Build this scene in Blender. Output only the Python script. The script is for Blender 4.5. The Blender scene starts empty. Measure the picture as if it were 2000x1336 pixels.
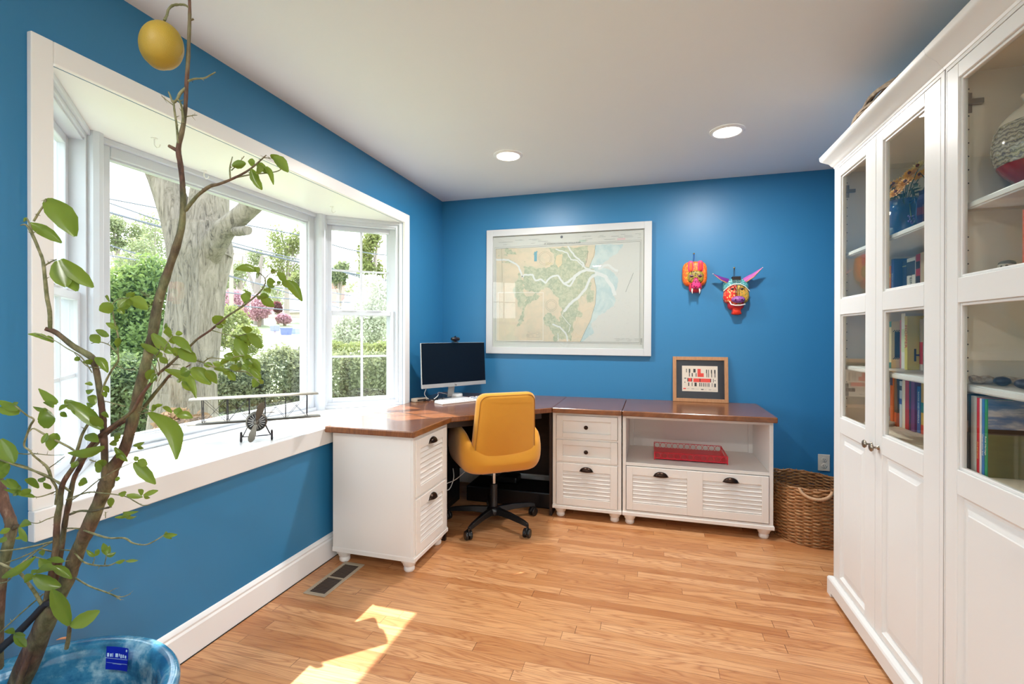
import bpy, math, random
import numpy as np
from mathutils import Vector, Matrix

S = bpy.context.scene
COL = S.collection
PI = math.pi

# ------------------------------------------------------------------ camera
FPX, CX, CY = 932.66, 1000.0, 654.87          # focal length and principal point for a 2000 x 1336 frame
YAW, PITCH, ROLL = math.radians(16.3017), math.radians(0.1713), math.radians(0.0395)
CAM = Vector((1.7632, -3.8536, 1.2805))
_f = Vector((-math.sin(YAW) * math.cos(PITCH), math.cos(YAW) * math.cos(PITCH), -math.sin(PITCH)))
_r = Vector((math.cos(YAW), math.sin(YAW), 0))
_u = _r.cross(_f)
RT = _r * math.cos(ROLL) + _u * math.sin(ROLL)
UP = -_r * math.sin(ROLL) + _u * math.cos(ROLL)
cd = bpy.data.cameras.new('camera'); cam = bpy.data.objects.new('camera', cd); COL.objects.link(cam)
cam.matrix_world = Matrix(((RT.x, UP.x, -_f.x, CAM.x), (RT.y, UP.y, -_f.y, CAM.y), (RT.z, UP.z, -_f.z, CAM.z), (0, 0, 0, 1)))
cd.sensor_width = 36; cd.lens = FPX / 2000 * 36; cd.shift_y = -(668 - CY) / 2000; cd.clip_start = 0.02; cd.clip_end = 500
S.camera = cam

def at(px, py, depth):
    """measured direction in the room plus a distance -> a point in the room"""
    return CAM + depth * (_f + (px - CX) / FPX * RT - (py - CY) / FPX * UP)

# ------------------------------------------------------------------ light
S.view_settings.view_transform = 'Standard'; S.view_settings.look = 'None'
S.view_settings.gamma = 1; S.view_settings.use_curve_mapping = False
S.view_settings.exposure = 0.35
SKY_STRENGTH, SUN_STRENGTH, LAMP_W = 5.1, 12.5, 19.0
w = bpy.data.worlds.new('sky'); S.world = w; w.use_nodes = True
nt = w.node_tree; bg = nt.nodes['Background']
tc = nt.nodes.new('ShaderNodeTexCoord'); sp = nt.nodes.new('ShaderNodeSeparateXYZ'); cr = nt.nodes.new('ShaderNodeValToRGB')
nt.links.new(tc.outputs['Generated'], sp.inputs[0]); nt.links.new(sp.outputs['Z'], cr.inputs[0]); nt.links.new(cr.outputs[0], bg.inputs[0])
cr.color_ramp.elements[0].position = 0.0; cr.color_ramp.elements[0].color = (.95, .98, 1, 1)
cr.color_ramp.elements[1].position = 0.9; cr.color_ramp.elements[1].color = (.70, .84, 1, 1)
bg.inputs[1].default_value = SKY_STRENGTH
sl = bpy.data.lights.new('sun', 'SUN'); sl.energy = SUN_STRENGTH; sl.angle = math.radians(.6); sl.color = (1, .95, .86)
so = bpy.data.objects.new('sun', sl); COL.objects.link(so)
so.rotation_mode = 'QUATERNION'; so.rotation_quaternion = Vector((.617, -.335, -1)).to_track_quat('-Z', 'Y'); so.location = (-6, 4, 9)

try:
    S.cycles.use_denoising = True
    S.cycles.max_bounces = 10; S.cycles.diffuse_bounces = 6; S.cycles.glossy_bounces = 4
    S.cycles.transparent_max_bounces = 24; S.cycles.transmission_bounces = 6
    S.cycles.sample_clamp_indirect = 6.0
    S.cycles.caustics_reflective = False; S.cycles.caustics_refractive = False
except Exception: pass

# ------------------------------------------------------------------ mesh helper
class MB:
    def __init__(s): s.v = []; s.f = []; s.m = []; s.M = Matrix.Identity(4); s.mi = 0
    def add(s, vs, fs, mi=None):
        n = len(s.v); s.v += [s.M @ Vector(p) for p in vs]
        for f in fs: s.f.append(tuple(n + i for i in f)); s.m.append(s.mi if mi is None else mi)
        return s
    def box(s, x0, y0, z0, x1, y1, z1, mi=None):
        if x0 > x1: x0, x1 = x1, x0
        if y0 > y1: y0, y1 = y1, y0
        if z0 > z1: z0, z1 = z1, z0
        return s.add([(x0, y0, z0), (x1, y0, z0), (x1, y1, z0), (x0, y1, z0), (x0, y0, z1), (x1, y0, z1), (x1, y1, z1), (x0, y1, z1)],
              [(0, 3, 2, 1), (4, 5, 6, 7), (0, 1, 5, 4), (1, 2, 6, 5), (2, 3, 7, 6), (3, 0, 4, 7)], mi)
    def prism(s, poly, z0, z1, mi=None):
        a = sum(poly[i][0] * poly[(i + 1) % len(poly)][1] - poly[(i + 1) % len(poly)][0] * poly[i][1] for i in range(len(poly)))
        if a < 0: poly = poly[::-1]
        n = len(poly)
        return s.add([(x, y, z0) for x, y in poly] + [(x, y, z1) for x, y in poly],
              [tuple(range(n))[::-1], tuple(range(n, 2 * n))] + [(i, (i + 1) % n, n + (i + 1) % n, n + i) for i in range(n)], mi)
    def rings(s, rs, cap=True, closed=False, mi=None):
        n = len(rs[0]); vs = [p for r in rs for p in r]; fs = []; k = len(rs)
        for a in range(k if closed else k - 1):
            b = (a + 1) % k
            for i in range(n): fs.append((a * n + i, a * n + (i + 1) % n, b * n + (i + 1) % n, b * n + i))
        if cap and not closed: fs += [tuple(range(n))[::-1], tuple((k - 1) * n + i for i in range(n))]
        return s.add(vs, fs, mi)
    def tube(s, pts, rad, n=8, cap=True, mi=None, closed=False, squash=None):
        pts = [Vector(p) for p in pts]; rs = []; ref = None
        if not hasattr(rad, '__len__'): rad = [rad] * len(pts)
        for i, p in enumerate(pts):
            if closed: t = pts[(i + 1) % len(pts)] - pts[i - 1]
            else: t = pts[min(i + 1, len(pts) - 1)] - pts[max(i - 1, 0)]
            if t.length < 1e-9: t = Vector((0, 0, 1))
            t.normalize()
            if ref is None: ref = t.orthogonal().normalized()
            ref = ref - t * ref.dot(t)
            if ref.length < 1e-6: ref = t.orthogonal()
            ref.normalize(); b = t.cross(ref)
            q = squash or 1
            rs.append([p + (ref * math.cos(2 * PI * k / n) + b * math.sin(2 * PI * k / n) * q) * rad[i] for k in range(n)])
        return s.rings(rs, cap, closed, mi)
    def lathe(s, prof, c=(0, 0, 0), n=24, axis='z', cap=True, mi=None):
        rs = []
        for r, z in prof:
            ring = []
            for k in range(n):
                a = 2 * PI * k / n; x, y = r * math.cos(a), r * math.sin(a)
                p = {'z': (x, y, z), 'y': (x, -z, y), 'x': (z, x, y), '-x': (-z, -x, y)}[axis]
                ring.append((c[0] + p[0], c[1] + p[1], c[2] + p[2]))
            rs.append(ring)
        return s.rings(rs, cap, False, mi)
    def ball(s, c, r, n=16, k=10, mi=None):
        if not hasattr(r, '__len__'): r = (r, r, r)
        rs = []
        for j in range(k + 1):
            t = PI * (j / k); t = min(max(t, .02), PI - .02)
            rs.append([(c[0] + r[0] * math.sin(t) * math.cos(2 * PI * i / n), c[1] + r[1] * math.sin(t) * math.sin(2 * PI * i / n), c[2] - r[2] * math.cos(t)) for i in range(n)])
        return s.rings(rs, True, False, mi)
    def quad(s, a, b, c, d, mi=None): return s.add([a, b, c, d], [(0, 1, 2, 3)], mi)
    def build(s, name, mats, parent=None, base=None, bevel=0, seg=2, smooth=None, sub=0, label=None):
        org = Vector(base) if base is not None else (root_of(parent) if parent else Vector((0, 0, 0)))
        me = bpy.data.meshes.new(name)
        me.from_pydata([tuple(p - org) for p in s.v], [], s.f)
        if not isinstance(mats, (list, tuple)): mats = [mats]
        for m in mats: me.materials.append(m)
        if len(mats) > 1: me.polygons.foreach_set('material_index', s.m)
        if smooth is not None:
            me.polygons.foreach_set('use_smooth', [True] * len(me.polygons))
            me.update(); me.set_sharp_from_angle(angle=math.radians(smooth))
        me.update()
        o = bpy.data.objects.new(name, me); COL.objects.link(o)
        if parent: o.parent = parent
        else: o.location = org
        ORG[o.name] = org
        if sub:
            md = o.modifiers.new('sub', 'SUBSURF'); md.levels = md.render_levels = sub
        if bevel:
            md = o.modifiers.new('bevel', 'BEVEL'); md.width = bevel; md.segments = seg; md.limit_method = 'ANGLE'; md.angle_limit = math.radians(38)
        if label: o['label'] = label
        return o
ORG = {}
def root_of(o): return ORG[o.name]
def frameM(origin, u, n):
    """local x along u, local y along -n (into the thing), z up; origin in world"""
    u = Vector(u).normalized(); n = Vector(n).normalized()
    return Matrix(((u.x, -n.x, 0, origin[0]), (u.y, -n.y, 0, origin[1]), (0, 0, 1, origin[2]), (0, 0, 0, 1)))
def thing(name, label, cat, loc, group=None):
    o = bpy.data.objects.new(name, None); COL.objects.link(o); o.location = loc; o.empty_display_size = .05
    ORG[o.name] = Vector(loc); o['label'] = label; o['category'] = cat
    if group: o['group'] = group
    return o
def tag(o, label, cat, group=None):
    o['label'] = label; o['category'] = cat
    if group: o['group'] = group
    return o
def structure(o): o['kind'] = 'structure'; return o
def stroot(name, loc):
    o = bpy.data.objects.new(name, None); COL.objects.link(o); o.location = loc; ORG[o.name] = Vector(loc); o['kind'] = 'structure'; return o

# ------------------------------------------------------------------ materials
def lin(r, g, b):
    f = lambda c: ((c / 255 + .055) / 1.055) ** 2.4 if c > 10 else c / 255 / 12.92
    return (f(r), f(g), f(b), 1)
class NT:
    def __init__(s, name):
        s.mat = bpy.data.materials.new(name); s.mat.use_nodes = True; s.t = s.mat.node_tree; s.p = s.t.nodes['Principled BSDF']; s.o = s.t.nodes['Material Output']
    def n(s, typ, **k):
        x = s.t.nodes.new(typ)
        for a, b in k.items(): setattr(x, a, b)
        return x
    def l(s, a, b): s.t.links.new(a, b)
    def math(s, op, a, b=None, c=None):
        x = s.n('ShaderNodeMath', operation=op)
        for i, q in enumerate((a, b, c)):
            if q is None: continue
            if isinstance(q, (int, float)): x.inputs[i].default_value = q
            else: s.l(q, x.inputs[i])
        return x.outputs[0]
    def coord(s, scale=(1, 1, 1), src='Object', rot=(0, 0, 0), loc=(0, 0, 0)):
        t = s.n('ShaderNodeTexCoord'); m = s.n('ShaderNodeMapping'); m.inputs['Scale'].default_value = scale; m.inputs['Rotation'].default_value = rot; m.inputs['Location'].default_value = loc
        s.l(t.outputs[src], m.inputs[0]); return m.outputs[0]
    def noise(s, vec, scale=5, detail=4, rough=.5, dist=0):
        x = s.n('ShaderNodeTexNoise'); s.l(vec, x.inputs['Vector']); x.inputs['Scale'].default_value = scale; x.inputs['Detail'].default_value = detail; x.inputs['Roughness'].default_value = rough; x.inputs['Distortion'].default_value = dist
        return x.outputs['Fac']
    def ramp(s, fac, stops):
        x = s.n('ShaderNodeValToRGB'); s.l(fac, x.inputs[0]); e = x.color_ramp.elements
        while len(e) < len(stops): e.new(.5)
        for q, (p, c) in zip(e, stops): q.position = p; q.color = c
        return x.outputs[0]
    def mix(s, fac, a, b, mode='MIX'):
        x = s.n('ShaderNodeMix', data_type='RGBA', blend_type=mode)
        for i, q in ((0, fac), (6, a), (7, b)):
            if isinstance(q, (int, float)): x.inputs[i].default_value = q
            elif isinstance(q, tuple): x.inputs[i].default_value = q
            else: s.l(q, x.inputs[i])
        return x.outputs[2]
    def bump(s, h, strength=.2, dist=.002):
        b = s.n('ShaderNodeBump'); b.inputs['Strength'].default_value = strength; b.inputs['Distance'].default_value = dist; s.l(h, b.inputs['Height']); s.l(b.outputs[0], s.p.inputs['Normal'])
    def col(s, c):
        if isinstance(c, tuple): s.p.inputs['Base Color'].default_value = c
        else: s.l(c, s.p.inputs['Base Color'])
    def set(s, **k):
        for a, b in k.items():
            i = s.p.inputs[{'rough': 'Roughness', 'metal': 'Metallic', 'coat': 'Coat Weight', 'coatr': 'Coat Roughness', 'sheen': 'Sheen Weight', 'spec': 'Specular IOR Level', 'emis': 'Emission Strength', 'trans': 'Transmission Weight', 'sss': 'Subsurface Weight'}[a]]
            if isinstance(b, (int, float)): i.default_value = b
            else: s.l(b, i)
def paint(name, c, rough=.5, var=.04, bump=.0, bs=60, **k):
    """plain painted or plastic surface with slight tone variation"""
    m = NT(name); v = m.coord(); f = m.noise(v, 3, 3)
    d = tuple(x * (1 - var) for x in c[:3]) + (1,); m.col(m.mix(f, c, d)); m.set(rough=rough, **k)
    if bump: m.bump(m.noise(v, bs, 3), bump, .002)
    return m.mat
def glassmat(name, tint=(1, 1, 1, 1), refl=1.0, rough=0.0):
    m = NT(name); t = m.n('ShaderNodeBsdfTransparent'); t.inputs[0].default_value = tint
    g = m.n('ShaderNodeBsdfGlossy'); g.inputs['Roughness'].default_value = rough
    lw = m.n('ShaderNodeLayerWeight'); lw.inputs[0].default_value = .5
    fr = m.math('ADD', .035, m.math('MULTIPLY', .9, m.math('POWER', lw.outputs['Facing'], 5.0)))     # Schlick reflectance of thin glass
    x = m.n('ShaderNodeMixShader'); m.l(m.math('MULTIPLY', fr, refl), x.inputs[0]); m.l(t.outputs[0], x.inputs[1]); m.l(g.outputs[0], x.inputs[2]); m.l(x.outputs[0], m.o.inputs[0])
    return m.mat

def floor_mat():
    m = NT('oak_strip_floor'); tc = m.n('ShaderNodeTexCoord'); s = m.n('ShaderNodeSeparateXYZ'); m.l(tc.outputs['Object'], s.inputs[0])
    X, Y = s.outputs[0], s.outputs[1]
    W = .057; row = m.math('FLOOR', m.math('DIVIDE', Y, W))
    wn = m.n('ShaderNodeTexWhiteNoise', noise_dimensions='1D'); m.l(row, wn.inputs['W'])
    ln = m.math('ADD', .62, m.math('MULTIPLY', wn.outputs['Value'], .55))
    xs = m.math('DIVIDE', m.math('ADD', X, m.math('MULTIPLY', wn.outputs['Value'], 7.3)), ln)
    idx = m.math('FLOOR', xs)
    cmb = m.n('ShaderNodeCombineXYZ'); m.l(row, cmb.inputs[0]); m.l(idx, cmb.inputs[1])
    w2 = m.n('ShaderNodeTexWhiteNoise', noise_dimensions='2D'); m.l(cmb.outputs[0], w2.inputs['Vector'])
    tone = w2.outputs['Value']
    # gaps
    fy = m.math('FRACT', m.math('DIVIDE', Y, W)); gy = m.math('MINIMUM', fy, m.math('SUBTRACT', 1, fy))
    fx = m.math('FRACT', xs); gx = m.math('MINIMUM', fx, m.math('SUBTRACT', 1, fx))
    gap = m.math('MAXIMUM', m.math('LESS_THAN', gy, .010), m.math('LESS_THAN', gx, .0012))
    # grain coordinates: shifted for every plank
    c2 = m.n('ShaderNodeCombineXYZ'); m.l(m.math('ADD', X, m.math('MULTIPLY', tone, 31)), c2.inputs[0]); m.l(m.math('ADD', Y, m.math('MULTIPLY', tone, 17)), c2.inputs[1])
    mp = m.n('ShaderNodeMapping'); mp.inputs['Scale'].default_value = (1.0, 11, 1); m.l(c2.outputs[0], mp.inputs[0])
    g0 = m.noise(mp.outputs[0], 1.1, 2, .5, .9)
    rings = m.math('FRACT', m.math('MULTIPLY', g0, 13)); rings = m.math('POWER', m.math('ABSOLUTE', m.math('SUBTRACT', m.math('MULTIPLY', rings, 2), 1)), 2.2)
    mp2 = m.n('ShaderNodeMapping'); mp2.inputs['Scale'].default_value = (7, 170, 1); m.l(c2.outputs[0], mp2.inputs[0])
    fine = m.noise(mp2.outputs[0], 1.6, 3, .6)
    base = m.ramp(tone, [(0, lin(186, 126, 78)), (.3, lin(202, 144, 94)), (.7, lin(212, 156, 106)), (1, lin(220, 168, 120))])
    dark = m.mix(m.math('MULTIPLY', rings, .62), base, lin(158, 92, 52))
    c3 = m.mix(m.math('MULTIPLY', m.math('SUBTRACT', fine, .42), .8), dark, lin(140, 78, 40))
    m.col(m.mix(m.math('MULTIPLY', gap, .75), c3, lin(70, 36, 18)))
    m.set(rough=m.math('ADD', .27, m.math('MULTIPLY', fine, .12)), spec=.5)
    m.bump(m.math('SUBTRACT', m.math('MULTIPLY', fine, .3), gap), .25, .001)
    return m.mat
def wood(name, c1, c2, scale=(3, 40, 3), rough=.35, band=10, **k):
    m = NT(name); v = m.coord(scale); g = m.noise(v, 1.2, 4, .55, .8)
    r = m.math('FRACT', m.math('MULTIPLY', g, band)); r = m.math('ABSOLUTE', m.math('SUBTRACT', m.math('MULTIPLY', r, 2), 1))
    f = m.math('ADD', m.math('MULTIPLY', r, .5), m.math('MULTIPLY', m.noise(v, 6, 3), .5))
    m.col(m.mix(f, c1, c2)); m.set(rough=rough, **k); m.bump(f, .08, .001); return m.mat
def fabric(name, c, c2=None, scale=900, rough=.9):
    m = NT(name); v = m.coord(); n1 = m.noise(v, scale, 2); n2 = m.noise(v, 6, 3)
    c2 = c2 or tuple(x * .8 for x in c[:3]) + (1,)
    m.col(m.mix(m.math('ADD', m.math('MULTIPLY', n1, .6), m.math('MULTIPLY', n2, .4)), c, c2)); m.set(rough=rough, sheen=.25); m.bump(n1, .25, .0008); return m.mat
def leafmat(name, c1, c2, tc_=(.35, .6, .05, 1), tw=.5, rough=.35):
    m = NT(name); v = m.coord(); f = m.noise(v, 9, 3)
    oi = m.n('ShaderNodeObjectInfo')
    c = m.mix(f, c1, c2); m.col(c); m.set(rough=rough)
    t = m.n('ShaderNodeBsdfTranslucent'); t.inputs[0].default_value = tc_
    x = m.n('ShaderNodeMixShader'); x.inputs[0].default_value = tw
    m.l(m.p.outputs[0], x.inputs[1]); m.l(t.outputs[0], x.inputs[2]); m.l(x.outputs[0], m.o.inputs[0]); return m.mat

M = {}
def wallpaint(name, c):
    m = NT(name); v = m.coord(); f = m.noise(v, 1.6, 3); d = tuple(x * .94 for x in c[:3]) + (1,)
    m.col(m.mix(f, c, d)); m.set(rough=.42, spec=.5); m.bump(m.noise(v, 140, 3), .12, .001); return m.mat
M['blue'] = wallpaint('blue_wall_paint', lin(46, 122, 170))
M['ceil'] = paint('ceiling_paint', lin(228, 233, 236), .85, .02, .05, 120)
M['trim'] = paint('white_trim_paint', lin(238, 238, 238), .35, .02, .03, 30)
M['vinyl'] = paint('white_window_vinyl', lin(206, 211, 219), .3, .01)
M['cream'] = paint('cream_furniture_paint', lin(234, 231, 226), .42, .03, .06, 40)
M['book_white'] = paint('bookcase_white_paint', lin(228, 229, 227), .38, .02)
M['book_in'] = paint('bookcase_inner_paint', lin(238, 229, 212), .5, .02)
M['floor'] = floor_mat()
M['desk'] = wood('stained_desk_wood', lin(142, 86, 48), lin(92, 54, 30), (2.2, 26, 3), .24, 7, coat=.3, coatr=.15)
M['desk2'] = wood('stained_desk_wood_mitred', lin(146, 90, 50), lin(96, 56, 32), (26, 2.2, 3), .24, 7, coat=.3, coatr=.15)
M['glass'] = glassmat('window_glass', (.985, 1, .99, 1), .9)
M['cabglass'] = glassmat('cabinet_glass', (.97, .98, .96, 1), .8)
M['picglass'] = glassmat('picture_glass', (1, 1, 1, 1), .6)
M['black'] = paint('black_plastic', (.008, .008, .009, 1), .35, .1)
M['softblack'] = paint('matt_black', (.012, .012, .013, 1), .6, .1)
M['bronze'] = paint('dark_bronze', lin(58, 42, 34), .3, .3, metal=.85)
M['pewter'] = paint('pewter_knob_metal', lin(150, 138, 124), .28, .2, metal=.9)
M['chrome'] = paint('brushed_chrome', lin(200, 200, 200), .18, .05, metal=1.0)
M['silver'] = paint('silver_plastic', lin(190, 190, 188), .35, .03, metal=.4)
M['whitep'] = paint('white_plastic', lin(236, 236, 234), .4, .01)
M['yellow'] = fabric('yellow_wool_fabric', lin(220, 156, 46), lin(202, 136, 36))
M['yseam'] = fabric('yellow_seam_thread', lin(176, 118, 24))
M['paper'] = paint('book_paper', lin(226, 218, 198), .8, .1, .3, 300)
def C(name, r, g, b, rough=.5, **k):
    if name not in M: M[name] = paint(name, lin(r, g, b), rough, .05, **k)
    return M[name]
# ------------------------------------------------------------------ the room
RX, RY, H = 3.03, -5.45, 2.44
BX, BYL, BYR = -.43, -2.46, -1.07        # the bay: front plane and its two corners
OL, OR_, OB, OT = -2.85, -.70, .757, 2.10   # opening in the left wall
b = MB(); b.box(-.12, RY - .12, -.12, RX + .12, .12, 0); structure(b.build('floor', M['floor']))
b = MB(); b.box(-.12, RY - .12, H, RX + .12, .12, H + .12); structure(b.build('ceiling', M['ceil']))
b = MB(); b.box(-.12, 0, 0, RX + .12, .12, H); structure(b.build('wall_back', M['blue']))
b = MB(); b.box(RX, -3.25, 0, RX + .12, 0, H); b.box(RX, RY, 0, RX + .12, -5.25, H); b.box(RX, -5.25, 2.16, RX + .12, -3.25, H); structure(b.build('wall_right', M['blue']))
b = MB()
b.box(-.12, RY, 0, 0, OL, H); b.box(-.12, OR_, 0, 0, 0, H); b.box(-.12, OL, 0, 0, OR_, .70); b.box(-.12, OL, OT, 0, OR_, H)
structure(b.build('wall_left', M['blue']))
b = MB(); b.box(-.12, RY - .12, 0, RX + .12, RY, H)
structure(b.build('wall_front', M['ceil']))
d = stroot('added_door_1', (RX, -4.25, 0)); b = MB()  # glazed opening added out of view to let more daylight into the room
for y in (-5.2, -4.29, -4.21, -3.3): b.box(RX + .04, y - .05, 0, RX + .09, y + .05, 2.14)
for z in (.06, 1.05, 2.1): b.box(RX + .04, -5.24, z - .06, RX + .09, -3.26, z + .05)
b.build('added_door_frame', M['trim'], d)
b = MB(); b.box(RX + .062, -5.16, .1, RX + .068, -3.34, 2.06); b.build('added_door_glass', M['glass'], d)

def loft_rect(b, levels, sides):
    """levels: (z, offset); sides: x0,x1,y0,y1 with flags which sides move out"""
    x0, x1, y0, y1, fx0, fx1, fy0, fy1 = sides; rs = []
    for z, o in levels: rs.append([(x0 - o * fx0, y0 - o * fy0, z), (x1 + o * fx1, y0 - o * fy0, z), (x1 + o * fx1, y1 + o * fy1, z), (x0 - o * fx0, y1 + o * fy1, z)])
    b.rings(rs)
# baseboards (run stops where furniture does not need it: they go all round)
def baseboard(name, x0, y0, x1, y1, n):
    L = math.hypot(x1 - x0, y1 - y0); m = MB(); m.M = frameM((x0, y0, 0), (x1 - x0, y1 - y0, 0), n)
    prof = [(0, 0), (-.016, 0), (-.016, .108), (-.010, .116), (-.013, .126), (-.006, .138), (0, .142)]
    m.rings([[(t, p[0], p[1]) for p in prof] for t in (0, L)])
    structure(m.build(name, M['trim'], base=(x0, y0, 0), smooth=30))
baseboard('baseboard_left', 0, RY, 0, -.02, (1, 0, 0))
baseboard('baseboard_back', .02, 0, RX - .02, 0, (0, -1, 0))
baseboard('baseboard_right', RX, 0, RX, -3.25, (-1, 0, 0))
b = MB(); b.box(0.0165, RY, .0005, .019, -.02, .004); structure(b.build('trim_3', M['softblack']))   # dark gap line under the baseboard

# bay shell
P0, P1, P2, P3 = (0, OL), (BX, BYL), (BX, BYR), (0, OR_)
def offs(p, q, dd):
    v = Vector((q[0] - p[0], q[1] - p[1])).normalized(); return (p[0] - v.y * dd, p[1] + v.x * dd)
out = [(-.02, -3.02), (BX - .14, BYL - .08), (BX - .14, BYR + .08), (-.02, -.55)]
b = MB(); b.prism([(-.003, OL), (-.003, OR_)] + [(-.12, OR_)] + out[::-1][1:3] + [(-.12, OL)], .7005, OB)
b.box(-.004, OL + .0, .667, .034, OR_, OB)
structure(b.build('trim_2', paint('seat_white_paint', lin(224, 224, 224), .35, .02), bevel=.004))       # window seat slab with its nosing
b = MB(); b.prism([(-.1205, OL - .03), (-.1205, OR_ + .03)] + out[::-1][1:3], OT, OT + .16); b.prism([(-.001, OL), (-.001, OR_), (-.1204, OR_), (-.1204, OL)], OT - .001, OT + .0); structure(b.build('trim_4', M['trim']))
# casing round the opening, apron below
b = MB(); cw = .056
b.box(0, OL - cw, .7572, .020, OL, OT + .068); b.box(0, OR_, .667, .020, OR_ + .072, OT + .068)
b.add([(0, OL, OT), (.020, OL, OT), (.020, OR_, OT), (0, OR_, OT), (0, OL, OT + .068), (.020, OL, OT + .068), (.020, OR_, OT + .068), (0, OR_, OT + .068)],
      [(0, 3, 2, 1), (4, 5, 6, 7), (0, 1, 5, 4), (1, 2, 6, 5), (2, 3, 7, 6), (3, 0, 4, 7)])
b.box(0, OL - cw, .667, .030, OL + .001, .757); 
structure(b.build('trim_1', M['trim'], bevel=.003))
# knee wall below the bay seat, outside
b = MB(); b.prism([(-.12, OL - .05), (BX - .1, BYL), (BX - .1, BYR), (-.12, OR_ + .05)], -.5, .70); structure(b.build('wall_bay', M['vinyl']))
b = MB(); b.box(-.135, RY, -.5, -.1202, OL - .001, H); b.box(-.135, OR_ + .001, -.5, -.1202, .12, H); b.box(-.135, OL, 2.27, -.1202, OR_, H); b.box(-.12, OR_ - .002, OB, -.001, OR_ - .0002, OT); b.box(-.12, OL + .0002, OB, -.001, OL + .002, OT); structure(b.build('trim_6', M['vinyl']))

def boxf(b, x0, x1, z0, z1, y0, y1, fw, fh=None):
    """a rectangular frame: outer x0..x1, z0..z1, depth y0..y1, member width fw"""
    fh = fw if fh is None else fh
    b.box(x0, y0, z0, x0 + fw, y1, z1); b.box(x1 - fw, y0, z0, x1, y1, z1); b.box(x0 + fw, y0, z0, x1 - fw, y1, z0 + fh); b.box(x0 + fw, y0, z1 - fh, x1 - fw, y1, z1)
def post(name, p, w):
    m = MB(); m.box(p[0] - w, p[1] - w, OB, p[0] + w, p[1] + w, OT); return m
# window 1: the big fixed centre pane
o1 = stroot('window_1', (BX, (BYL + BYR) / 2, OB)); L = BYR - BYL
b = MB(); b.M = frameM((BX, BYL, 0), (0, 1, 0), (1, 0, 0))
boxf(b, 0, L, OB, OT, 0, .12, .028, .022); b.build('window_frame', M['vinyl'], o1, bevel=.003)
b = MB(); b.M = frameM((BX, BYL, 0), (0, 1, 0), (1, 0, 0)); boxf(b, .026, L - .026, OB + .018, OT - .018, .02, .10, .055, .048)
b.build('sash', M['vinyl'], o1, bevel=.006)
b = MB(); b.M = frameM((BX, BYL, 0), (0, 1, 0), (1, 0, 0)); boxf(b, .079, L - .079, OB + .060, OT - .062, .035, .07, .010, .012)
b.build('glazing_bead', M['vinyl'], o1, bevel=.002)
b = MB(); b.M = frameM((BX, BYL, 0), (0, 1, 0), (1, 0, 0)); b.box(.075, .05, OB + .055, L - .075, .056, OT - .06); b.build('pane', M['glass'], o1)

def double_hung(name, pa, pb, n):
    o = stroot(name, ((pa[0] + pb[0]) / 2, (pa[1] + pb[1]) / 2, OB)); u = Vector((pb[0] - pa[0], pb[1] - pa[1], 0)); L = u.length
    mk = lambda: MB()
    FM = frameM((pa[0], pa[1], 0), u, n)
    z0, z1, zm = OB, OT, 1.43
    b = mk(); b.M = FM; boxf(b, 0, L, z0, z1, 0, .12, .026, .022); b.build('window_frame', M['vinyl'], o, bevel=.003)
    b = mk(); b.M = FM; boxf(b, .026, L - .026, z0 + .02, z1 - .02, .012, .11, .022, .02); b.box(.0262, .02, z1 - .05, L - .0262, .1, z1 - .0205); b.build('jamb_liner', M['vinyl'], o, bevel=.002)
    A, B = .046, L - .046
    for nm, za, zb, y in (('lower_sash', z0 + .035, zm + .014, .03), ('upper_sash', zm - .016, z1 - .05, .065)):
        b = mk(); b.M = FM; boxf(b, A, B, za, zb, y, y + .03, .036, .034)
        if nm == 'lower_sash':    # little lift rails on the meeting rail
            for s in (.32, .68): b.box(A + (B - A) * s - .05, y - .008, zb - .004, A + (B - A) * s + .05, y + .012, zb + .004)
        sash = b.build(nm, M['vinyl'], o, bevel=.003)
        b = mk(); b.M = FM; xm = (A + B) / 2; zz = (za + zb) / 2 
        b.box(xm - .008, y + .008, za + .034, xm + .008, y + .02, zb - .034); b.box(A + .036, y + .009, zz - .007, B - .036, y + .019, zz + .007); b.build('muntin', M['vinyl'], sash)
        b = mk(); b.M = FM; b.box(A + .03, y + .0125, za + .03, B - .03, y + .0155, zb - .03); b.build('pane', M['glass'], sash)
    return o
un = lambda v: Vector(v).normalized()
double_hung('window_2', P2, P3, un(((P3[1] - P2[1]), -(P3[0] - P2[0]), 0)))
double_hung('window_3', P0, P1, un(((P1[1] - P0[1]), -(P1[0] - P0[0]), 0)))
b = MB()
for p in (P1, P2): b.lathe([(.032, OB), (.032, OT)], (p[0] + .006, p[1], 0), 10)
structure(b.build('trim_5', M['vinyl'], smooth=30))
# small hooks screwed into the bay ceiling
for k, (x, y, lab) in enumerate(((-.24, -2.35, 'tiny white ceiling hook nearest the left bay window'), (-.40, -1.98, 'tiny white ceiling hook above the middle of the big pane'), (-.22, -1.22, 'tiny white ceiling hook nearest the right bay window'))):
    b = MB(); b.lathe([(.012, 0), (.012, .003)], (x, y, OT - .003), 12)
    b.tube([(x, y, OT - .003), (x, y, OT - .028), (x + .008, y + .004, OT - .040), (x + .018, y + .008, OT - .036), (x + .020, y + .009, OT - .026)], .0022, 6)
    tag(b.build('ceiling_hook', M['whitep'], base=(x, y, OT)), lab, 'hook', 'hooks in the bay ceiling')

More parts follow.
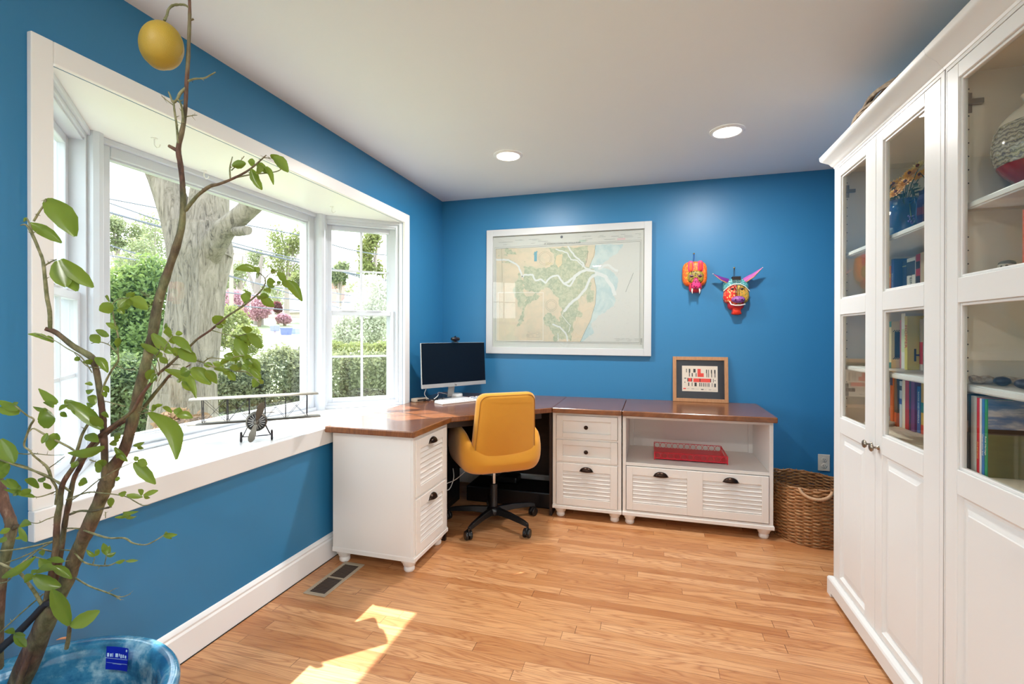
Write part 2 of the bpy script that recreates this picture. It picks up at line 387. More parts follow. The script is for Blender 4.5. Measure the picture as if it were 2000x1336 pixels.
# ------------------------------------------------------------------ recessed lamps
glow = NT('lamp_lens_glow'); glow.p.inputs['Emission Color'].default_value = (1, .93, .82, 1); glow.set(emis=9.0)
for k, (x, y, lab) in enumerate(((.868, -.885, 'round recessed ceiling light nearer the window wall'), (2.175, -.89, 'round recessed ceiling light nearer the bookcases'),
        (.868, -4.35, 'added recessed ceiling light, unseen behind the viewer on the window side'), (2.175, -4.35, 'added recessed ceiling light, unseen behind the viewer on the bookcase side'))):  # last two are unseen extras, added to brighten the room
    t = thing('recessed_light', lab or 'added recessed ceiling light behind the viewer', 'ceiling light', (x, y, H), 'recessed ceiling lights')
    b = MB(); b.rings([[(x + r * math.cos(2 * PI * i / 40), y + r * math.sin(2 * PI * i / 40), z) for i in range(40)] for r, z in ((.074, H - .001), (.074, H - .010), (.082, H - .012), (.094, H - .004), (.094, H - .0005))], cap=False)
    b.build('trim_ring', M['trim'], t, smooth=40)
    b = MB(); b.lathe([(.0742, H - .004), (.0742, H - .007), (.05, H - .009)], (x, y, 0), 40); b.build('lens', glow.mat, t, smooth=50)
    l = bpy.data.lights.new('recessed_light_bulb', 'AREA'); l.shape = 'DISK'; l.size = .14; l.energy = LAMP_W; l.color = (1, .96, .92)
    lo = bpy.data.objects.new('recessed_light_bulb', l); COL.objects.link(lo); lo.location = (x, y, H - .014)

# ------------------------------------------------------------------ floor vent, outlet
t = thing('floor_vent', 'beige metal floor register beside the filing cabinet', 'vent', (.18, -1.72, 0))
vm = C('vent_beige', 176, 160, 138, .45); b = MB(); x0, x1, y0, y1 = .118, .243, -1.89, -1.552
for q in ((x0, y0, x1, y0 + .022), (x0, y1 - .022, x1, y1), (x0, y0 + .022, x0 + .018, y1 - .022), (x1 - .018, y0 + .022, x1, y1 - .022), (x0 + .018, -1.724, x1 - .018, -1.714)): b.box(q[0], q[1], .0005, q[2], q[3], .006)
b.build('vent_frame', vm, t, bevel=.002)
b = MB(); b.box(x0 + .01, y0 + .01, .0003, x1 - .01, y1 - .01, .0012); b.build('dark_throat', M['softblack'], t)
b = MB()
y = y0 + .033
while y < y1 - .026:
    if abs(y + 1.719) > .008: b.add([(x0 + .018, y - .002, .0030), (x1 - .018, y - .002, .0030), (x1 - .018, y + .002, .0050), (x0 + .018, y + .002, .0050), (x0 + .018, y + .002, .0014), (x1 - .018, y + .002, .0014)], [(0, 1, 2, 3), (4, 3, 2, 5), (0, 4, 5, 1), (0, 3, 4), (1, 5, 2)])
    y += .0125
b.build('louver', C('vent_louver_brown', 96, 78, 66, .5), t)
t = thing('wall_outlet', 'almond duplex power outlet above the wicker basket', 'outlet', (2.932, 0, .373))
b = MB(); b.box(2.895, -.006, .315, 2.968, 0, .431); b.build('cover_plate', C('almond_plate', 214, 204, 188, .4), t, bevel=.002)
for dz in (-.022, .022):
    b = MB(); b.lathe([(.0165, .006), (.0165, .008), (.015, .0085)], (2.932, 0, .373 + dz), 20, 'y'); s_ = b.build('socket', C('almond_plate', 214, 204, 188, .4), t)
    b = MB(); b.box(2.9255, -.0092, .370 + dz, 2.9275, -.0084, .379 + dz); b.box(2.936, -.0092, .371 + dz, 2.938, -.0084, .378 + dz); b.lathe([(.0025, .0084), (.0025, .0092)], (2.932, 0, .364 + dz), 8, 'y'); b.build('slot', M['softblack'], s_)

# ------------------------------------------------------------------ desk units
def cup_pull(parent, FMx, x, z, w=.045):
    b = MB(); b.M = FMx; rs = []
    n1, n2 = 14, 7
    for j in range(n2 + 1):
        ph = PI / 2 * j / n2
        rs.append([(x + w * math.cos(PI * i / n1), -(.024 * math.sin(PI * i / n1) * math.sin(ph) + .001), z + .031 * math.sin(PI * i / n1) * math.cos(ph) - .009) for i in range(n1 + 1)])
    vs = [p for r in rs for p in r]; k = n1 + 1
    b.add(vs, [(a * k + i, a * k + i + 1, (a + 1) * k + i + 1, (a + 1) * k + i) for a in range(n2) for i in range(n1)])
    b.box(x - w - .003, -.002, z - .011, x + w + .003, -.0005, z - .006); b.box(x - w * .8, -.003, z - .006, x + w * .8, -.0005, z + .010)
    o = b.build('cup_pull', M['bronze'], parent, smooth=50)
    md = o.modifiers.new('thick', 'SOLIDIFY'); md.thickness = .0015
def knob(parent, FMx, x, z):
    b = MB(); b.M = FMx; b.lathe([(.006, .0), (.005, .010), (.007, .014), (.0135, .017), (.0145, .022), (.011, .027), (.004, .029)], (x, 0, z), 18, 'y'); b.build('knob', M['bronze'], parent, smooth=60)
def front_panel(parent, name, FMx, x0, x1, z0, z1, louvers=0, top_rail=.04, st=.045, halves=1, handles=()):
    """drawer front: stiles, rails, recessed field or louvres"""
    b = MB(); b.M = FMx; d0, d1 = -.006, .014
    W = (x1 - x0); mids = []
    cols = [(x0, x1)] if halves == 1 else [(x0, (x0 + x1) / 2 + .0), ((x0 + x1) / 2, x1)]
    if halves == 1: fields = [(x0 + st, x1 - st)]
    else: fields = [(x0 + st, (x0 + x1) / 2 - .047), ((x0 + x1) / 2 + .047, x1 - st)]; b.box(fields[0][1], d0, z0, fields[1][0], d1, z1)
    b.box(x0, d0, z0, x0 + st, d1, z1); b.box(x1 - st, d0, z0, x1, d1, z1)
    br = .035 if not louvers else .05
    for fa, fb in fields:
        b.box(fa, d0, z0, fb, d1, z0 + br); b.box(fa, d0, z1 - top_rail, fb, d1, z1)
        b.box(fa, .008, z0 + br, fb, d1 + .004, z1 - top_rail)
        if louvers:
            h = (z1 - top_rail - z0 - br) / louvers
            for i in range(louvers):
                a = z0 + br + h * i; p = .003
                b.add([(fa, -.0045, a + p), (fb, -.0045, a + p), (fb, .0070, a + h), (fa, .0070, a + h), (fa, .0079, a + p), (fb, .0079, a + p)], [(0, 1, 2, 3), (0, 4, 5, 1), (0, 3, 4), (1, 5, 2), (3, 2, 5, 4)])
        else:
            pass
    o = b.build(name, M['cream'], parent, bevel=.0015, seg=1)
    for kind, hx, hz in handles: (cup_pull if kind == 'cup' else knob)(o, FMx @ Matrix.Translation((0, d0, 0)), hx, hz)
    return o
def bun_feet(parent, pts):
    for x, y in pts:
        b = MB(); b.lathe([(.024, 0), (.029, .006), (.030, .018), (.027, .028), (.034, .034), (.036, .043), (.044, .052), (.047, .0655)], (x, y, 0), 24); b.build('bun_foot', M['cream'], parent, smooth=40)
TOPZ = .772
def carcass(parent, x0, x1, y0, y1, zo=.066, z1=.737):
    b = MB(); loft_rect(b, [(zo, .002), (zo + .022, .002), (zo + .028, 0), (z1, 0)], (x0, x1, y0, y1, 1, 1, 1, 1)); return b

# filing cabinet at the window, faces +x
c = thing('filing_cabinet', 'cream two-drawer filing cabinet under the desk by the window', 'cabinet', (.31, -1.36, 0))
x0, x1, y0, y1 = .055, .540, -1.577, -1.145
carcass(c, x0, x1, y0, y1).build('body', M['cream'], c, bevel=.002)
FA = frameM((x1, y0, 0), (0, 1, 0), (1, 0, 0)) @ Matrix.Translation((0, -.014, 0))
Wc = y1 - y0
front_panel(c, 'drawer', FA, .023, Wc - .023, .405, .712, 7, .055, .048, handles=(('cup', Wc / 2, .672),))
front_panel(c, 'drawer', FA, .023, Wc - .023, .094, .392, 7, .055, .048, handles=(('cup', Wc / 2, .352),))
b = MB(); b.M = FA; b.box(0, 0, .0945, .020, .0138, .736); b.box(Wc - .020, 0, .0945, Wc, .0138, .736); b.box(.020, 0, .7125, Wc - .02, .0138, .736); b.box(.02, .004, .3925, Wc - .02, .0138, .4045); b.build('face_frame', M['cream'], c)
b = MB(); b.M = FA; b.box(-.0025, -.008, .066, Wc + .0025, .0138, .088); b.box(-.002, -.003, .088, Wc + .002, .0138, .094); b.build('base_moulding', M['cream'], c, bevel=.003)
bun_feet(c, [(.10, -1.53), (.10, -1.19), (.505, -1.53), (.505, -1.19)])

# drawer cabinet, faces the room (-y)
c = thing('drawer_cabinet', 'cream three-drawer cabinet between the yellow chair and the console', 'cabinet', (1.335, -.3, 0))
x0, x1, y0, y1 = 1.101, 1.569, -.555, -.03
carcass(c, x0, x1, y0, y1).build('body', M['cream'], c, bevel=.002)
FB = frameM((x0, -.569, 0), (1, 0, 0), (0, -1, 0)); Wc = x1 - x0
front_panel(c, 'drawer', FB, .0255, Wc - .0255, .562, .716, 0, .036, .045, handles=(('knob', Wc / 2, .642),))
front_panel(c, 'drawer', FB, .0255, Wc - .0255, .399, .547, 0, .036, .045, handles=(('knob', Wc / 2, .474),))
front_panel(c, 'drawer', FB, .0255, Wc - .0255, .096, .386, 7, .055, .047, handles=(('cup', Wc / 2, .346),))
b = MB(); b.M = FB; b.box(0, 0, .0945, .0225, .0138, .736); b.box(Wc - .0225, 0, .0945, Wc, .0138, .736)
for za, zb in ((.7172, .736), (.5482, .561), (.387, .398)): b.box(.0225, .002, za, Wc - .0225, .0138, zb)
b.build('face_frame', M['cream'], c)
b = MB(); b.M = FB; b.box(-.0025, -.008, .066, Wc + .0025, .0138, .088); b.box(-.002, -.003, .088, Wc + .002, .0138, .094); b.build('base_moulding', M['cream'], c, bevel=.003)
bun_feet(c, [(1.148, -.52), (1.148, -.09), (1.522, -.52), (1.522, -.09)])

# console with an open bay over one wide louvred drawer
c = thing('media_console', 'cream console with an open shelf above a wide louvred drawer', 'cabinet', (2.03, -.3, 0))
x0, x1, y0, y1 = 1.577, 2.487, -.569, -.03; t_ = .022
b = MB(); b.box(x0, y0, .066, x0 + t_, y1, .737); b.box(x1 - t_, y0, .066, x1, y1, .737); b.box(x0 + t_, y1 - .012, .066, x1 - t_, y1, .737)
b.box(x0 + t_, y0, .066, x1 - t_, y1 - .012, .10); b.box(x0 + t_, y0, .715, x1 - t_, y1 - .012, .737)
for xx in (x0 + t_, x1 - t_ - .03): b.box(xx, y1 - .030, .42, xx + .03, y1 - .012, .715)
b.build('body', M['cream'], c, bevel=.002)
b = MB(); b.box(x0 + t_, y0 + .002, .400, x1 - t_, y1 - .012, .421); b.build('shelf', M['cream'], c, bevel=.002)
FC = frameM((x0, -.569, 0), (1, 0, 0), (0, -1, 0)); Wc = x1 - x0
front_panel(c, 'drawer', FC, .0255, Wc - .0255, .106, .396, 7, .055, .040, halves=2, handles=(('cup', .245, .353), ('cup', .667, .353)))
b = MB(); loft_rect(b, [(.0655, .007), (.088, .007), (.094, .001)], (x0, x1, y0, y1, .3, 1, 1, 0)); b.build('base_moulding', M['cream'], c, bevel=.003)
bun_feet(c, [(x0 + .045, -.525), (x0 + .045, -.09), (x1 - .045, -.525), (x1 - .045, -.09)])

# desk tops
def slab(name, poly, mat, label, cat='desk top', seam=None):
    cx = sum(p[0] for p in poly) / len(poly); cy = sum(p[1] for p in poly) / len(poly)
    b = MB(); b.prism(poly, .7375, TOPZ); o = b.build(name, mat, base=(cx, cy, .7375), bevel=.006, seg=3); return tag(o, label, cat, 'stained wooden desk tops')
slab('desk_top', [(.0355, -1.622), (.580, -1.622), (.588, -1.153), (.0355, -1.153)], M['desk2'], 'brown stained wooden top lying on the filing cabinet by the window')
slab('desk_top', [(.0355, -1.151), (.588, -1.151), (1.104, -.624), (1.104, -.004), (.004, -.004), (.004, -.6), (.0355, -.64)], M['desk'], 'brown stained wooden corner desk top under the monitor')
slab('desk_top', [(1.106, -.622), (1.574, -.622), (1.574, -.004), (1.106, -.004)], M['desk'], 'brown stained wooden top over the three-drawer cabinet')
slab('desk_top', [(1.577, -.622), (2.500, -.622), (2.500, -.004), (1.577, -.004)], M['desk'], 'brown stained wooden top over the open console')
# corner desk underframe: apron and dark pedestal panels
c = thing('corner_desk_base', 'dark stained underframe of the corner desk behind the yellow chair', 'desk frame', (.4, -.5, 0))
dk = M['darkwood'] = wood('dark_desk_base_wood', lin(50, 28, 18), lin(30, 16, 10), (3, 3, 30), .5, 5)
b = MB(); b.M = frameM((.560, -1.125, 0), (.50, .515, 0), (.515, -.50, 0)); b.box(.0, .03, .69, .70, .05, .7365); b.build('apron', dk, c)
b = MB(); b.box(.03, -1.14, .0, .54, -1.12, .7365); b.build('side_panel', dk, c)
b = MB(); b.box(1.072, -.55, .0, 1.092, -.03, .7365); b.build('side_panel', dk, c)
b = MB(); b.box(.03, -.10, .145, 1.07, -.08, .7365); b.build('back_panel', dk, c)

# under the desk: black equipment and a tangle of cables
t = thing('computer_tower', 'black computer case standing in the dark under the corner desk', 'computer', (.30, -.62, 0))
b = MB(); b.box(.10, -.86, 0, .34, -.42, .40); b.build('case', M['softblack'], t, bevel=.008)
b = MB(); b.box(.341, -.80, .05, .346, -.48, .36); b.build('side_vent', M['black'], t, bevel=.002)
b = MB(); b.box(.40, -.44, 0, 1.06, -.14, .118); b.box(.60, -.30, .1182, .76, -.16, .165); tag(b.build('speaker_box', C('satin_black', 14, 14, 18, .28), base=(.8, -.2, 0), bevel=.01), 'low black equipment box on the floor under the corner desk', 'equipment')
b = MB(); b.box(.352, -.99, .26, .40, -.83, .285)
for k in range(3): b.box(.36, -.98 + k * .05, .285, .392, -.945 + k * .05, .305)
cab = MB(); R0 = random.Random(4)
def wire(b, pts, r=.003, n=6):
    pts = [Vector(p) for p in pts]; out_ = []
    for i in range(len(pts) - 1):
        p0, p1, p2, p3 = pts[max(i - 1, 0)], pts[i], pts[i + 1], pts[min(i + 2, len(pts) - 1)]
        for k in range(6):
            s = k / 6; out_.append(.5 * ((2 * p1) + (p2 - p0) * s + (2 * p0 - 5 * p1 + 4 * p2 - p3) * s * s + (3 * p1 - p0 - 3 * p2 + p3) * s ** 3))
    out_.append(pts[-1]); b.tube(out_, r, n)
t = thing('power_strip', 'white power strip with tangled cords hanging under the desk by the filing cabinet', 'power strip', (.40, -.88, .26))
b2 = MB(); b2.box(.348, -1.05, .24, .385, -.80, .275); b2.build('strip', M['whitep'], t, bevel=.004)
for y in (-1.0, -.94, -.87): b2 = MB(); b2.box(.3855, y, .243, .415, y + .032, .272); b2.build('plug', M['whitep'], t, bevel=.003)
b2 = MB(); wire(b2, [(.40, -.99, .27), (.43, -.93, .35), (.40, -.86, .40), (.38, -.80, .38)]); wire(b2, [(.41, -.92, .25), (.44, -.86, .22), (.45, -.80, .28), (.42, -.74, .33)]); wire(b2, [(.40, -.85, .25), (.46, -.78, .27), (.52, -.66, .33)])
b2.build('cord', M['whitep'], t, smooth=60)
# ------------------------------------------------------------------ yellow swivel chair
def chair():
    pc = Vector((.738, -.784, 0)); fa = math.radians(127)
    f = Vector((math.cos(fa), math.sin(fa), 0)); r = Vector((f.y, -f.x, 0))
    T = Matrix(((r.x, f.x, 0, pc.x), (r.y, f.y, 0, pc.y), (0, 0, 1, 0), (0, 0, 0, 1)))
    t = thing('swivel_chair', 'yellow upholstered swivel chair with black star base pushed under the desk', 'chair', tuple(pc))
    # upholstered tub: a U-shaped wall swept round the seat
    path = []; hw, cy, rr, yf = .248, -.245, .12, .235
    for y in (yf, .17, .08, 0, cy + rr): path.append((-hw, y))
    for k in range(1, 6):
        a = PI + PI / 2 * k / 6; path.append((-hw + rr + rr * math.cos(a), cy + rr + rr * math.sin(a)))
    for x in (-hw + rr, 0, hw - rr): path.append((x, cy))
    for k in range(1, 6):
        a = 1.5 * PI + PI / 2 * k / 6; path.append((hw - rr + rr * math.cos(a), cy + rr + rr * math.sin(a)))
    for y in (cy + rr, 0, .08, .17, yf): path.append((hw, y))
    n = len(path); rs = []
    for i, (x, y) in enumerate(path):
        p, q = path[max(i - 1, 0)], path[min(i + 1, n - 1)]; d = Vector((q[0] - p[0], q[1] - p[1])).normalized(); nx, ny = d.y, -d.x     # outward
        s = min(i, n - 1 - i)
        top = [.655, .675, .685, .68, .66, .64, .615, .59, .565, .545, .53, .52][min(s, 11)]
        zb, th = .405, .034
        endk = .55 if s == 0 else (.92 if s == 1 else 1)
        prof = [(-.05, zb), (.0 - .02, zb - .006), (.008, zb + .016), (.026, zb + .055), (.033, (zb + top) / 2), (.028, top - .035), (.012, top - .006), (-.010, top), (-.030, top - .014), (-.036, top - .05), (-.036, zb + .05), (-.05, zb + .02)]
        rs.append([(x + nx * (a * endk - (1 - endk) * .0), y + ny * a * endk, (z - (zb + top) / 2) * (.8 if s == 0 else 1) + (zb + top) / 2) for a, z in prof])
    b = MB(); b.M = T; b.rings(rs); b.build('tub', M['yellow'], t, smooth=180, sub=1)
    # seat cushion and closed underside
    b = MB(); b.M = T; b.box(-.21, -.20, .412, .21, .25, .495); o = b.build('seat', M['yellow'], t, bevel=.028, seg=4, smooth=60)
    # backrest: tapered, rounded, leaning back
    N = 22; rs = []
    def outline(w0, w1, z0, z1, rad):
        pts = []
        for cxs, cz, a0, w in ((1, z0, -90, w0), (1, z1, 0, w1), (-1, z1, 90, w1), (-1, z0, 180, w0)):
            for k in range(6):
                a = math.radians(a0 + 90 * k / 5); sx = cxs * (w - rad) ; sz = cz + (rad if cz == z0 else -rad)
                pts.append((sx + rad * math.cos(a), sz + rad * math.sin(a)))
        return pts
    lean = lambda z: -.225 - (z - .49) * .13
    layers = [(.040, .030), (.036, .012), (.020, .0), (-.016, .0), (-.032, .012), (-.038, .030)]
    for dy, ins in layers:
        ol = outline(.212 - ins, .192 - ins, .462 + ins * .6, .912 - ins, .055)
        rs.append([(x, lean(z) + dy + .035 * (x / .2) ** 2, z) for x, z in ol])
    b = MB(); b.M = T; b.rings(rs); back = b.build('backrest', M['yellow'], t, smooth=75, sub=0)
    b = MB(); b.M = T; ol = outline(.201, .181, .475, .899, .05)
    b.tube([(x, lean(z) - .034 + .035 * (x / .2) ** 2, z) for x, z in ol], .0022, 6, closed=True); b.build('seam', M['yseam'], back, smooth=60, label='thin stitched seam round the back')
    # mechanism, gas lift, base
    b = MB(); b.M = T; b.box(-.10, -.11, .378, .10, .13, .404); b.box(-.05, -.06, .352, .05, .06, .378); b.tube([(.10, .02, .39), (.22, .04, .386)], .005, 8); b.box(.2, .032, .381, .245, .048, .391); b.build('seat_mechanism', M['black'], t, bevel=.004)
    b = MB(); b.M = T; b.lathe([(.014, .26), (.014, .353)], n=18); b.build('gas_lift', M['chrome'], t, smooth=40)
    b = MB(); b.M = T; b.lathe([(.030, .075), (.032, .10), (.027, .12), (.025, .265), (.020, .268)], n=20); b.build('column', M['black'], t, smooth=40)
    hub = MB(); hub.M = T; hub.lathe([(.045, .062), (.052, .078), (.048, .105), (.030, .118)], n=24)
    base_a = math.atan2(-1.076 + .75, .638 - .70) - fa + PI / 2
    legs = []
    for k in range(5):
        a = base_a + 2 * PI * k / 5; d = Vector((math.cos(a), math.sin(a), 0)); s = Vector((-d.y, d.x, 0)); rs = []
        for rad, w, h, z in ((.035, .024, .022, .090), (.15, .021, .017, .092), (.27, .017, .014, .082), (.315, .014, .011, .074)):
            p = d * rad; rs.append([p + s * w + Vector((0, 0, z - h)), p + s * w * .6 + Vector((0, 0, z + h)), p - s * w * .6 + Vector((0, 0, z + h)), p - s * w + Vector((0, 0, z - h))])
        b = MB(); b.M = T; b.rings(rs); leg = b.build('base_leg', M['black'], t, bevel=.004)
        # twin-wheel caster
        ca = a + [.9, 2.0, .4, 1.3, 2.6][k]; cdv = Vector((math.cos(ca), math.sin(ca), 0)); cs = Vector((-cdv.y, cdv.x, 0))
        pc0 = d * .315; wc = pc0 - cdv * .014
        b = MB(); b.M = T; b.tube([pc0 + Vector((0, 0, .048)), pc0 + Vector((0, 0, .076))], .007, 8)
        rs = []
        for side in (-1, 1):
            c0 = wc + cs * side * .013 + Vector((0, 0, .0285))
            prof = [(.010, -.009), (.026, -.009), (.0285, -.005), (.0285, .005), (.026, .009), (.010, .009)]
            b.rings([[c0 + cs * z_ + (cdv * math.cos(2 * PI * i / 20) + Vector((0, 0, 1)) * math.sin(2 * PI * i / 20)) * r_ for i in range(20)] for r_, z_ in prof])
        hood = [wc + Vector((0, 0, .0285)) + (cdv * math.cos(q) + Vector((0, 0, 1)) * math.sin(q)) * .0305 for q in [PI * k2 / 8 + .2 for k2 in range(8)]]
        b.tube(hood, .006, 6)
        b.build('caster', M['black'], leg, smooth=40)
    hub.build('base_hub', M['black'], t, smooth=50)
chair()

# ------------------------------------------------------------------ monitor and desk things
def monitor():
    a, c = Vector((.126, -.634, 0)), Vector((.454, -.145, 0)); u = (c - a); L = u.length; u.normalize(); n = Vector((u.y, -u.x, 0))
    t = thing('computer_monitor', 'black-screened monitor with a silver chin standing across the desk corner', 'monitor', (.29, -.39, TOPZ))
    FM = frameM(a, u, n); FM = FM @ Matrix.Translation((0, 0, .870)) @ Matrix.Rotation(math.radians(-3), 4, 'X')
    Hh = .342
    b = MB(); b.M = FM; b.box(0, .004, 0, L, .018, Hh); b.box(L * .2, .018, .05, L * .8, .045, Hh - .08); b.build('housing', M['silver'], t, bevel=.003)
    scr = NT('dark_screen_glass'); scr.col((.004, .004, .006, 1)); scr.set(rough=.12)
    b = MB(); b.M = FM; b.box(.003, .000, .030, L - .003, .0042, Hh - .002); b.build('screen', scr.mat, t)
    b = MB(); b.M = FM; b.box(0, -.002, 0, L, .0042, .029); ch = b.build('chin', M['silver'], t, bevel=.001)
    b = MB(); b.M = FM; b.box(L / 2 - .007, -.0028, .007, L / 2 - .005, -.002, .022); b.box(L / 2 - .005, -.0028, .013, L / 2 - .001, -.002, .015); b.box(L / 2 - .001, -.0028, .007, L / 2 + .001, -.002, .015)
    b.box(L / 2 + .003, -.0028, .002, L / 2 + .005, -.002, .015); b.box(L / 2 + .005, -.0028, .013, L / 2 + .009, -.002, .015); b.box(L / 2 + .005, -.0028, .007, L / 2 + .009, -.002, .009); b.box(L / 2 + .008, -.0028, .007, L / 2 + .010, -.002, .015)
    b.build('maker_logo', M['softblack'], ch)
    mid = a + u * (L / 2)
    b = MB(); q = mid - n * .055
    b.rings([[q + u * sx * .028 + n * sy * .006 + n * dy + Vector((0, 0, z)) for sx, sy in ((-1, -1), (1, -1), (1, 1), (-1, 1))] for z, dy in ((TOPZ + .008, -.02), (1.0, .02))]); b.build('stand_neck', M['silver'], t, bevel=.002)
    b = MB(); b.M = frameM(mid, u, n); b.box(-.09, -.09, TOPZ + .0005, .09, .024, TOPZ + .010); b.build('stand_foot', M['silver'], t, bevel=.006)
    # webcam clipped on top
    tt = at(884, 668, 3.74); tz = 1.2125
    cpos = mid + Vector((0, 0, tz)); w_ = thing('webcam', 'black webcam clipped on top of the monitor', 'webcam', tuple(cpos))
    b = MB(); b.M = frameM(cpos, u, n)
    b.box(-.020, -.012, .0005, .020, .03, .008); b.box(-.014, .0, .008, .014, .012, .014); b.build('clip', M['black'], w_, bevel=.002)
    b = MB(); b.M = frameM(cpos, u, n)
    b.tube([(-.036, .004, .027), (-.03, .004, .027), (0, .004, .028), (.03, .004, .027), (.036, .004, .027)], [.010, .014, .016, .014, .010], 14); b.build('body', M['black'], w_, smooth=50)
    b = MB(); b.M = frameM(cpos, u, n); b.lathe([(.011, .010), (.0115, .0135), (.006, .0145)], (0, .004, .028), 16, 'y'); b.build('lens', C('webcam_lens', 40, 30, 70, .08), w_, smooth=40)
    b = MB(); b.M = frameM(cpos, u, n); b.box(-.004, .0, .043, .004, .01, .051); b.build('shutter_tab', M['black'], w_)
    return u, n
mu, mn = monitor()
def keyboard():
    o = Vector((.283, -.690, TOPZ)); u = Vector((.557, .83, 0)).normalized(); n = Vector((u.y, -u.x, 0))
    t = thing('keyboard', 'slim white keyboard lying below the monitor', 'keyboard', tuple(o))
    FM = frameM(o, u, n); b = MB(); b.M = FM
    b.add([(0, -.055, .0008), (.43, -.055, .0008), (.43, .055, .0008), (0, .055, .0008), (0, -.055, .009), (.43, -.055, .009), (.43, .055, .018), (0, .055, .018)], [(0, 3, 2, 1), (4, 5, 6, 7), (0, 1, 5, 4), (1, 2, 6, 5), (2, 3, 7, 6), (3, 0, 4, 7)])
    b.build('case', M['whitep'], t, bevel=.002)
    b = MB(); b.M = FM; b2 = MB(); b2.M = FM
    for r in range(6):
        y = -.046 + r * .0175; z = .0095 + (y + .055) / .11 * .009
        for k in range(22):
            x = .008 + k * .019
            if k in (15, 18) and r != 9: continue
            tgt = b2 if (k in (16, 17, 19) and r in (2, 4)) else b
            tgt.box(x, y, z, x + .0165, y + .0145, z + .004)
    b.build('keys', C('key_white', 232, 233, 236, .5), t); b2.build('grey_keys', C('key_blue_grey', 120, 140, 170, .5), t, label='blue-grey keys')
keyboard()
p = (.262, -.300)
t = thing('smart_speaker_puck', 'round white puck on the desk in front of the monitor stand', 'puck', (p[0], p[1], TOPZ))
b = MB(); b.lathe([(.040, .0005), (.046, .006), (.0475, .018), (.045, .030), (.036, .0335)], (p[0], p[1], TOPZ), 32); b.build('body', M['whitep'], t, smooth=50)
b = MB(); b.lathe([(.030, .0337), (.030, .0345)], (p[0], p[1], TOPZ), 28); b.build('top_ring', C('puck_ring', 220, 222, 222, .5), t)
b = MB(); b.M = frameM((.085, -.60, TOPZ), mu, mn) @ Matrix.Rotation(.15, 4, 'Z'); b.box(-.055, -.03, .0008, .055, .03, .026)
wr = thing('network_box', 'small grey box beside the monitor on the desk corner by the window', 'box', (.085, -.60, TOPZ)); b.build('case', C('greige_plastic', 176, 160, 142, .45), wr, bevel=.004)
b = MB(); b.M = frameM((.085, -.60, TOPZ), mu, mn) @ Matrix.Rotation(.15, 4, 'Z'); b.box(-.04, -.0312, .008, .04, -.030, .020); b.build('port_strip', M['softblack'], wr)
t = thing('cable_tangle', 'white and black cables snaking across the desk behind the keyboard', 'cable', (.2, -.45, TOPZ)); Z = TOPZ + .004
b = MB(); wire(b, [(.262 - .045, -.315, Z + .01), (.20, -.34, Z + .02), (.16, -.42, Z + .045), (.19, -.50, Z + .03), (.17, -.55, Z)], .0028); wire(b, [(.14, -.60, .865), (.12, -.58, .82), (.15, -.54, Z), (.20, -.47, Z), (.23, -.40, Z)], .0025); wire(b, [(.24, -.56, Z), (.21, -.50, Z), (.20, -.42, Z + .004)], .003)
b.build('white_cable', M['whitep'], t, smooth=60, label='white cables')
b = MB(); wire(b, [(.11, -.57, Z), (.14, -.53, Z + .004), (.17, -.50, Z), (.21, -.46, Z + .006), (.20, -.40, Z)], .004); wire(b, [(.12, -.60, Z), (.16, -.56, Z + .008), (.20, -.52, Z)], .004); b.box(.16, -.53, TOPZ + .001, .19, -.49, TOPZ + .016); b.build('black_cable', M['black'], t, smooth=60, label='black cables')

# ------------------------------------------------------------------ text helper (lettering becomes mesh)
def text(parent, s, FM, size, mat, name='lettering', depth=.0004, align='CENTER', tight=1.0):
    cu = bpy.data.curves.new(name, 'FONT'); cu.body = s; cu.size = size; cu.align_x = align; cu.align_y = 'CENTER'; cu.extrude = depth; cu.space_character = tight; cu.resolution_u = 2
    to = bpy.data.objects.new('tmp', cu); COL.objects.link(to); dg = bpy.context.evaluated_depsgraph_get(); me = bpy.data.meshes.new_from_object(to.evaluated_get(dg)); bpy.data.objects.remove(to); bpy.data.curves.remove(cu)
    org = root_of(parent); me.transform(Matrix.Translation(-org) @ FM); me.materials.clear(); me.materials.append(mat); me.name = name
    o = bpy.data.objects.new(name, me); COL.objects.link(o); o.parent = parent; ORG[o.name] = org; return o
def faceM(origin, u, v):
    """text plane: local x -> u, local y -> v"""
    u = Vector(u).normalized(); v = Vector(v).normalized(); w_ = u.cross(v)
    return Matrix(((u.x, v.x, w_.x, origin[0]), (u.y, v.y, w_.y, origin[1]), (u.z, v.z, w_.z, origin[2]), (0, 0, 0, 1)))

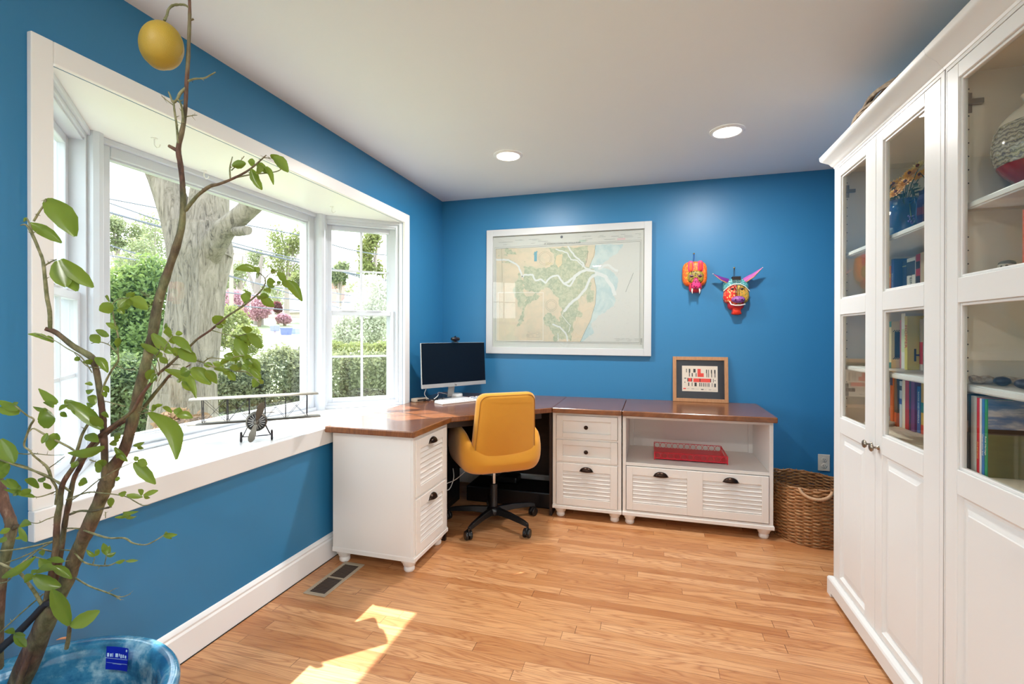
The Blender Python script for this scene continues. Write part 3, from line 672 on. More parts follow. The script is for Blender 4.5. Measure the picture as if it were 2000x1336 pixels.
# ------------------------------------------------------------------ framed nautical chart
def chart():
    x0, x1, z0, z1 = .417, 1.762, 1.112, 2.153; tilt = math.radians(-.3)
    t = thing('framed_chart', 'large white-framed coastal chart hanging on the blue back wall', 'picture', ((x0 + x1) / 2, 0, z0)); W, Hh = x1 - x0, z1 - z0
    FM = Matrix.Translation(((x0 + x1) / 2, 0, (z0 + z1) / 2)) @ Matrix.Rotation(-tilt, 4, 'Y') @ Matrix.Translation((-W / 2, 0, -Hh / 2))
    b = MB(); b.M = FM; fw = .055
    boxf(b, 0, W, 0, Hh, -.030, -.002, fw); b.build('frame', C('white_lacquer', 200, 203, 204, .35), t, bevel=.002)
    b = MB(); b.M = FM; b.box(fw - .002, -.012, fw - .002, W - fw + .002, -.008, Hh - fw + .002)
    SH = b; SM = [C('chart_paper', 184, 189, 184, .8)]
    def mid_(mat):
        if mat not in SM: SM.append(mat)
        return SM.index(mat)
    # printed chart: drawn in sheet coordinates read off the print (0..1 across, 0..1 down)
    iw, ih = W - 2 * fw, Hh - 2 * fw
    def uv(x, y):
        u = (x - 150) / 1360; yt = 205 - 75 * u; yb = 1185 + 10 * u; v = (y - yt) / (yb - yt); return (fw + u * iw, fw + (1 - v) * ih)
    rnd = random.Random(7)
    def rough(poly, amp=5, it=2, closed=True):
        P = [Vector(p) for p in poly]
        for _ in range(it):
            Q = []; m = len(P)
            for i in range(m if closed else m - 1):
                a_, b_ = P[i], P[(i + 1) % m]; d_ = b_ - a_; nrm = Vector((-d_.y, d_.x)); L_ = d_.length or 1; Q += [a_, (a_ + b_) / 2 + nrm / L_ * rnd.uniform(-1, 1) * amp * min(1, L_ / 40)]
            if not closed: Q.append(P[-1])
            P = Q
        return [tuple(p) for p in P]
    lay = [0]
    from mathutils.geometry import tessellate_polygon
    def poly(name, pts_list, mat, amp=6, it=2):
        b = SH; mi = mid_(mat); lay[0] += 1; y = -.0121 - lay[0] * .00010
        for pts in pts_list:
            y -= .00002
            P = [uv(*p) for p in (rough(pts, amp, it) if amp else pts)]
            for tri in tessellate_polygon([[Vector((p[0], p[1], 0)) for p in P]]):
                b.add([(P[i][0], y, P[i][1]) for i in tri], [(0, 1, 2)], mi)
    def line(name, lines, mat):
        b = SH; mi = mid_(mat); lay[0] += 1; y = -.0121 - lay[0] * .00010
        for pts, wd, amp in lines:
            y -= .000012
            P = rough(pts, amp, 3, False) if amp else pts; P = [Vector(uv(*p)) for p in P]; vs = []; n_ = len(P)
            for i, p in enumerate(P):
                d_ = (P[min(i + 1, n_ - 1)] - P[max(i - 1, 0)]); d_.normalize(); nn = Vector((-d_.y, d_.x)) * wd * iw / 1360 / 2
                vs += [(p.x + nn.x, y, p.y + nn.y), (p.x - nn.x, y, p.y - nn.y)]
            b.add(vs, [(2 * i, 2 * i + 1, 2 * i + 3, 2 * i + 2) for i in range(n_ - 1)], mi)
    def mottled(nm, c1, c2, sc):
        m = NT(nm); v = m.coord(); f = m.noise(v, sc, 5, .65, .5); m.col(m.mix(m.ramp(f, [(.42, (0, 0, 0, 1)), (.6, (1, 1, 1, 1))]), c1, c2)); m.set(rough=.8); return m.mat
    poly('printed_water', [[(1095, 272), (1330, 262), (1290, 340), (1180, 420), (1100, 455), (1230, 500), (1285, 560), (1282, 650), (1240, 720), (1275, 760), (1250, 820), (1120, 900), (1062, 980), (1085, 1060), (990, 1134), (955, 1134), (1000, 800), (1040, 500), (1040, 300)]], mottled('chart_water', lin(160, 182, 184), lin(176, 192, 190), 9), 8, 3)
    poly('printed_land', [[(175, 312), (640, 298), (1095, 272), (1092, 350), (1045, 470), (1000, 480), (1040, 560), (1085, 560), (1102, 640), (1098, 790), (1062, 930), (968, 1134), (190, 1134)]], mottled('chart_land', lin(192, 182, 160), lin(182, 178, 158), 12), 4, 2)
    marsh = mottled('chart_marsh', lin(148, 160, 140), lin(172, 178, 156), 38)
    poly('printed_marsh', [[(640, 300), (860, 288), (1035, 280), (1040, 330), (1022, 380), (1003, 470), (1090, 500), (1060, 560), (1035, 700), (950, 750), (945, 850), (985, 900), (925, 930), (900, 1040), (880, 1130), (730, 1132), (712, 1040), (645, 985), (632, 920), (700, 880), (780, 960), (800, 860), (770, 770), (700, 670), (640, 650), (590, 700), (450, 660), (440, 600), (440, 470), (560, 480), (640, 470), (720, 450), (735, 350)],
        [(262, 312), (325, 312), (380, 370), (455, 420), (470, 470), (450, 540), (400, 440), (300, 400), (180, 430), (180, 385), (290, 375)],
        [(400, 520), (440, 600), (440, 690), (480, 740), (420, 850), (380, 760), (350, 660)], [(1020, 740), (1035, 600), (1092, 690), (1060, 780), (1030, 790)], [(450, 780), (560, 700), (620, 720), (500, 800), (455, 850), (430, 980), (380, 1000), (440, 860)]], marsh, 14, 3)
    poly('printed_marsh', [[(750, 370), (800, 350), (800, 440), (770, 475), (742, 440)], [(650, 420), (720, 440), (640, 470)]], mottled('chart_hammock', lin(194, 180, 150), lin(184, 178, 150), 20), 6, 2)
    rivers = C('chart_river', 192, 200, 198, .8)
    line('printed_river', [([(175, 405), (300, 410), (400, 470), (430, 560), (450, 540), (530, 540), (555, 590), (600, 580), (650, 612), (700, 560), (760, 545), (815, 615), (870, 640), (920, 555), (990, 500), (1090, 500)], 16, 4),
        ([(740, 310), (850, 345), (880, 405), (940, 412), (990, 470)], 10, 4), ([(850, 285), (910, 370), (985, 430), (1010, 480), (1110, 520)], 14, 4), ([(820, 620), (860, 600), (940, 530), (1010, 500)], 20, 4),
        ([(1110, 530), (1050, 570), (1015, 660), (950, 740), (870, 800), (818, 868)], 22, 4), ([(818, 868), (800, 900), (880, 990), (860, 1050)], 5, 3), ([(715, 980), (785, 1005), (845, 1080), (852, 1132)], 14, 4), ([(770, 1130), (765, 1060)], 6, 3), ([(1100, 520), (1190, 560), (1240, 640), (1262, 720)], 30, 5), ([(1120, 480), (1200, 450), (1290, 500)], 20, 6)], rivers)
    ln = C('chart_ink_grey', 112, 118, 112, .8)
    lines = [([(1095, 275), (1080, 370), (1045, 470)], 2, 2), ([(1085, 560), (1102, 640), (1098, 790), (1062, 930), (968, 1134)], 2.5, 2), ([(1030, 330), (1025, 380), (1003, 465)], 3, 2)]
    def rect(a, c_, b_, d_, wd): return [([(a, c_), (b_, c_ - 75 * (b_ - a) / 1360 if c_ < 500 else c_ + 4)], wd, 0), ([(b_, c_ - 75 * (b_ - a) / 1360 if c_ < 500 else c_ + 4), (b_, d_ + 8)], wd, 0), ([(b_, d_ + 8), (a, d_)], wd, 0), ([(a, d_), (a, c_)], wd, 0)]
    lines += rect(165, 300, 1484, 1142, 1.6) + rect(175, 312, 1474, 1132, 2.4)
    for cx, cy, R_ in ((645, 392, 62), (645, 392, 50), (705, 812, 52), (705, 812, 40)): lines.append(([(cx + R_ * math.cos(a * PI / 16), cy + R_ * math.sin(a * PI / 16)) for a in range(33)], 1.5, 0))
    lines += [([(1420, 520), (1390, 600), (1356, 690)], 3, 0), ([(232, 310), (240, 560), (238, 700)], 2, 0)]
    line('printed_lines', lines, ln)
    line('printed_inset_border', [([(200, 700), (630, 698), (630, 1128), (200, 1128), (200, 700)], 5, 0)], C('chart_white_border', 206, 208, 202, .8))
    rows = []
    for k in range(46):
        x = 185 + rnd.random() * 1290; 
        if 640 < x < 940: continue
        yy = 232 - 75 * (x - 150) / 1360 + 12 + rnd.choice([0, 12, 24, 36]); rows.append(([(x, yy), (min(x + rnd.uniform(25, 80), 1480), yy - 2)], 3, 0))
    for k in range(26): x = rnd.uniform(470, 590); yy = 1040 + rnd.choice([10, 22, 34, 46, 58]); rows.append(([(x, yy), (min(x + rnd.uniform(15, 40), 610), yy)], 2, 0))
    for k in range(60): x = rnd.uniform(1120, 1460); yy = rnd.uniform(300, 1110); rows.append(([(x, yy), (x + 5, yy - 3)], 2, 0))
    for k in range(14): x = rnd.uniform(1220, 1440); yy = 1105 + rnd.choice([0, 10, 20]); rows.append(([(x, yy), (x + 30, yy)], 2, 0))
    line('printed_notes', rows, C('chart_note_grey', 146, 152, 148, .8))
    line('printed_legend_patch', [([(952, 238), (1015, 234)], 20, 0)], C('chart_green_patch', 166, 184, 172, .8)); line('printed_legend_patch', [([(1282, 222), (1350, 218)], 14, 0)], C('chart_pink_patch', 194, 170, 172, .8))
    line('printed_arrow', [([(556, 420), (556, 335)], 26, 0), ([(540, 360), (572, 330)], 12, 0)], C('chart_teal', 100, 150, 164, .8))
    p = uv(795, 202); SH.lathe([(.0105, 0), (.0105, .0002)], (p[0], -.0132, p[1]), 20, 'y', mi=mid_(C('seal_navy', 66, 76, 86, .7)))
    SH.add([(p[0] - .006, -.0136, p[1] + .003), (p[0], -.0136, p[1] - .003), (p[0] + .006, -.0136, p[1] + .003), (p[0], -.0136, p[1])], [(0, 1, 2, 3)], 0); pr_ = SH.build('chart_sheet', SM, t)
    p = uv(800, 258); text(pr_, 'ST. ANDREWS SOUND AND SATILLA RIVER', FM @ faceM((p[0], -.0133, p[1]), (1, 0, 0), (0, 0, 1)), .0155, C('chart_title_ink', 80, 86, 82, .8), 'printed_title', .0001)
    p = uv(1490, 1130); text(pr_, '11504', FM @ faceM((p[0], -.0133, p[1]), (0, 0, 1), (-1, 0, 0)), .020, C('chart_title_ink', 80, 86, 82, .8), 'printed_number', .0001)
    b = MB(); b.M = FM; b.box(fw - .001, -.020, fw - .001, W - fw + .001, -.018, Hh - fw + .001); b.build('glass_pane', M['picglass'], t)
chart()

# ------------------------------------------------------------------ small leaning picture
def small_picture():
    W, Hh = .388, .338; lean = math.radians(-6); base = Vector((1.918, -.052, TOPZ + .001))
    t = thing('framed_print', 'small wood-framed red and black print leaning on the console', 'picture', tuple(base))
    FM = Matrix.Translation(base) @ Matrix.Rotation(lean, 4, 'X')
    b = MB(); b.M = FM; boxf(b, 0, W, 0, Hh, -.0, .018, .026); b.build('frame', wood('pale_oak_frame', lin(190, 142, 100), lin(164, 116, 78), (30, 30, 4), .5, 6), t, bevel=.0015)
    b = MB(); b.M = FM; b.box(.024, .008, .024, W - .024, .0115, Hh - .024); mat_ = b.build('mat_board', C('mat_navy', 26, 30, 40, .8), t)
    iw, ih = W - .052, Hh - .052
    def P(x, y): return (.026 + (x - 275) / 1245 * iw, Hh - .026 - (y - 190) / 975 * ih)
    def rc(b, x0, y0, x1, y1, y=.0068):
        a, c_ = P(x0, y0), P(x1, y1); b.box(a[0], y, c_[1], c_[0], y + .0008, a[1])
    b = MB(); b.M = FM; rc(b, 425, 335, 1350, 985, .0072); b.mi = 1
    for q in ((830, 410, 915, 615), (915, 520, 992, 615), (575, 650, 690, 740), (722, 655, 1165, 748), (455, 905, 525, 932)): rc(b, *q, y=.0066)
    b.mi = 2
    for q in ((533, 412, 552, 505), (603, 412, 642, 510), (608, 510, 628, 612), (722, 412, 782, 505), (680, 520, 706, 612), (785, 520, 805, 612), (1052, 425, 1076, 520), (1062, 520, 1078, 620), (1108, 428, 1125, 620), (1178, 428, 1206, 520), (1186, 520, 1204, 620), (1262, 428, 1295, 520), (1272, 520, 1292, 622),
              (483, 645, 535, 668), (485, 748, 512, 768), (563, 648, 588, 738), (672, 648, 692, 738), (884, 655, 904, 745), (1160, 655, 1182, 745), (1230, 655, 1244, 748), (1262, 695, 1298, 710), (585, 762, 612, 852), (680, 762, 698, 852), (750, 762, 808, 855), (876, 765, 900, 858), (926, 765, 944, 858), (975, 765, 994, 860), (1018, 765, 1036, 860), (1068, 765, 1084, 860), (1112, 765, 1134, 860), (1260, 775, 1300, 865), (918, 920, 985, 942)): rc(b, *q, y=.0064)
    b.mi = 3
    for q in ((1190, 765, 1225, 860), (670, 910, 745, 932), (1115, 925, 1185, 945), (552, 915, 620, 925), (765, 922, 860, 930), (1005, 930, 1060, 938), (1205, 935, 1320, 943)): rc(b, *q, y=.0064)
    b.build('print_sheet', [C('print_cream', 224, 210, 192, .8), C('print_red', 226, 58, 44, .8), C('print_black', 34, 30, 32, .8), C('print_grey', 176, 162, 152, .8)], mat_)
    b = MB(); b.M = FM; b.box(.025, .004, .025, W - .025, .0055, Hh - .025); b.build('glass_pane', M['picglass'], t)
small_picture()

# ------------------------------------------------------------------ red tray
def tray():
    x0, x1, y0, y1, z0 = 1.783, 2.243, -.450, -.135, .4215; red = C('coral_red_enamel', 226, 40, 62, .35)
    t = thing('fretwork_tray', 'coral red metal tray with pierced sides on the console shelf', 'tray', ((x0 + x1) / 2, -.29, z0))
    b = MB(); b.box(x0, y0, z0 + .012, x1, y1, z0 + .015); b.build('tray_base', red, t)
    def side(a, c_):
        a, c_ = Vector(a), Vector(c_); u = (c_ - a).normalized(); L = (c_ - a).length; N = max(1, round(L / .0435)); b = MB(); r = .0014; h0, h1 = z0 + .010, z0 + .052
        b.tube([a + Vector((0, 0, h0)), c_ + Vector((0, 0, h0))], .0022, 6); b.tube([a + Vector((0, 0, h1)), c_ + Vector((0, 0, h1))], .0022, 6)
        st = L / N; zm = (h0 + h1) / 2; q = (h1 - h0) / 2
        for k in range(N):
            cx = st * (k + .5)
            # quatrefoil-like lozenge drawn with four concave arcs, linked by crossings
            for sx in (-1, 1):
                for sz in (-1, 1):
                    pts = []
                    for j in range(6):
                        s_ = j / 5; X = st / 2 * (1 - s_); Zz = q * s_; bulge = math.sin(PI * s_) * .0035
                        pts.append(a + u * (cx + sx * (X + bulge)) + Vector((0, 0, zm + sz * (Zz + bulge * .6))))
                    b.tube(pts, r, 5)
        return b.build('pierced_side', red, t, smooth=60)
    side((x0, y0, 0), (x1, y0, 0)); side((x1, y0, 0), (x1, y1, 0)); side((x1, y1, 0), (x0, y1, 0)); side((x0, y1, 0), (x0, y0, 0))
    for x, y in ((x0, y0), (x1, y0), (x1, y1), (x0, y1)):
        b = MB(); b.box(x - .003, y - .003, z0, x + .003, y + .003, z0 + .0525); b.build('corner_post', red, t)
tray()

# ------------------------------------------------------------------ wicker basket
def basket():
    c = Vector((2.734, -.400, 0)); t = thing('wicker_basket', 'round brown wicker basket with rope-wrapped handles in the corner', 'basket', tuple(c))
    m = NT('wicker_reed'); v = m.coord((1, 1, 6)); f = m.noise(v, 30, 3, .6); f2 = m.noise(m.coord((6, 6, 90)), 3, 2)
    m.col(m.mix(f2, m.ramp(f, [(.28, lin(84, 50, 26)), (.48, lin(172, 122, 74)), (.7, lin(222, 184, 132))]), lin(150, 98, 56))); m.set(rough=.6)
    R = lambda z: .205 + .016 * math.sin(min(z / .36, 1) * PI * .8)
    b = MB(); nr = 34; rnd = random.Random(3); NS = 30
    for k in range(nr):
        z = .006 + k * .0102; pts = []
        for j in range(NS * 3):
            a = 2 * PI * j / (NS * 3); wv = .0080 * math.cos(NS * a / 2 * 1 + (k % 2) * PI)
            rim = .018 * (math.cos(2 * (a + .9)) * .5 + .3) * (z / .36) ** 2
            pts.append((c.x + (R(z) + wv) * math.cos(a), c.y + (R(z) + wv) * math.sin(a), z + rim + rnd.uniform(-.0012, .0012)))
        b.tube(pts, .0068, 5, closed=True)
    b.build('woven_wall', m.mat, t, smooth=70)
    b = MB()
    for j in range(NS): a = 2 * PI * j / NS; b.tube([(c.x + R(z) * math.cos(a), c.y + R(z) * math.sin(a), z + .018 * (math.cos(2 * (a + .9)) * .5 + .3) * (z / .36) ** 2) for z in (.004, .12, .24, .352)], .0036, 5)
    b.build('stakes', m.mat, t)
    b = MB(); b.lathe([(.0, .003), (.198, .003), (.198, .010), (0, .010)][1:3], tuple(c), 40); b.build('bottom', m.mat, t)
    rp = NT('rope_wrap'); wv = rp.noise(rp.coord((1, 1, 1)), 220, 2); rp.col(rp.mix(wv, lin(214, 176, 138), lin(168, 124, 88))); rp.set(rough=.7)
    for a0, lab in ((math.radians(-98), 1), (math.radians(148), 0)):
        d = Vector((math.cos(a0), math.sin(a0), 0)); s = Vector((-d.y, d.x, 0)); b = MB(); pts = []
        for k in range(41):
            q = k / 40; ang = PI * q; off = .083 * math.cos(ang); zz = .352 - .052 * math.sin(ang) if lab else .350 + .012 * math.sin(ang)
            o = .228 + .012 * math.sin(ang) - off * off * 2.2
            pts.append(c + d * o + s * off + Vector((0, 0, zz)))
        b.tube(pts, [.0085 + .0018 * (i % 2) for i in range(41)], 8); b.build('rope_handle', rp.mat if lab else m.mat, t, smooth=60)
basket()
# ------------------------------------------------------------------ carved masks on the back wall
def dotted(name, base, dot, scale, thr=.32, ring=None):
    m = NT(name); v = m.coord(); vo = m.n('ShaderNodeTexVoronoi'); m.l(v, vo.inputs['Vector']); vo.inputs['Scale'].default_value = scale
    d = vo.outputs['Distance']; f = m.math('LESS_THAN', d, thr); c = m.mix(f, base, dot)
    if ring: c = m.mix(m.math('LESS_THAN', d, thr * .5), c, ring)
    m.col(c); m.set(rough=.45); return m.mat
def slabform(b, outline, y0, y1, round_=.25, c=None, n=6):
    """domed relief: outline (x,z) in the wall plane, back y0 (wall) to front y1"""
    cx = sum(p[0] for p in outline) / len(outline); cz = sum(p[1] for p in outline) / len(outline)
    if c: cx, cz = c
    rs = [[(x, y0, z) for x, z in outline]]
    for k in range(n + 1):
        a = PI / 2 * k / n; s = 1 - round_ * (1 - math.cos(a)) / 1.0 if k < n else None
        f = math.cos(a * .93); g = math.sin(a * .93)
        sc = (1 - round_) + round_ * f
        rs.append([(cx + (x - cx) * sc, y0 + (y1 - y0) * (.25 + .75 * g), cz + (z - cz) * sc) for x, z in outline])
    b.rings(rs)
def ell(cx, cz, rx, rz, n=24, p=2.0):
    o = []
    for k in range(n):
        a = 2 * PI * k / n; ca, sa = math.cos(a), math.sin(a); o.append((cx + rx * math.copysign(abs(ca) ** (2 / p), ca), cz + rz * math.copysign(abs(sa) ** (2 / p), sa)))
    return o[::-1]
def hook_and_cord(t, x, z, zc, cordmat, brass):
    b = MB(); b.lathe([(.003, 0), (.006, .004), (.006, .008), (.003, .011)], (x, 0, z), 12, 'y'); b.build('wall_hook', brass, t, smooth=50)
    b = MB(); b.tube([(x, -.009, z), (x - .004, -.010, z - .02), (x - .005, -.012, zc)], .0016, 5); b.tube([(x, -.009, z), (x + .003, -.010, z - .02), (x + .002, -.012, zc)], .0016, 5); b.build('hanging_cord', cordmat, t)
brass = paint('brass_hook', lin(190, 160, 100), .3, .1, metal=.8)
def mask1():
    X, Z = 2.073, 1.79
    t = thing('carved_mask', 'orange carved animal mask with pink ears, spotted pink snout and white tusks', 'mask', (X, 0, Z - .13), 'carved masks on the blue wall')
    org = dotted('orange_fleck', lin(238, 92, 32), lin(236, 168, 40), 120, .4); ol = dotted('olive_spot', lin(150, 132, 40), lin(40, 34, 18), 85, .38); pk = dotted('pink_spot', lin(244, 52, 122), lin(70, 12, 40), 70, .36)
    b = MB(); slabform(b, ell(X, Z - .058, .088, .094, 32, 3.6), 0, -.05, .28); b.build('head', org, t, smooth=60)
    b = MB(); slabform(b, ell(X + .004, Z - .145, .046, .055, 24, 3), 0, -.052, .2); b.build('jaw', C('mask_rose_red', 222, 44, 60, .45), t, smooth=60)
    b = MB(); slabform(b, ell(X + .004, Z - .085, .058, .050, 24, 2.6), -.040, -.068, .45); fc = b.build('brow', ol, t, smooth=60)
    for s in (-1, 1):
        b = MB(); slabform(b, ell(X + .004 + s * .034, Z - .006, .020, .045, 20, 3), -.03, -.062, .35); e = b.build('ear', C('mask_hot_pink', 246, 64, 128, .45), t, smooth=60)
        b = MB(); slabform(b, ell(X + .004 + s * .034, Z - .008, .012, .033, 20, 3), -.060, -.066, .4); b.build('ear_lining', C('mask_scarlet' if s > 0 else 'mask_orange', 232 if s > 0 else 240, 44 if s > 0 else 96, 30 if s > 0 else 34, .45), e, smooth=60)
        b = MB(); slabform(b, ell(X + .004 + s * .029, Z - .080, .017, .010, 18), -.066, -.071, .4); ey = b.build('eye_socket', C('mask_mauve', 150, 80, 96, .45), t, smooth=60)
        b = MB(); slabform(b, ell(X + .004 + s * .029, Z - .081, .011, .0065, 14), -.070, -.073, .4); b.build('eye', M['black'], ey, smooth=60)
        b = MB(); b.tube([(X + .004 + s * .022, -.072, Z - .165), (X + .004 + s * .027, -.079, Z - .190), (X + .004 + s * .024, -.080, Z - .212)], [.0062, .0055, .001], 8); b.build('tusk', C('ivory', 236, 226, 214, .4), t, smooth=60)
    b = MB(); slabform(b, [(X + .004 + x, Z + z) for x, z in ((-.010, -.095), (-.032, -.140), (-.034, -.158), (-.026, -.172), (0, -.176), (.026, -.172), (.036, -.158), (.034, -.140), (.010, -.095), (0, -.088))][::-1], -.055, -.098, .35, (X + .004, Z - .145)); b.build('snout', pk, t, smooth=60)
    hook_and_cord(t, X - .004, Z + .097, Z + .03, C('blue_cord', 30, 90, 170, .7), brass)
mask1()
def mask2():
    X, Z = 2.358, 1.60
    t = thing('carved_mask', 'carved donkey mask with long purple horns, red and yellow cheeks and purple nose', 'mask', (X, 0, Z - .2), 'carved masks on the blue wall')
    teal = dotted('teal_dots', lin(64, 142, 148), lin(150, 206, 200), 95, .34); red = dotted('red_rings', lin(232, 44, 30), lin(246, 190, 120), 64, .42, lin(232, 60, 36)); yel = dotted('ochre_dots', lin(206, 150, 52), lin(120, 132, 60), 105, .4); pur = dotted('purple_dots', lin(150, 84, 156), lin(96, 40, 110), 100, .34)
    b = MB(); slabform(b, ell(X - .002, Z + .028, .089, .062, 28, 2.4), 0, -.055, .35); b.build('crown', teal, t, smooth=60)
    for s, m_, nm in ((-1, red, 'left_cheek'), (1, yel, 'right_cheek')):
        o = []
        for x, z in ((0, .045), (.035, .042), (.065, .020), (.084, -.015), (.088, -.050), (.080, -.080), (.062, -.094), (.040, -.090), (.025, -.110), (0, -.118)): o.append((X + s * x, Z + z))
        if s > 0: o = o[::-1]
        b = MB(); slabform(b, o, -.006, -.070, .30, (X + s * .022, Z - .035)); b.build('cheek', m_, t, smooth=60, label='red ringed cheek' if s < 0 else 'yellow dotted cheek')
    b = MB(); b.tube([(X - .088, -.045, Z - .004), (X - .055, -.062, Z + .028), (X - .02, -.068, Z + .044), (X + .02, -.068, Z + .044), (X + .055, -.062, Z + .026), (X + .086, -.045, Z - .008)], .0032, 6); b.build('brow_band', C('ivory', 236, 226, 214, .4), t, smooth=60)
    for s in (-1, 1):
        b = MB(); b.tube([(X + s * .012, -.074, Z - .06), (X + s * .012, -.078, Z + .01), (X + s * .026, -.078, Z + .032), (X + s * .046, -.072, Z + .022), (X + s * .052, -.068, Z - .01)], .0022, 6); b.build('eye_line', M['softblack'], t)
        b = MB(); slabform(b, ell(X + s * .032, Z + .008, .012, .0075, 14), -.066, -.076, .4); b.build('eye', M['black'], t, smooth=60)
        tip = Vector((X - .163, -.075, Z + .122)) if s < 0 else Vector((X + .165, -.080, Z + .155)); root = Vector((X + s * .052, -.030, Z + .070)); mid = (root + tip) / 2 + Vector((0, -.01, -.008))
        b = MB(); b.tube([root, root * .7 + tip * .3 + Vector((0, 0, -.006)), mid, root * .2 + tip * .8 + Vector((0, 0, -.003)), tip], [.024, .024, .019, .010, .002], 12, squash=.55); h = b.build('horn', C('horn_purple', 120, 50, 140, .4) if s < 0 else C('horn_lilac', 186, 92, 168, .4), t, smooth=60, label='dark purple horn' if s < 0 else 'lilac horn')
        b = MB(); b.tube([root + Vector((0, -.010, -.020)), mid + Vector((0, -.012, -.014)), tip], [.0045, .0035, .001], 6); b.build('horn_edge', C('horn_edge_peach', 230, 170, 120, .5), h, smooth=60)
        b = MB(); b.ball(tip, .0032, 8, 6); b.build('horn_tip', C('ivory', 236, 226, 214, .4), h, smooth=60)
    b = MB(); b.box(X - .030, -.052, Z + .052, X + .028, -.012, Z + .098)
    for k in range(9): b.box(X - .029 + k * .0065, -.056, Z + .054, X - .0255 + k * .0065, -.050, Z + .102)
    b.build('hair_tuft', C('black_brown_hair', 26, 16, 12, .6), t)
    b = MB(); slabform(b, ell(X - .002, Z - .100, .055, .045, 24, 3), -.004, -.058, .25); b.build('muzzle', C('mask_crimson', 196, 26, 36, .45), t, smooth=60)
    b = MB(); b.ball((X + .005, -.080, Z - .070), (.046, .030, .026), 20, 12); nz = b.build('nose', pur, t, smooth=60)
    for s in (-1, 1):
        b = MB(); b.ball((X + .005 + s * .022, -.107, Z - .074), (.006, .004, .005), 8, 6); b.build('nostril', M['black'], nz, smooth=60)
    b = MB(); b.tube([(X - .050, -.062, Z - .078), (X - .040, -.075, Z - .105), (X - .015, -.085, Z - .112), (X + .02, -.085, Z - .112), (X + .052, -.072, Z - .104)], .0048, 8); b.build('teeth', C('ivory', 236, 226, 214, .4), t, smooth=60)
    b = MB(); slabform(b, [(X + x, Z + z) for x, z in ((-.034, -.125), (.034, -.125), (.028, -.150), (.036, -.172), (.020, -.180), (-.024, -.178), (-.032, -.170), (-.026, -.150))], -.010, -.060, .2); b.build('chin', C('mask_vermilion', 226, 52, 26, .45), t, smooth=60)
    hook_and_cord(t, X - .010, Z + .170, Z + .085, M['softblack'], brass)
mask2()

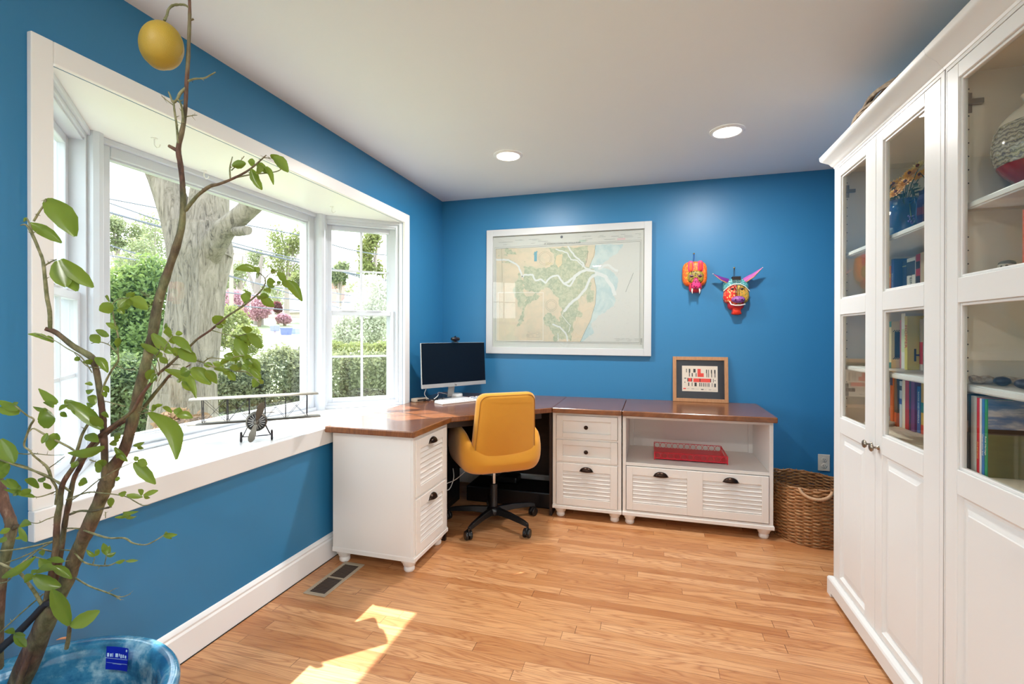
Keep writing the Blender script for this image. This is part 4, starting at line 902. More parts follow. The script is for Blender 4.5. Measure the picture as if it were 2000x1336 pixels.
# ------------------------------------------------------------------ toy biplane on the window seat
def biplane():
    SZ = OB + .0005; c = Vector((-.09, -1.963, SZ)); u = Vector((.741, .671, 0)).normalized(); n = Vector((u.y, -u.x, 0))   # u: span, n: nose
    T = Matrix(((u.x, n.x, 0, c.x), (u.y, n.y, 0, c.y), (0, 0, 1, SZ), (0, 0, 0, 1)))
    t = thing('model_biplane', 'silver metal model biplane standing on the white window seat', 'model airplane', tuple(c))
    met = paint('aged_silver_metal', lin(104, 98, 88), .42, .25, metal=.6); dkm = paint('dark_wire_metal', lin(44, 40, 46), .35, .1, metal=.7)
    def wing(z, y0, span):
        b = MB(); b.M = T; rs = []
        for s in (-1, -.97, -.5, 0, .5, .97, 1):
            k = .75 if abs(s) == 1 else 1
            prof = [(y0 + .052 * k, z), (y0 + .046 * k, z + .006 * k), (y0 + .02 * k, z + .009 * k), (y0 - .03 * k, z + .005 * k), (y0 - .068 * k, z), (y0 - .03 * k, z - .003), (y0 + .03 * k, z - .004)]
            rs.append([(s * span, a, q) for a, q in prof])
        b.rings(rs); return b.build('wing', met, t, smooth=50)
    zu, zl = .212, .092; yu, yl = -.042, -.060
    wing(zu, yu, .281); wing(zl, yl, .292)
    b = MB(); b.M = T; xs = (-.23, -.128, -.035, .035, .128, .228)
    for x in xs:
        for dy in (-.028, .026): b.tube([(x, yl + dy, zl), (x, yu + dy, zu)], .0021, 6)
    b.build('strut', dkm, t)
    b = MB(); b.M = T
    for a, q in ((-.23, -.128), (-.128, -.035), (.035, .128), (.128, .228)):
        for dy in (-.028, .026): b.tube([(a, yl + dy, zl), (q, yu + dy, zu)], .0011, 4); b.tube([(q, yl + dy, zl), (a, yu + dy, zu)], .0011, 4)
    for x in xs: b.tube([(x, yl - .028, zl), (x, yu + .026, zu)], .0007, 4); b.tube([(x, yl + .026, zl), (x, yu - .028, zu)], .0007, 4)
    b.build('rigging_wire', dkm, t)
    ez = .098
    b = MB(); b.M = T; rs = []
    for y, r in ((.045, .040), (.040, .046), (.01, .047), (-.03, .043), (-.09, .036), (-.17, .026), (-.25, .013), (-.275, .009)): rs.append([(r * math.cos(2 * PI * k / 24), y, ez + r * math.sin(2 * PI * k / 24) * (1 if y > -.05 else .9)) for k in range(24)])
    b.rings(rs, cap=False); b.build('fuselage', met, t, smooth=50)
    b = MB(); b.M = T; b.lathe([(.038, .034), (.038, .036)], (0, 0, 0), 24, 'y'); 
    b = MB(); b.M = T; rs = [[(r * math.cos(2 * PI * k / 24), y, ez + r * math.sin(2 * PI * k / 24)) for k in range(24)] for r, y in ((.040, .030), (.008, .032))]; b.rings(rs); b.build('engine_plate', C('engine_dark', 46, 48, 58, .4), t)
    b = MB(); b.M = T
    for k in range(18): a = 2 * PI * k / 18; b.tube([(.013 * math.cos(a), .038, ez + .013 * math.sin(a)), (.037 * math.cos(a), .036, ez + .037 * math.sin(a))], [.0012, .0022], 6)
    b.build('engine_fins', M['silver'], t, smooth=50)
    b = MB(); b.M = T; rs = [[(r * math.cos(2 * PI * k / 20), y, ez + r * math.sin(2 * PI * k / 20)) for k in range(20)] for r, y in ((.012, .036), (.013, .048), (.008, .060), (.002, .063))]; b.rings(rs); b.build('spinner', met, t, smooth=60)
    b = MB(); b.M = T; a0 = math.radians(74)
    for s in (0, PI):
        a = a0 + s; d = Vector((math.cos(a), 0, math.sin(a))); w_ = Vector((-d.z, 0, d.x)); rs = []
        for r, wd, tw in ((.010, .007, .7), (.030, .012, .55), (.055, .0165, .4), (.078, .0165, .3), (.092, .010, .25), (.097, .003, .2)):
            ax = w_ * math.cos(tw) + Vector((0, 1, 0)) * math.sin(tw); th = Vector((0, 1, 0)) * .0012; p = d * r + Vector((0, .052, ez)); rs.append([p - ax * wd - th, p + ax * wd - th, p + ax * wd + th, p - ax * wd + th])
        b.rings(rs)
    b.build('propeller', met, t, smooth=40)
    for s in (-1, 1):
        b = MB(); b.M = T; x = s * .066; b.rings([[(x + dx, .012 + r * math.cos(2 * PI * k / 24), .0255 + r * math.sin(2 * PI * k / 24)) for k in range(24)] for r, dx in ((.006, -.006), (.022, -.005), (.0255, -.003), (.0255, .003), (.022, .005), (.006, .006))]); b.build('wheel', dkm if s else met, t, smooth=40)
    b = MB(); b.M = T; b.tube([(-.066, .012, .0255), (.066, .012, .0255)], .0026, 6)
    for s in (-1, 1):
        b.tube([(s * .060, .012, .0255), (s * .036, .03, .080)], .0026, 6); b.tube([(s * .060, .012, .0255), (s * .034, -.03, .080)], .0026, 6)
    b.tube([(-.06, .012, .0255), (.034, .02, .075)], .0008, 4)
    b.build('landing_gear', dkm, t)
    b = MB(); b.M = T; b.box(-.075, -.275, ez - .001, .075, -.235, ez + .002); b.add([(-.001, -.23, ez), (-.001, -.28, ez), (-.001, -.285, ez + .05), (-.001, -.26, ez + .055), (.001, -.23, ez), (.001, -.28, ez), (.001, -.285, ez + .05), (.001, -.26, ez + .055)], [(0, 1, 2, 3), (7, 6, 5, 4), (0, 4, 5, 1), (1, 5, 6, 2), (2, 6, 7, 3), (3, 7, 4, 0)]); b.tube([(0, -.26, ez), (0, -.262, .006)], .002, 5); b.ball((0, -.262, .0055), .005, 8, 6); b.build('tail', met, t)
biplane()

# ------------------------------------------------------------------ bookcases
FX = 2.622
def bookcase(name_lab, ya, yb, doors, far_end, loc, zbs=.868):
    """ya: near end, yb: far end"""
    t = thing('glazed_bookcase', name_lab, 'bookcase', loc, 'white glazed bookcases'); W_, WI = M['book_white'], M['book_in']; D1 = RX - .015
    b = MB(); xi = FX + .022
    b.box(xi, ya, .0, D1, ya + .02, 2.09); b.box(xi, yb - .02, .0, D1, yb, 2.09); b.box(D1 - .012, ya + .02, .0, D1, yb - .02, 2.09)
    b.box(xi, ya + .02, 2.06, D1 - .012, yb - .02, 2.09); b.box(xi + .002, ya + .02, .075, D1 - .012, yb - .02, .095); b.build('carcass', WI, t)
    for z, th in ((zbs, .022), (1.409, .022)): b = MB(); b.box(xi + .004, ya + .0205, z - th, D1 - .0125, yb - .0205, z); b.build('shelf', WI, t)
    for z in (1.133, 1.667):
        b = MB(); b.box(xi + .012, ya + .021, z - .022, D1 - .013, yb - .021, z); b.box(xi + .006, ya + .021, z - .018, xi + .0119, yb - .021, z - .004); b.build('shelf', W_, t, bevel=.0015)
    b = MB()
    for yy in (ya + .0202, yb - .0202):
        s = 1 if yy < (ya + yb) / 2 else -1
        for xx in (2.668, 2.96):
            for k in range(28):
                z = .93 + k * .04
                if any(abs(z - q) < .045 for q in (.868, 1.12, 1.40, 1.655)): continue
                b.rings([[(xx + r * math.cos(2 * PI * i / 8), yy + s * dd, z + r * math.sin(2 * PI * i / 8)) for i in range(8)] for r, dd in ((.0024, .0001), (.0012, .0004))])
    b.build('pin_holes', M['softblack'], t)
    b = MB(); b.box(FX - .0, ya, .09, xi, ya + .018, 2.09); b.box(FX - .0, yb - .004, .09, xi, yb, 2.09); b.box(FX, ya + .018, 2.077, xi, yb - .004, 2.09); b.build('face_frame', W_, t)
    # crown and plinth
    b = MB(); loft_rect(b, [(2.088, .002), (2.096, .004), (2.104, .012), (2.118, .020), (2.134, .040), (2.140, .046), (2.146, .050), (2.162, .052), (2.166, .048), (2.166, .0)], (FX, D1, ya + .0005, yb if far_end else yb + .0068, 1, 0, 0, 1 if far_end else 0)); b.build('crown_moulding', W_, t, smooth=30)
    b = MB(); fz = 1 if far_end else 0
    loft_rect(b, [(.020, .022), (.078, .022), (.086, .018), (.092, .004)], (FX, FX + .03, ya + .0005, yb, 1, 0, 0, fz)); b.box(FX - .022, yb - .05 + .022 * fz, 0, FX + .03, yb + .022 * fz, .021); b.box(FX - .022, ya + .001, 0, FX + .03, ya + .05, .021)
    if far_end: b.box(FX + .03, yb, .0, D1, yb + .020, .086)
    b.build('plinth', W_, t, bevel=.002)
    for k, (da, db, ga, gb, hinge) in enumerate(doors):      # door from da to db, glass ga..gb
        z0, z1 = .094, 2.075
        b = MB(); b.box(FX, da, z0, FX + .021, ga, z1); b.box(FX, gb, z0, FX + .021, db, z1)
        for za, zb in ((z0, .122), (.812, .884), (1.372, 1.445), (2.030, z1)): b.box(FX, ga, za, FX + .021, gb, zb)
        b.build  # door frame
        dr = b.build('door', W_, t, bevel=.0015, seg=1)
        b = MB()
        for za, zb in ((.884, 1.372), (1.445, 2.030)):
            fm = MB(); w_ = .009
            for q in ((ga, za, ga + w_, zb), (gb - w_, za, gb, zb), (ga + w_, za, gb - w_, za + w_), (ga + w_, zb - w_, gb - w_, zb)): b.box(FX + .006, q[0], q[1], FX + .020, q[2], q[3])
        b.build('glazing_bead', W_, dr, bevel=.002)
        for za, zb in ((.884, 1.372), (1.445, 2.030)): b = MB(); b.box(FX + .012, ga + .004, za + .004, FX + .0145, gb - .004, zb - .004); b.build('glass_pane', M['cabglass'], dr)
        b = MB(); loft = []
        b.M = Matrix(((0, 0, -1, FX + .021), (1, 0, 0, 0), (0, 1, 0, 0), (0, 0, 0, 1)))     # local x->y, y->z, z-> -x
        A_, B_, Z0, Z1 = ga, gb, .122, .812
        def rr(o, h): return [(A_ + o, Z0 + o, h), (B_ - o, Z0 + o, h), (B_ - o, Z1 - o, h), (A_ + o, Z1 - o, h)]
        b.rings([rr(0, 0), rr(0, .018), rr(.006, .012), rr(.010, .008), rr(.018, .008), rr(.045, .016), rr(.048, .018)]); b.build('raised_panel', W_, dr)
        ky = da + .030 if hinge == 'far' else db - .030
        b = MB(); b.lathe([(.009, .0), (.009, .003), (.0045, .006), (.004, .016), (.006, .019), (.0145, .022), (.0165, .027), (.013, .031), (.004, .033)], (FX, ky, .833), 20, '-x'); kb = b.build('knob', M['pewter'], dr, smooth=60)
        hy = db - .024 if hinge == 'far' else da + .024; s = 1 if hinge == 'far' else -1
        yw = (yb - .02) if hinge == 'far' else (ya + .02)
        for hz in (1.968, 1.012):
            b = MB(); 
            b.box(xi + .012, yw - s * .003, hz - .03, xi + .032, yw, hz + .03); b.box(xi - .0, yw - s * .014, hz - .008, xi + .055, yw - s * .003, hz + .008); b.box(xi - .0, yw - s * .040, hz - .017, xi + .006, yw - s * .005, hz + .017)
            b.build('hinge', M['pewter'], dr, bevel=.0015)
    return t
bookcase('white glazed bookcase beside the wicker basket, full of books', -2.078, -1.165, [(-1.612, -1.170, -1.518, -1.240, 'far'), (-2.058, -1.615, -1.966, -1.672, 'near')], True, (2.82, -1.62, 0))
bookcase('white glazed bookcase nearest the viewer holding the big striped vase', -2.998, -2.085, [(-2.530, -2.090, -2.455, -2.146, 'far'), (-2.978, -2.533, -2.900, -2.610, 'near')], False, (2.82, -2.54, 0), .8835)

# ------------------------------------------------------------------ books: spine plane x, far edge y, near edge y, bottom z, top z, cover rgb, label, title
TIN = C('title_cream', 236, 230, 214, .6)
def book(x, y0, y1, z0, z1, rgb, label, group, title=None, tcol=None, size=.016, tz=None, band=None, depth=.14, cover=None, up=False):
    ym, th = (y0 + y1) / 2, abs(y1 - y0) - .001; ya, yb = ym - th / 2, ym + th / 2
    depth = min(depth, 3.0 - x - .004)
    t = thing('book', label, 'book', (x + depth / 2, ym, z0), group); cm = C('cover_%d_%d_%d' % rgb, *rgb, .45); k = min(.0016, th * .2)
    b = MB(); b.box(x + .001, ya, z0, x + depth, ya + k, z1); b.box(x + .001, yb - k, z0, x + depth, yb, z1); b.box(x, ya, z0, x + .0018, yb, z1); b.build('cover', cm, t, bevel=.0006, seg=1)
    b = MB(); b.box(x + .002, ya + k + .0001, z0 + .002, x + depth - .003, yb - k - .0001, z1 - .002); b.build('pages', M['paper'], t)
    for (za, zb, rc_) in (band or []): b = MB(); b.box(x - .0004, ya + .0004, z0 + (z1 - z0) * za, x + .0001, yb - .0004, z0 + (z1 - z0) * zb); b.build('spine_band', C('band_%d_%d_%d' % rc_, *rc_, .5), t)
    if title:
        tm = C('ink_%d_%d_%d' % (tcol or (236, 230, 214)), *(tcol or (236, 230, 214)), .6); zt = tz if tz else (z0 + z1) / 2
        text(t, title, faceM((x - .0008, ym, zt), (0, 0, -1), (0, -1, 0)), size, tm, 'title', .0002)
    if cover: cover(t, x, ya, z0, z1, depth)
    return t
G = 'books on the upper book shelf'
zA = 1.410
book(2.784, -1.300, -1.338, zA, 1.585, (226, 120, 40), 'orange and yellow book at the far end of the upper book row', G, band=[(.0, .35, (196, 60, 40)), (.7, .8, (240, 190, 60))])
book(2.786, -1.339, -1.364, zA, 1.612, (28, 64, 134), 'blue book with pale spine lettering beside the orange one', G, 'BIRDS NOTED', (170, 190, 220), .012)
book(2.817, -1.365, -1.399, zA, 1.600, (30, 44, 84), 'navy book between the lettered blue book and the thick white one', G, band=[(.86, .88, (180, 170, 120)), (.0, .02, (70, 80, 110))])
def cvA(t, x, ya, z0, z1, dpt): pass
book(2.818, -1.400, -1.468, zA, 1.604, (226, 222, 212), 'thick white book lettered STEINBECK', G, 'STEINBECK', (70, 66, 64), .026, zA + .075, [(.62, .92, (40, 44, 58))])
book(2.820, -1.469, -1.502, zA, 1.612, (178, 34, 44), 'red and black striped book on the upper row', G, band=[(.1, .25, (28, 26, 32)), (.4, .55, (28, 26, 32)), (.7, .85, (28, 26, 32))])
book(2.820, -1.503, -1.555, zA, 1.614, (206, 188, 160), 'beige book nearest the viewer on the upper row', G)
G = 'books on the middle book shelf'; zB = 1.1335
def coverB(t, x, ya, z0, z1, dpt):
    b = MB(); b.box(x + .012, ya - .0006, z0 + .045, x + dpt - .006, ya, z1 - .045); b.build('cover_picture', C('cover_night_blue', 34, 44, 66, .5), t)
    b = MB(); b.box(x + .03, ya - .001, z0 + .07, x + .06, ya - .0006, z1 - .07); b.build('cover_figure', C('cover_brown', 150, 92, 60, .5), t)
    b = MB()
    for r in range(2):
        for k in range(16):
            for zz in (z0 + .038, z1 - .045): b.box(x + .006 + (k + .5 * r) * .008, ya - .0009, zz + r * .004, x + .010 + (k + .5 * r) * .008, ya - .0003, zz + .004 + r * .004)
    b.build('checker_strip', M['black'], t)
book(2.760, -1.375, -1.407, zB, 1.335, (222, 208, 164), 'cream and teal book with a checkered cover and dark picture', G, band=[(.88, 1, (20, 130, 130)), (0, .12, (20, 130, 130))], cover=coverB)
book(2.790, -1.408, -1.420, zB, 1.340, (216, 130, 140), 'thin pink book beside the checkered one', G)
book(2.790, -1.421, -1.455, zB, 1.368, (232, 234, 226), 'tall white book with green spine lettering', G, band=[(.30, .72, (214, 228, 190))])
book(2.790, -1.456, -1.492, zB, 1.328, (214, 60, 84), 'pinkish red book left of the yellow one', G)
def coverH(t, x, ya, z0, z1, dpt): text(t, 'H', faceM((x + .045, ya - .0006, z0 + .058), (1, 0, 0), (0, 0, 1)), .075, C('ink_dark', 38, 34, 40, .6), 'cover_letter', .0003)
book(2.771, -1.493, -1.516, zB, 1.355, (226, 212, 84), 'yellow book lettered HOPPER with a big dark H on the cover', G, 'HOPPER', (206, 52, 50), .026, 1.270, cover=coverH, depth=.15)
book(2.812, -1.517, -1.543, zB, 1.342, (222, 216, 206), 'white book with a red lower spine next to the yellow one', G, band=[(.12, .55, (212, 44, 62))])
book(2.812, -1.544, -1.555, zB, 1.348, (160, 168, 162), 'thin grey-green book beside the red and white one', G)
book(2.813, -1.556, -1.572, zB, 1.325, (196, 60, 60), 'narrow red book nearest the viewer on the middle shelf', G)
G = 'books on the lowest book shelf'; zC = .8685
book(2.806, -1.235, -1.259, zC, 1.075, (226, 212, 206), 'pale pink book at the far end of the lowest row', G)
book(2.806, -1.260, -1.279, zC, 1.060, (210, 216, 226), 'pale blue-white book second from the far end below', G, band=[(.2, .4, (180, 60, 60))])
book(2.807, -1.280, -1.306, zC, 1.088, (232, 104, 40), 'orange book with a blue top on the lowest row', G, band=[(.82, 1, (50, 60, 110))])
def coverC(t, x, ya, z0, z1, dpt):
    b = MB(); b.box(x + .001, ya - .0006, z0, x + dpt - .004, ya, z0 + .06); b.build('cover_band', C('cover_rust', 206, 84, 34, .5), t)
book(2.812, -1.307, -1.329, zC, 1.088, (50, 56, 54), 'dark book with a rust lower cover beside the orange one', G, band=[(0, .28, (206, 84, 34))], cover=coverC)
book(2.822, -1.330, -1.352, zC, 1.072, (206, 214, 222), 'light blue speckled book in the middle of the lowest row', G, band=[(.5, .62, (60, 90, 170)), (.8, .9, (70, 70, 80))])
book(2.823, -1.353, -1.377, zC, 1.078, (236, 224, 202), 'cream book left of the dark red one', G)
book(2.823, -1.378, -1.410, zC, 1.084, (176, 34, 52), 'dark red book on the lowest row', G)
book(2.823, -1.411, -1.423, zC, 1.086, (34, 40, 78), 'thin navy book between the red and the purple ones', G)
book(2.824, -1.424, -1.454, zC, 1.082, (104, 48, 116), 'purple book on the lowest row', G)
book(2.832, -1.455, -1.480, zC, 1.062, (36, 104, 176), 'blue book lettered ROCKS AND MINERALS', G, 'ROCKS AND MINERALS', (236, 240, 244), .0125, .975)
book(2.834, -1.481, -1.519, zC, 1.078, (206, 172, 70), 'mustard yellow book with a teal patch nearest the viewer below', G, None, None, band=[(.42, .62, (20, 130, 124)), (.0, .18, (206, 70, 44))])
G = 'books in the near bookcase'; zD = .884
def coverD(t, x, ya, z0, z1, dpt):
    y = ya - .0005
    def r_(nm, a, c_, m_, o=0): b = MB(); b.box(x + .002, y - o, z0 + (z1 - z0) * a, x + dpt - .002, ya - o + .0, z0 + (z1 - z0) * c_); return b.build(nm, m_, t)
    sk = NT('picture_clouded_sky'); f = sk.noise(sk.coord((3, 3, 14)), 3, 5, .6); s2 = sk.n('ShaderNodeSeparateXYZ'); sk.l(sk.coord(), s2.inputs[0])
    sk.col(sk.ramp(f, [(.35, lin(66, 110, 168)), (.5, lin(120, 140, 176)), (.62, lin(206, 204, 208))])); sk.set(rough=.35)
    r_('cover_sky', .62, 1, sk.mat); r_('cover_treeline', .55, .62, C('picture_dark_trees', 52, 44, 38, .4))
    gr = NT('picture_field'); f = gr.noise(gr.coord((2, 2, 10)), 8, 4); gr.col(gr.mix(f, lin(120, 124, 70), lin(92, 84, 52))); gr.set(rough=.35); r_('cover_field', 0, .55, gr.mat)
book(2.662, -2.1105, -2.122, zD, 1.09, (18, 40, 70), 'very dark blue book against the side panel in the near bookcase', G, depth=.2)
book(2.657, -2.123, -2.141, zD, 1.104, (22, 66, 78), 'dark teal book second from the side panel in the near bookcase', G, depth=.2)
book(2.657, -2.142, -2.167, zD, 1.102, (206, 202, 196), 'light grey slim volume beside the teal one', G, depth=.21)
book(2.657, -2.168, -2.181, zD, 1.099, (220, 40, 54), 'red slim volume beside the light grey one', G, 'Art and Land', (240, 200, 120), .009, .95, depth=.21)
book(2.656, -2.182, -2.191, zD, 1.099, (232, 230, 232), 'white slim volume between the red and the blue ones', G, depth=.21)
book(2.656, -2.192, -2.203, zD, 1.099, (34, 120, 196), 'blue slim volume next to the green one', G, 'Conservation land', (240, 240, 240), .008, .97, depth=.21)
book(2.656, -2.204, -2.215, zD, 1.099, (20, 150, 92), 'green slim volume with a landscape of clouds and field on its cover', G, 'Rural Heritage', (240, 240, 230), .009, .97, depth=.265, cover=coverD)
book(2.681, -2.300, -2.345, 1.4095, 1.602, (214, 70, 54), 'tall red book standing beside the bird figurine in the near bookcase', G, depth=.15)
# lying notebooks
for k, (z, lab, rgb) in enumerate(((.8686, 'pinkish white notebook lying at the bottom of the far bookcase', (226, 206, 204)), (.8776, 'pale green notebook lying on top of the pinkish one', (196, 206, 186)))):
    t = thing('notebook', lab, 'notebook', (2.78, -1.27, z), 'notebooks lying flat in the far bookcase')
    b = MB(); b.M = Matrix.Translation((2.79, -1.262 - .006 * k, z)) @ Matrix.Rotation(.25 + k * .12, 4, 'Z'); b.box(-.09, -.055, .0, .09, -.0, .0085); b.build('pages', M['paper'], t)
    b = MB(); b.M = Matrix.Translation((2.79, -1.262 - .006 * k, z)) @ Matrix.Rotation(.25 + k * .12, 4, 'Z'); b.box(-.092, -.057, .0086, .092, .0, .0090); b.build('cover', C('nb_%d' % k, *rgb, .5), t)

# ------------------------------------------------------------------ ornaments behind the glass
def petal_flower(b, c, d, r, n, up=.25, w=.3, tilt=0):
    d = Vector(d).normalized(); a = d.orthogonal().normalized(); e = d.cross(a)
    for k in range(n):
        q = 2 * PI * (k + tilt) / n; o = a * math.cos(q) + e * math.sin(q); s = d.cross(o)
        p0 = Vector(c); p1 = p0 + o * r * .55 + d * r * up * .6; p2 = p0 + o * r + d * r * up
        b.add([p0, p1 - s * r * w * .5, p2, p1 + s * r * w * .5, p1 + d * r * .08], [(0, 1, 4), (1, 2, 4), (2, 3, 4), (3, 0, 4)])
ZS = 1.6675
t = thing('flower_pitcher', 'blue glass pitcher full of yellow artificial daisies behind the glass', 'flower pitcher', (2.80, -1.42, ZS))
bl = NT('cobalt_glass'); bl.col(lin(10, 84, 148)); bl.set(rough=.08, coat=.6, trans=.25)
b = MB(); b.lathe([(.055, 0), (.075, .012), (.088, .05), (.086, .09), (.066, .13), (.056, .155), (.062, .178), (.066, .182), (.058, .178), (.05, .155)], (2.80, -1.42, ZS), 32, cap=True); b.build('pitcher_body', bl.mat, t, smooth=60)
b = MB(); b.tube([(2.80, -1.478, ZS + .165), (2.80, -1.515, ZS + .172), (2.80, -1.535, ZS + .14), (2.80, -1.53, ZS + .10), (2.80, -1.503, ZS + .075)], .009, 10); b.build('handle', bl.mat, t, smooth=60)
rf = random.Random(11); stems = MB(); lv = MB(); yl_ = MB(); cr_ = MB(); ce = MB(); pu = MB()
for (y, z, x, kind) in ((-1.365, .235, 2.77, 'y'), (-1.42, .255, 2.765, 'y'), (-1.475, .235, 2.77, 'y'), (-1.53, .265, 2.775, 'y'), (-1.555, .225, 2.75, 'y'), (-1.50, .20, 2.74, 'y'), (-1.395, .275, 2.80, 'c'), (-1.535, .29, 2.80, 'c'), (-1.27, .17, 2.80, 'y'), (-1.46, .275, 2.84, 'y')):
    c = Vector((x, y, ZS + z)); m = yl_ if kind == 'y' else cr_
    petal_flower(m, c, (-.7, -.35, .6), .036 if kind == 'y' else .024, 14, .18, .34, rf.random()); petal_flower(m, c + Vector((-.003, 0, 0)), (-.7, -.35, .6), .026, 12, .4, .3, rf.random()); ce.ball(c + Vector((-.006, -.003, .005)), .007, 8, 6)
    stems.tube([(2.80, -1.42, ZS + .14), ((2.80 + c.x) / 2, (-1.42 + c.y) / 2, ZS + (z + .14) / 2 + .02), c], .0018, 5)
for k in range(70):
    a = rf.uniform(0, 2 * PI); p = Vector((2.80 + .07 * math.cos(a), -1.44 + .11 * math.sin(a), ZS + rf.uniform(.15, .24))); d = Vector((rf.uniform(-1, 1), rf.uniform(-1, 1), rf.uniform(-.4, 1))).normalized(); s = d.orthogonal().normalized() * .010
    lv.add([p, p + d * .02 - s, p + d * .05, p + d * .02 + s], [(0, 1, 2), (0, 2, 3)])
for (y, z) in ((-1.285, .07), (-1.275, .055), (-1.29, .085), (-1.25, .045), (-1.30, .11), (-1.52, .09), (-1.53, .07)):
    for k in range(5): pu.ball((2.78 + rf.uniform(-.008, .008), y + rf.uniform(-.01, .01), ZS + z + rf.uniform(-.008, .008)), .0045, 6, 4)
    stems.tube([(2.80, -1.36 if y > -1.4 else -1.46, ZS + .18), (2.78, y, ZS + z)], .0012, 4)
stems.build('stems', C('stem_green', 60, 96, 40, .6), t); lv.build('foliage', C('dark_foliage', 34, 74, 40, .6), t); yl_.build('yellow_petals', C('daisy_yellow', 240, 178, 30, .6), t); cr_.build('cream_petals', C('daisy_cream', 232, 220, 150, .6), t); ce.build('flower_centres', C('daisy_brown', 120, 62, 24, .7), t); pu.build('purple_sprigs', C('sprig_violet', 74, 66, 150, .6), t)
t = thing('bottle_vase', 'dark blue faceted glass vase beside the flower pitcher', 'vase', (2.80, -1.598, ZS)); b = MB(); b.lathe([(.030, 0), (.034, .01), (.034, .14), (.026, .16), (.030, .175)], (2.80, -1.598, ZS), 8)
b.build('vase_body', C('indigo_glass', 34, 36, 88, .08, coat=.5), t)
b = MB(); b.lathe([(.0342, .08), (.0348, .085), (.0342, .11)], (2.80, -1.598, ZS), 8, cap=False); b.build('wine_band', C('wine_band', 92, 34, 60, .2), t)
t = thing('teal_dish', 'small teal dish in front of the orange book', 'dish', (2.73, -1.33, 1.4095)); b = MB(); b.lathe([(.02, .0), (.030, .008), (.042, .026), (.040, .027), (.026, .010)], (2.73, -1.33, 1.4095), 20); b.build('dish_body', C('teal_ceramic', 28, 120, 136, .25), t, smooth=60)
t = thing('wooden_tray', 'orange-brown wooden bits lying on the middle shelf of the far bookcase', 'ornament', (2.84, -1.27, 1.134)); b = MB()
b.box(2.83, -1.33, 1.1335, 2.93, -1.20, 1.146); b.build('board', C('honey_wood', 190, 128, 74, .5), t, bevel=.003)
b = MB(); b.ball((2.79, -1.315, 1.150), (.012, .02, .014), 10, 7); b.ball((2.80, -1.35, 1.148), (.012, .014, .012), 10, 7); b.build('carved_bead', C('carved_rust', 180, 96, 50, .5), t, smooth=60)
t = thing('striped_vase', 'large round vase with grey marbled bands and a red foot in the near bookcase', 'vase', (2.775, -2.235, ZS))
mv = NT('marbled_glaze'); v = mv.coord(); wv = mv.n('ShaderNodeTexWave', wave_type='BANDS', bands_direction='Z'); mv.l(v, wv.inputs['Vector']); wv.inputs['Scale'].default_value = 26; wv.inputs['Distortion'].default_value = 8; wv.inputs['Detail'].default_value = 4; wv.inputs['Detail Scale'].default_value = 2.2
mv.col(mv.ramp(wv.outputs['Fac'], [(.05, lin(96, 92, 92)), (.3, lin(136, 134, 124)), (.5, lin(178, 172, 150)), (.7, lin(146, 142, 96)), (.85, lin(120, 118, 122)), (1, lin(190, 186, 176))])); mv.set(rough=.12, coat=.5)
cv = (2.775, -2.235, ZS); prof = lambda a: (.112 * math.sin(a), .125 - .118 * math.cos(a))
b = MB(); b.lathe([(max(prof(PI * k / 20)[0], .03), prof(PI * k / 20)[1]) for k in range(7, 14)], cv, 40, cap=True); b.build('marbled_band', mv.mat, t, smooth=60)
b = MB(); b.lathe([(.040, .0), (.046, .004), (.05, .012)] + [(prof(PI * k / 20)[0], prof(PI * k / 20)[1]) for k in range(4, 8)], cv, 40, cap=True); b.build('red_foot', C('oxblood_glaze', 140, 30, 40, .15), t, smooth=60)
b = MB(); b.lathe([(prof(PI * 13 / 20)[0], prof(PI * 13 / 20)[1])] + [(prof(PI * k / 20)[0] + .0, prof(PI * k / 20)[1]) for k in range(14, 18)] + [(.045, .245), (.052, .262)], cv, 40, cap=True); b.build('pale_shoulder', C('cream_glaze', 222, 212, 196, .2), t, smooth=60)
t = thing('bird_figurine', 'small painted bird figurine in the middle of the near bookcase', 'figurine', (2.725, -2.17, 1.4095))
fz_ = Matrix.Translation((2.725, -2.17, 1.4095)) @ Matrix.Scale(.56, 4)
def fball(nm, mat, par, *bs):
    b = MB(); b.M = fz_
    for c_, r_ in bs: b.ball(c_, r_, 16, 10)
    return b.build(nm, mat, par, smooth=60)
fball('body', C('bird_tan', 206, 176, 142, .5), t, ((0, 0, .050), (.050, .042, .050))); hd = fball('head', C('bird_white', 220, 214, 206, .5), t, ((-.005, -.003, .108), (.034, .036, .030)))
fball('cap_feathers', C('bird_slate', 70, 76, 84, .5), hd, ((-.002, -.001, .124), (.033, .036, .018))); fball('eye', M['black'], hd, ((-.032, -.016, .110), .006)); fball('eye', M['black'], hd, ((-.022, -.034, .110), .006))
t = thing('driftwood_branch', 'pale knobbly driftwood lying on the shelf behind two dark stones', 'driftwood', (2.80, -2.13, 1.134)); b = MB(); rd = random.Random(5); pts = []; rad = []
ctl = [(2.668, -2.120), (2.70, -2.122), (2.745, -2.132), (2.80, -2.19), (2.86, -2.27), (2.90, -2.36)]
for k in range(22): q = k / 21 * 4.999; i = int(q); a_, b_ = ctl[i], ctl[i + 1]; pts.append((a_[0] + (b_[0] - a_[0]) * (q - i), a_[1] + (b_[1] - a_[1]) * (q - i), 1.134 + .013 + .002 * math.sin(k * 1.7))); rad.append(.0085 + .0035 * rd.random())
b.tube(pts, rad, 9); dw = NT('driftwood'); f = dw.noise(dw.coord(), 40, 5, .7); dw.col(dw.ramp(f, [(.3, lin(120, 96, 72)), (.6, lin(206, 190, 168))])); dw.set(rough=.8); dw.bump(f, .6, .004); b.build('branch', dw.mat, t, smooth=80)
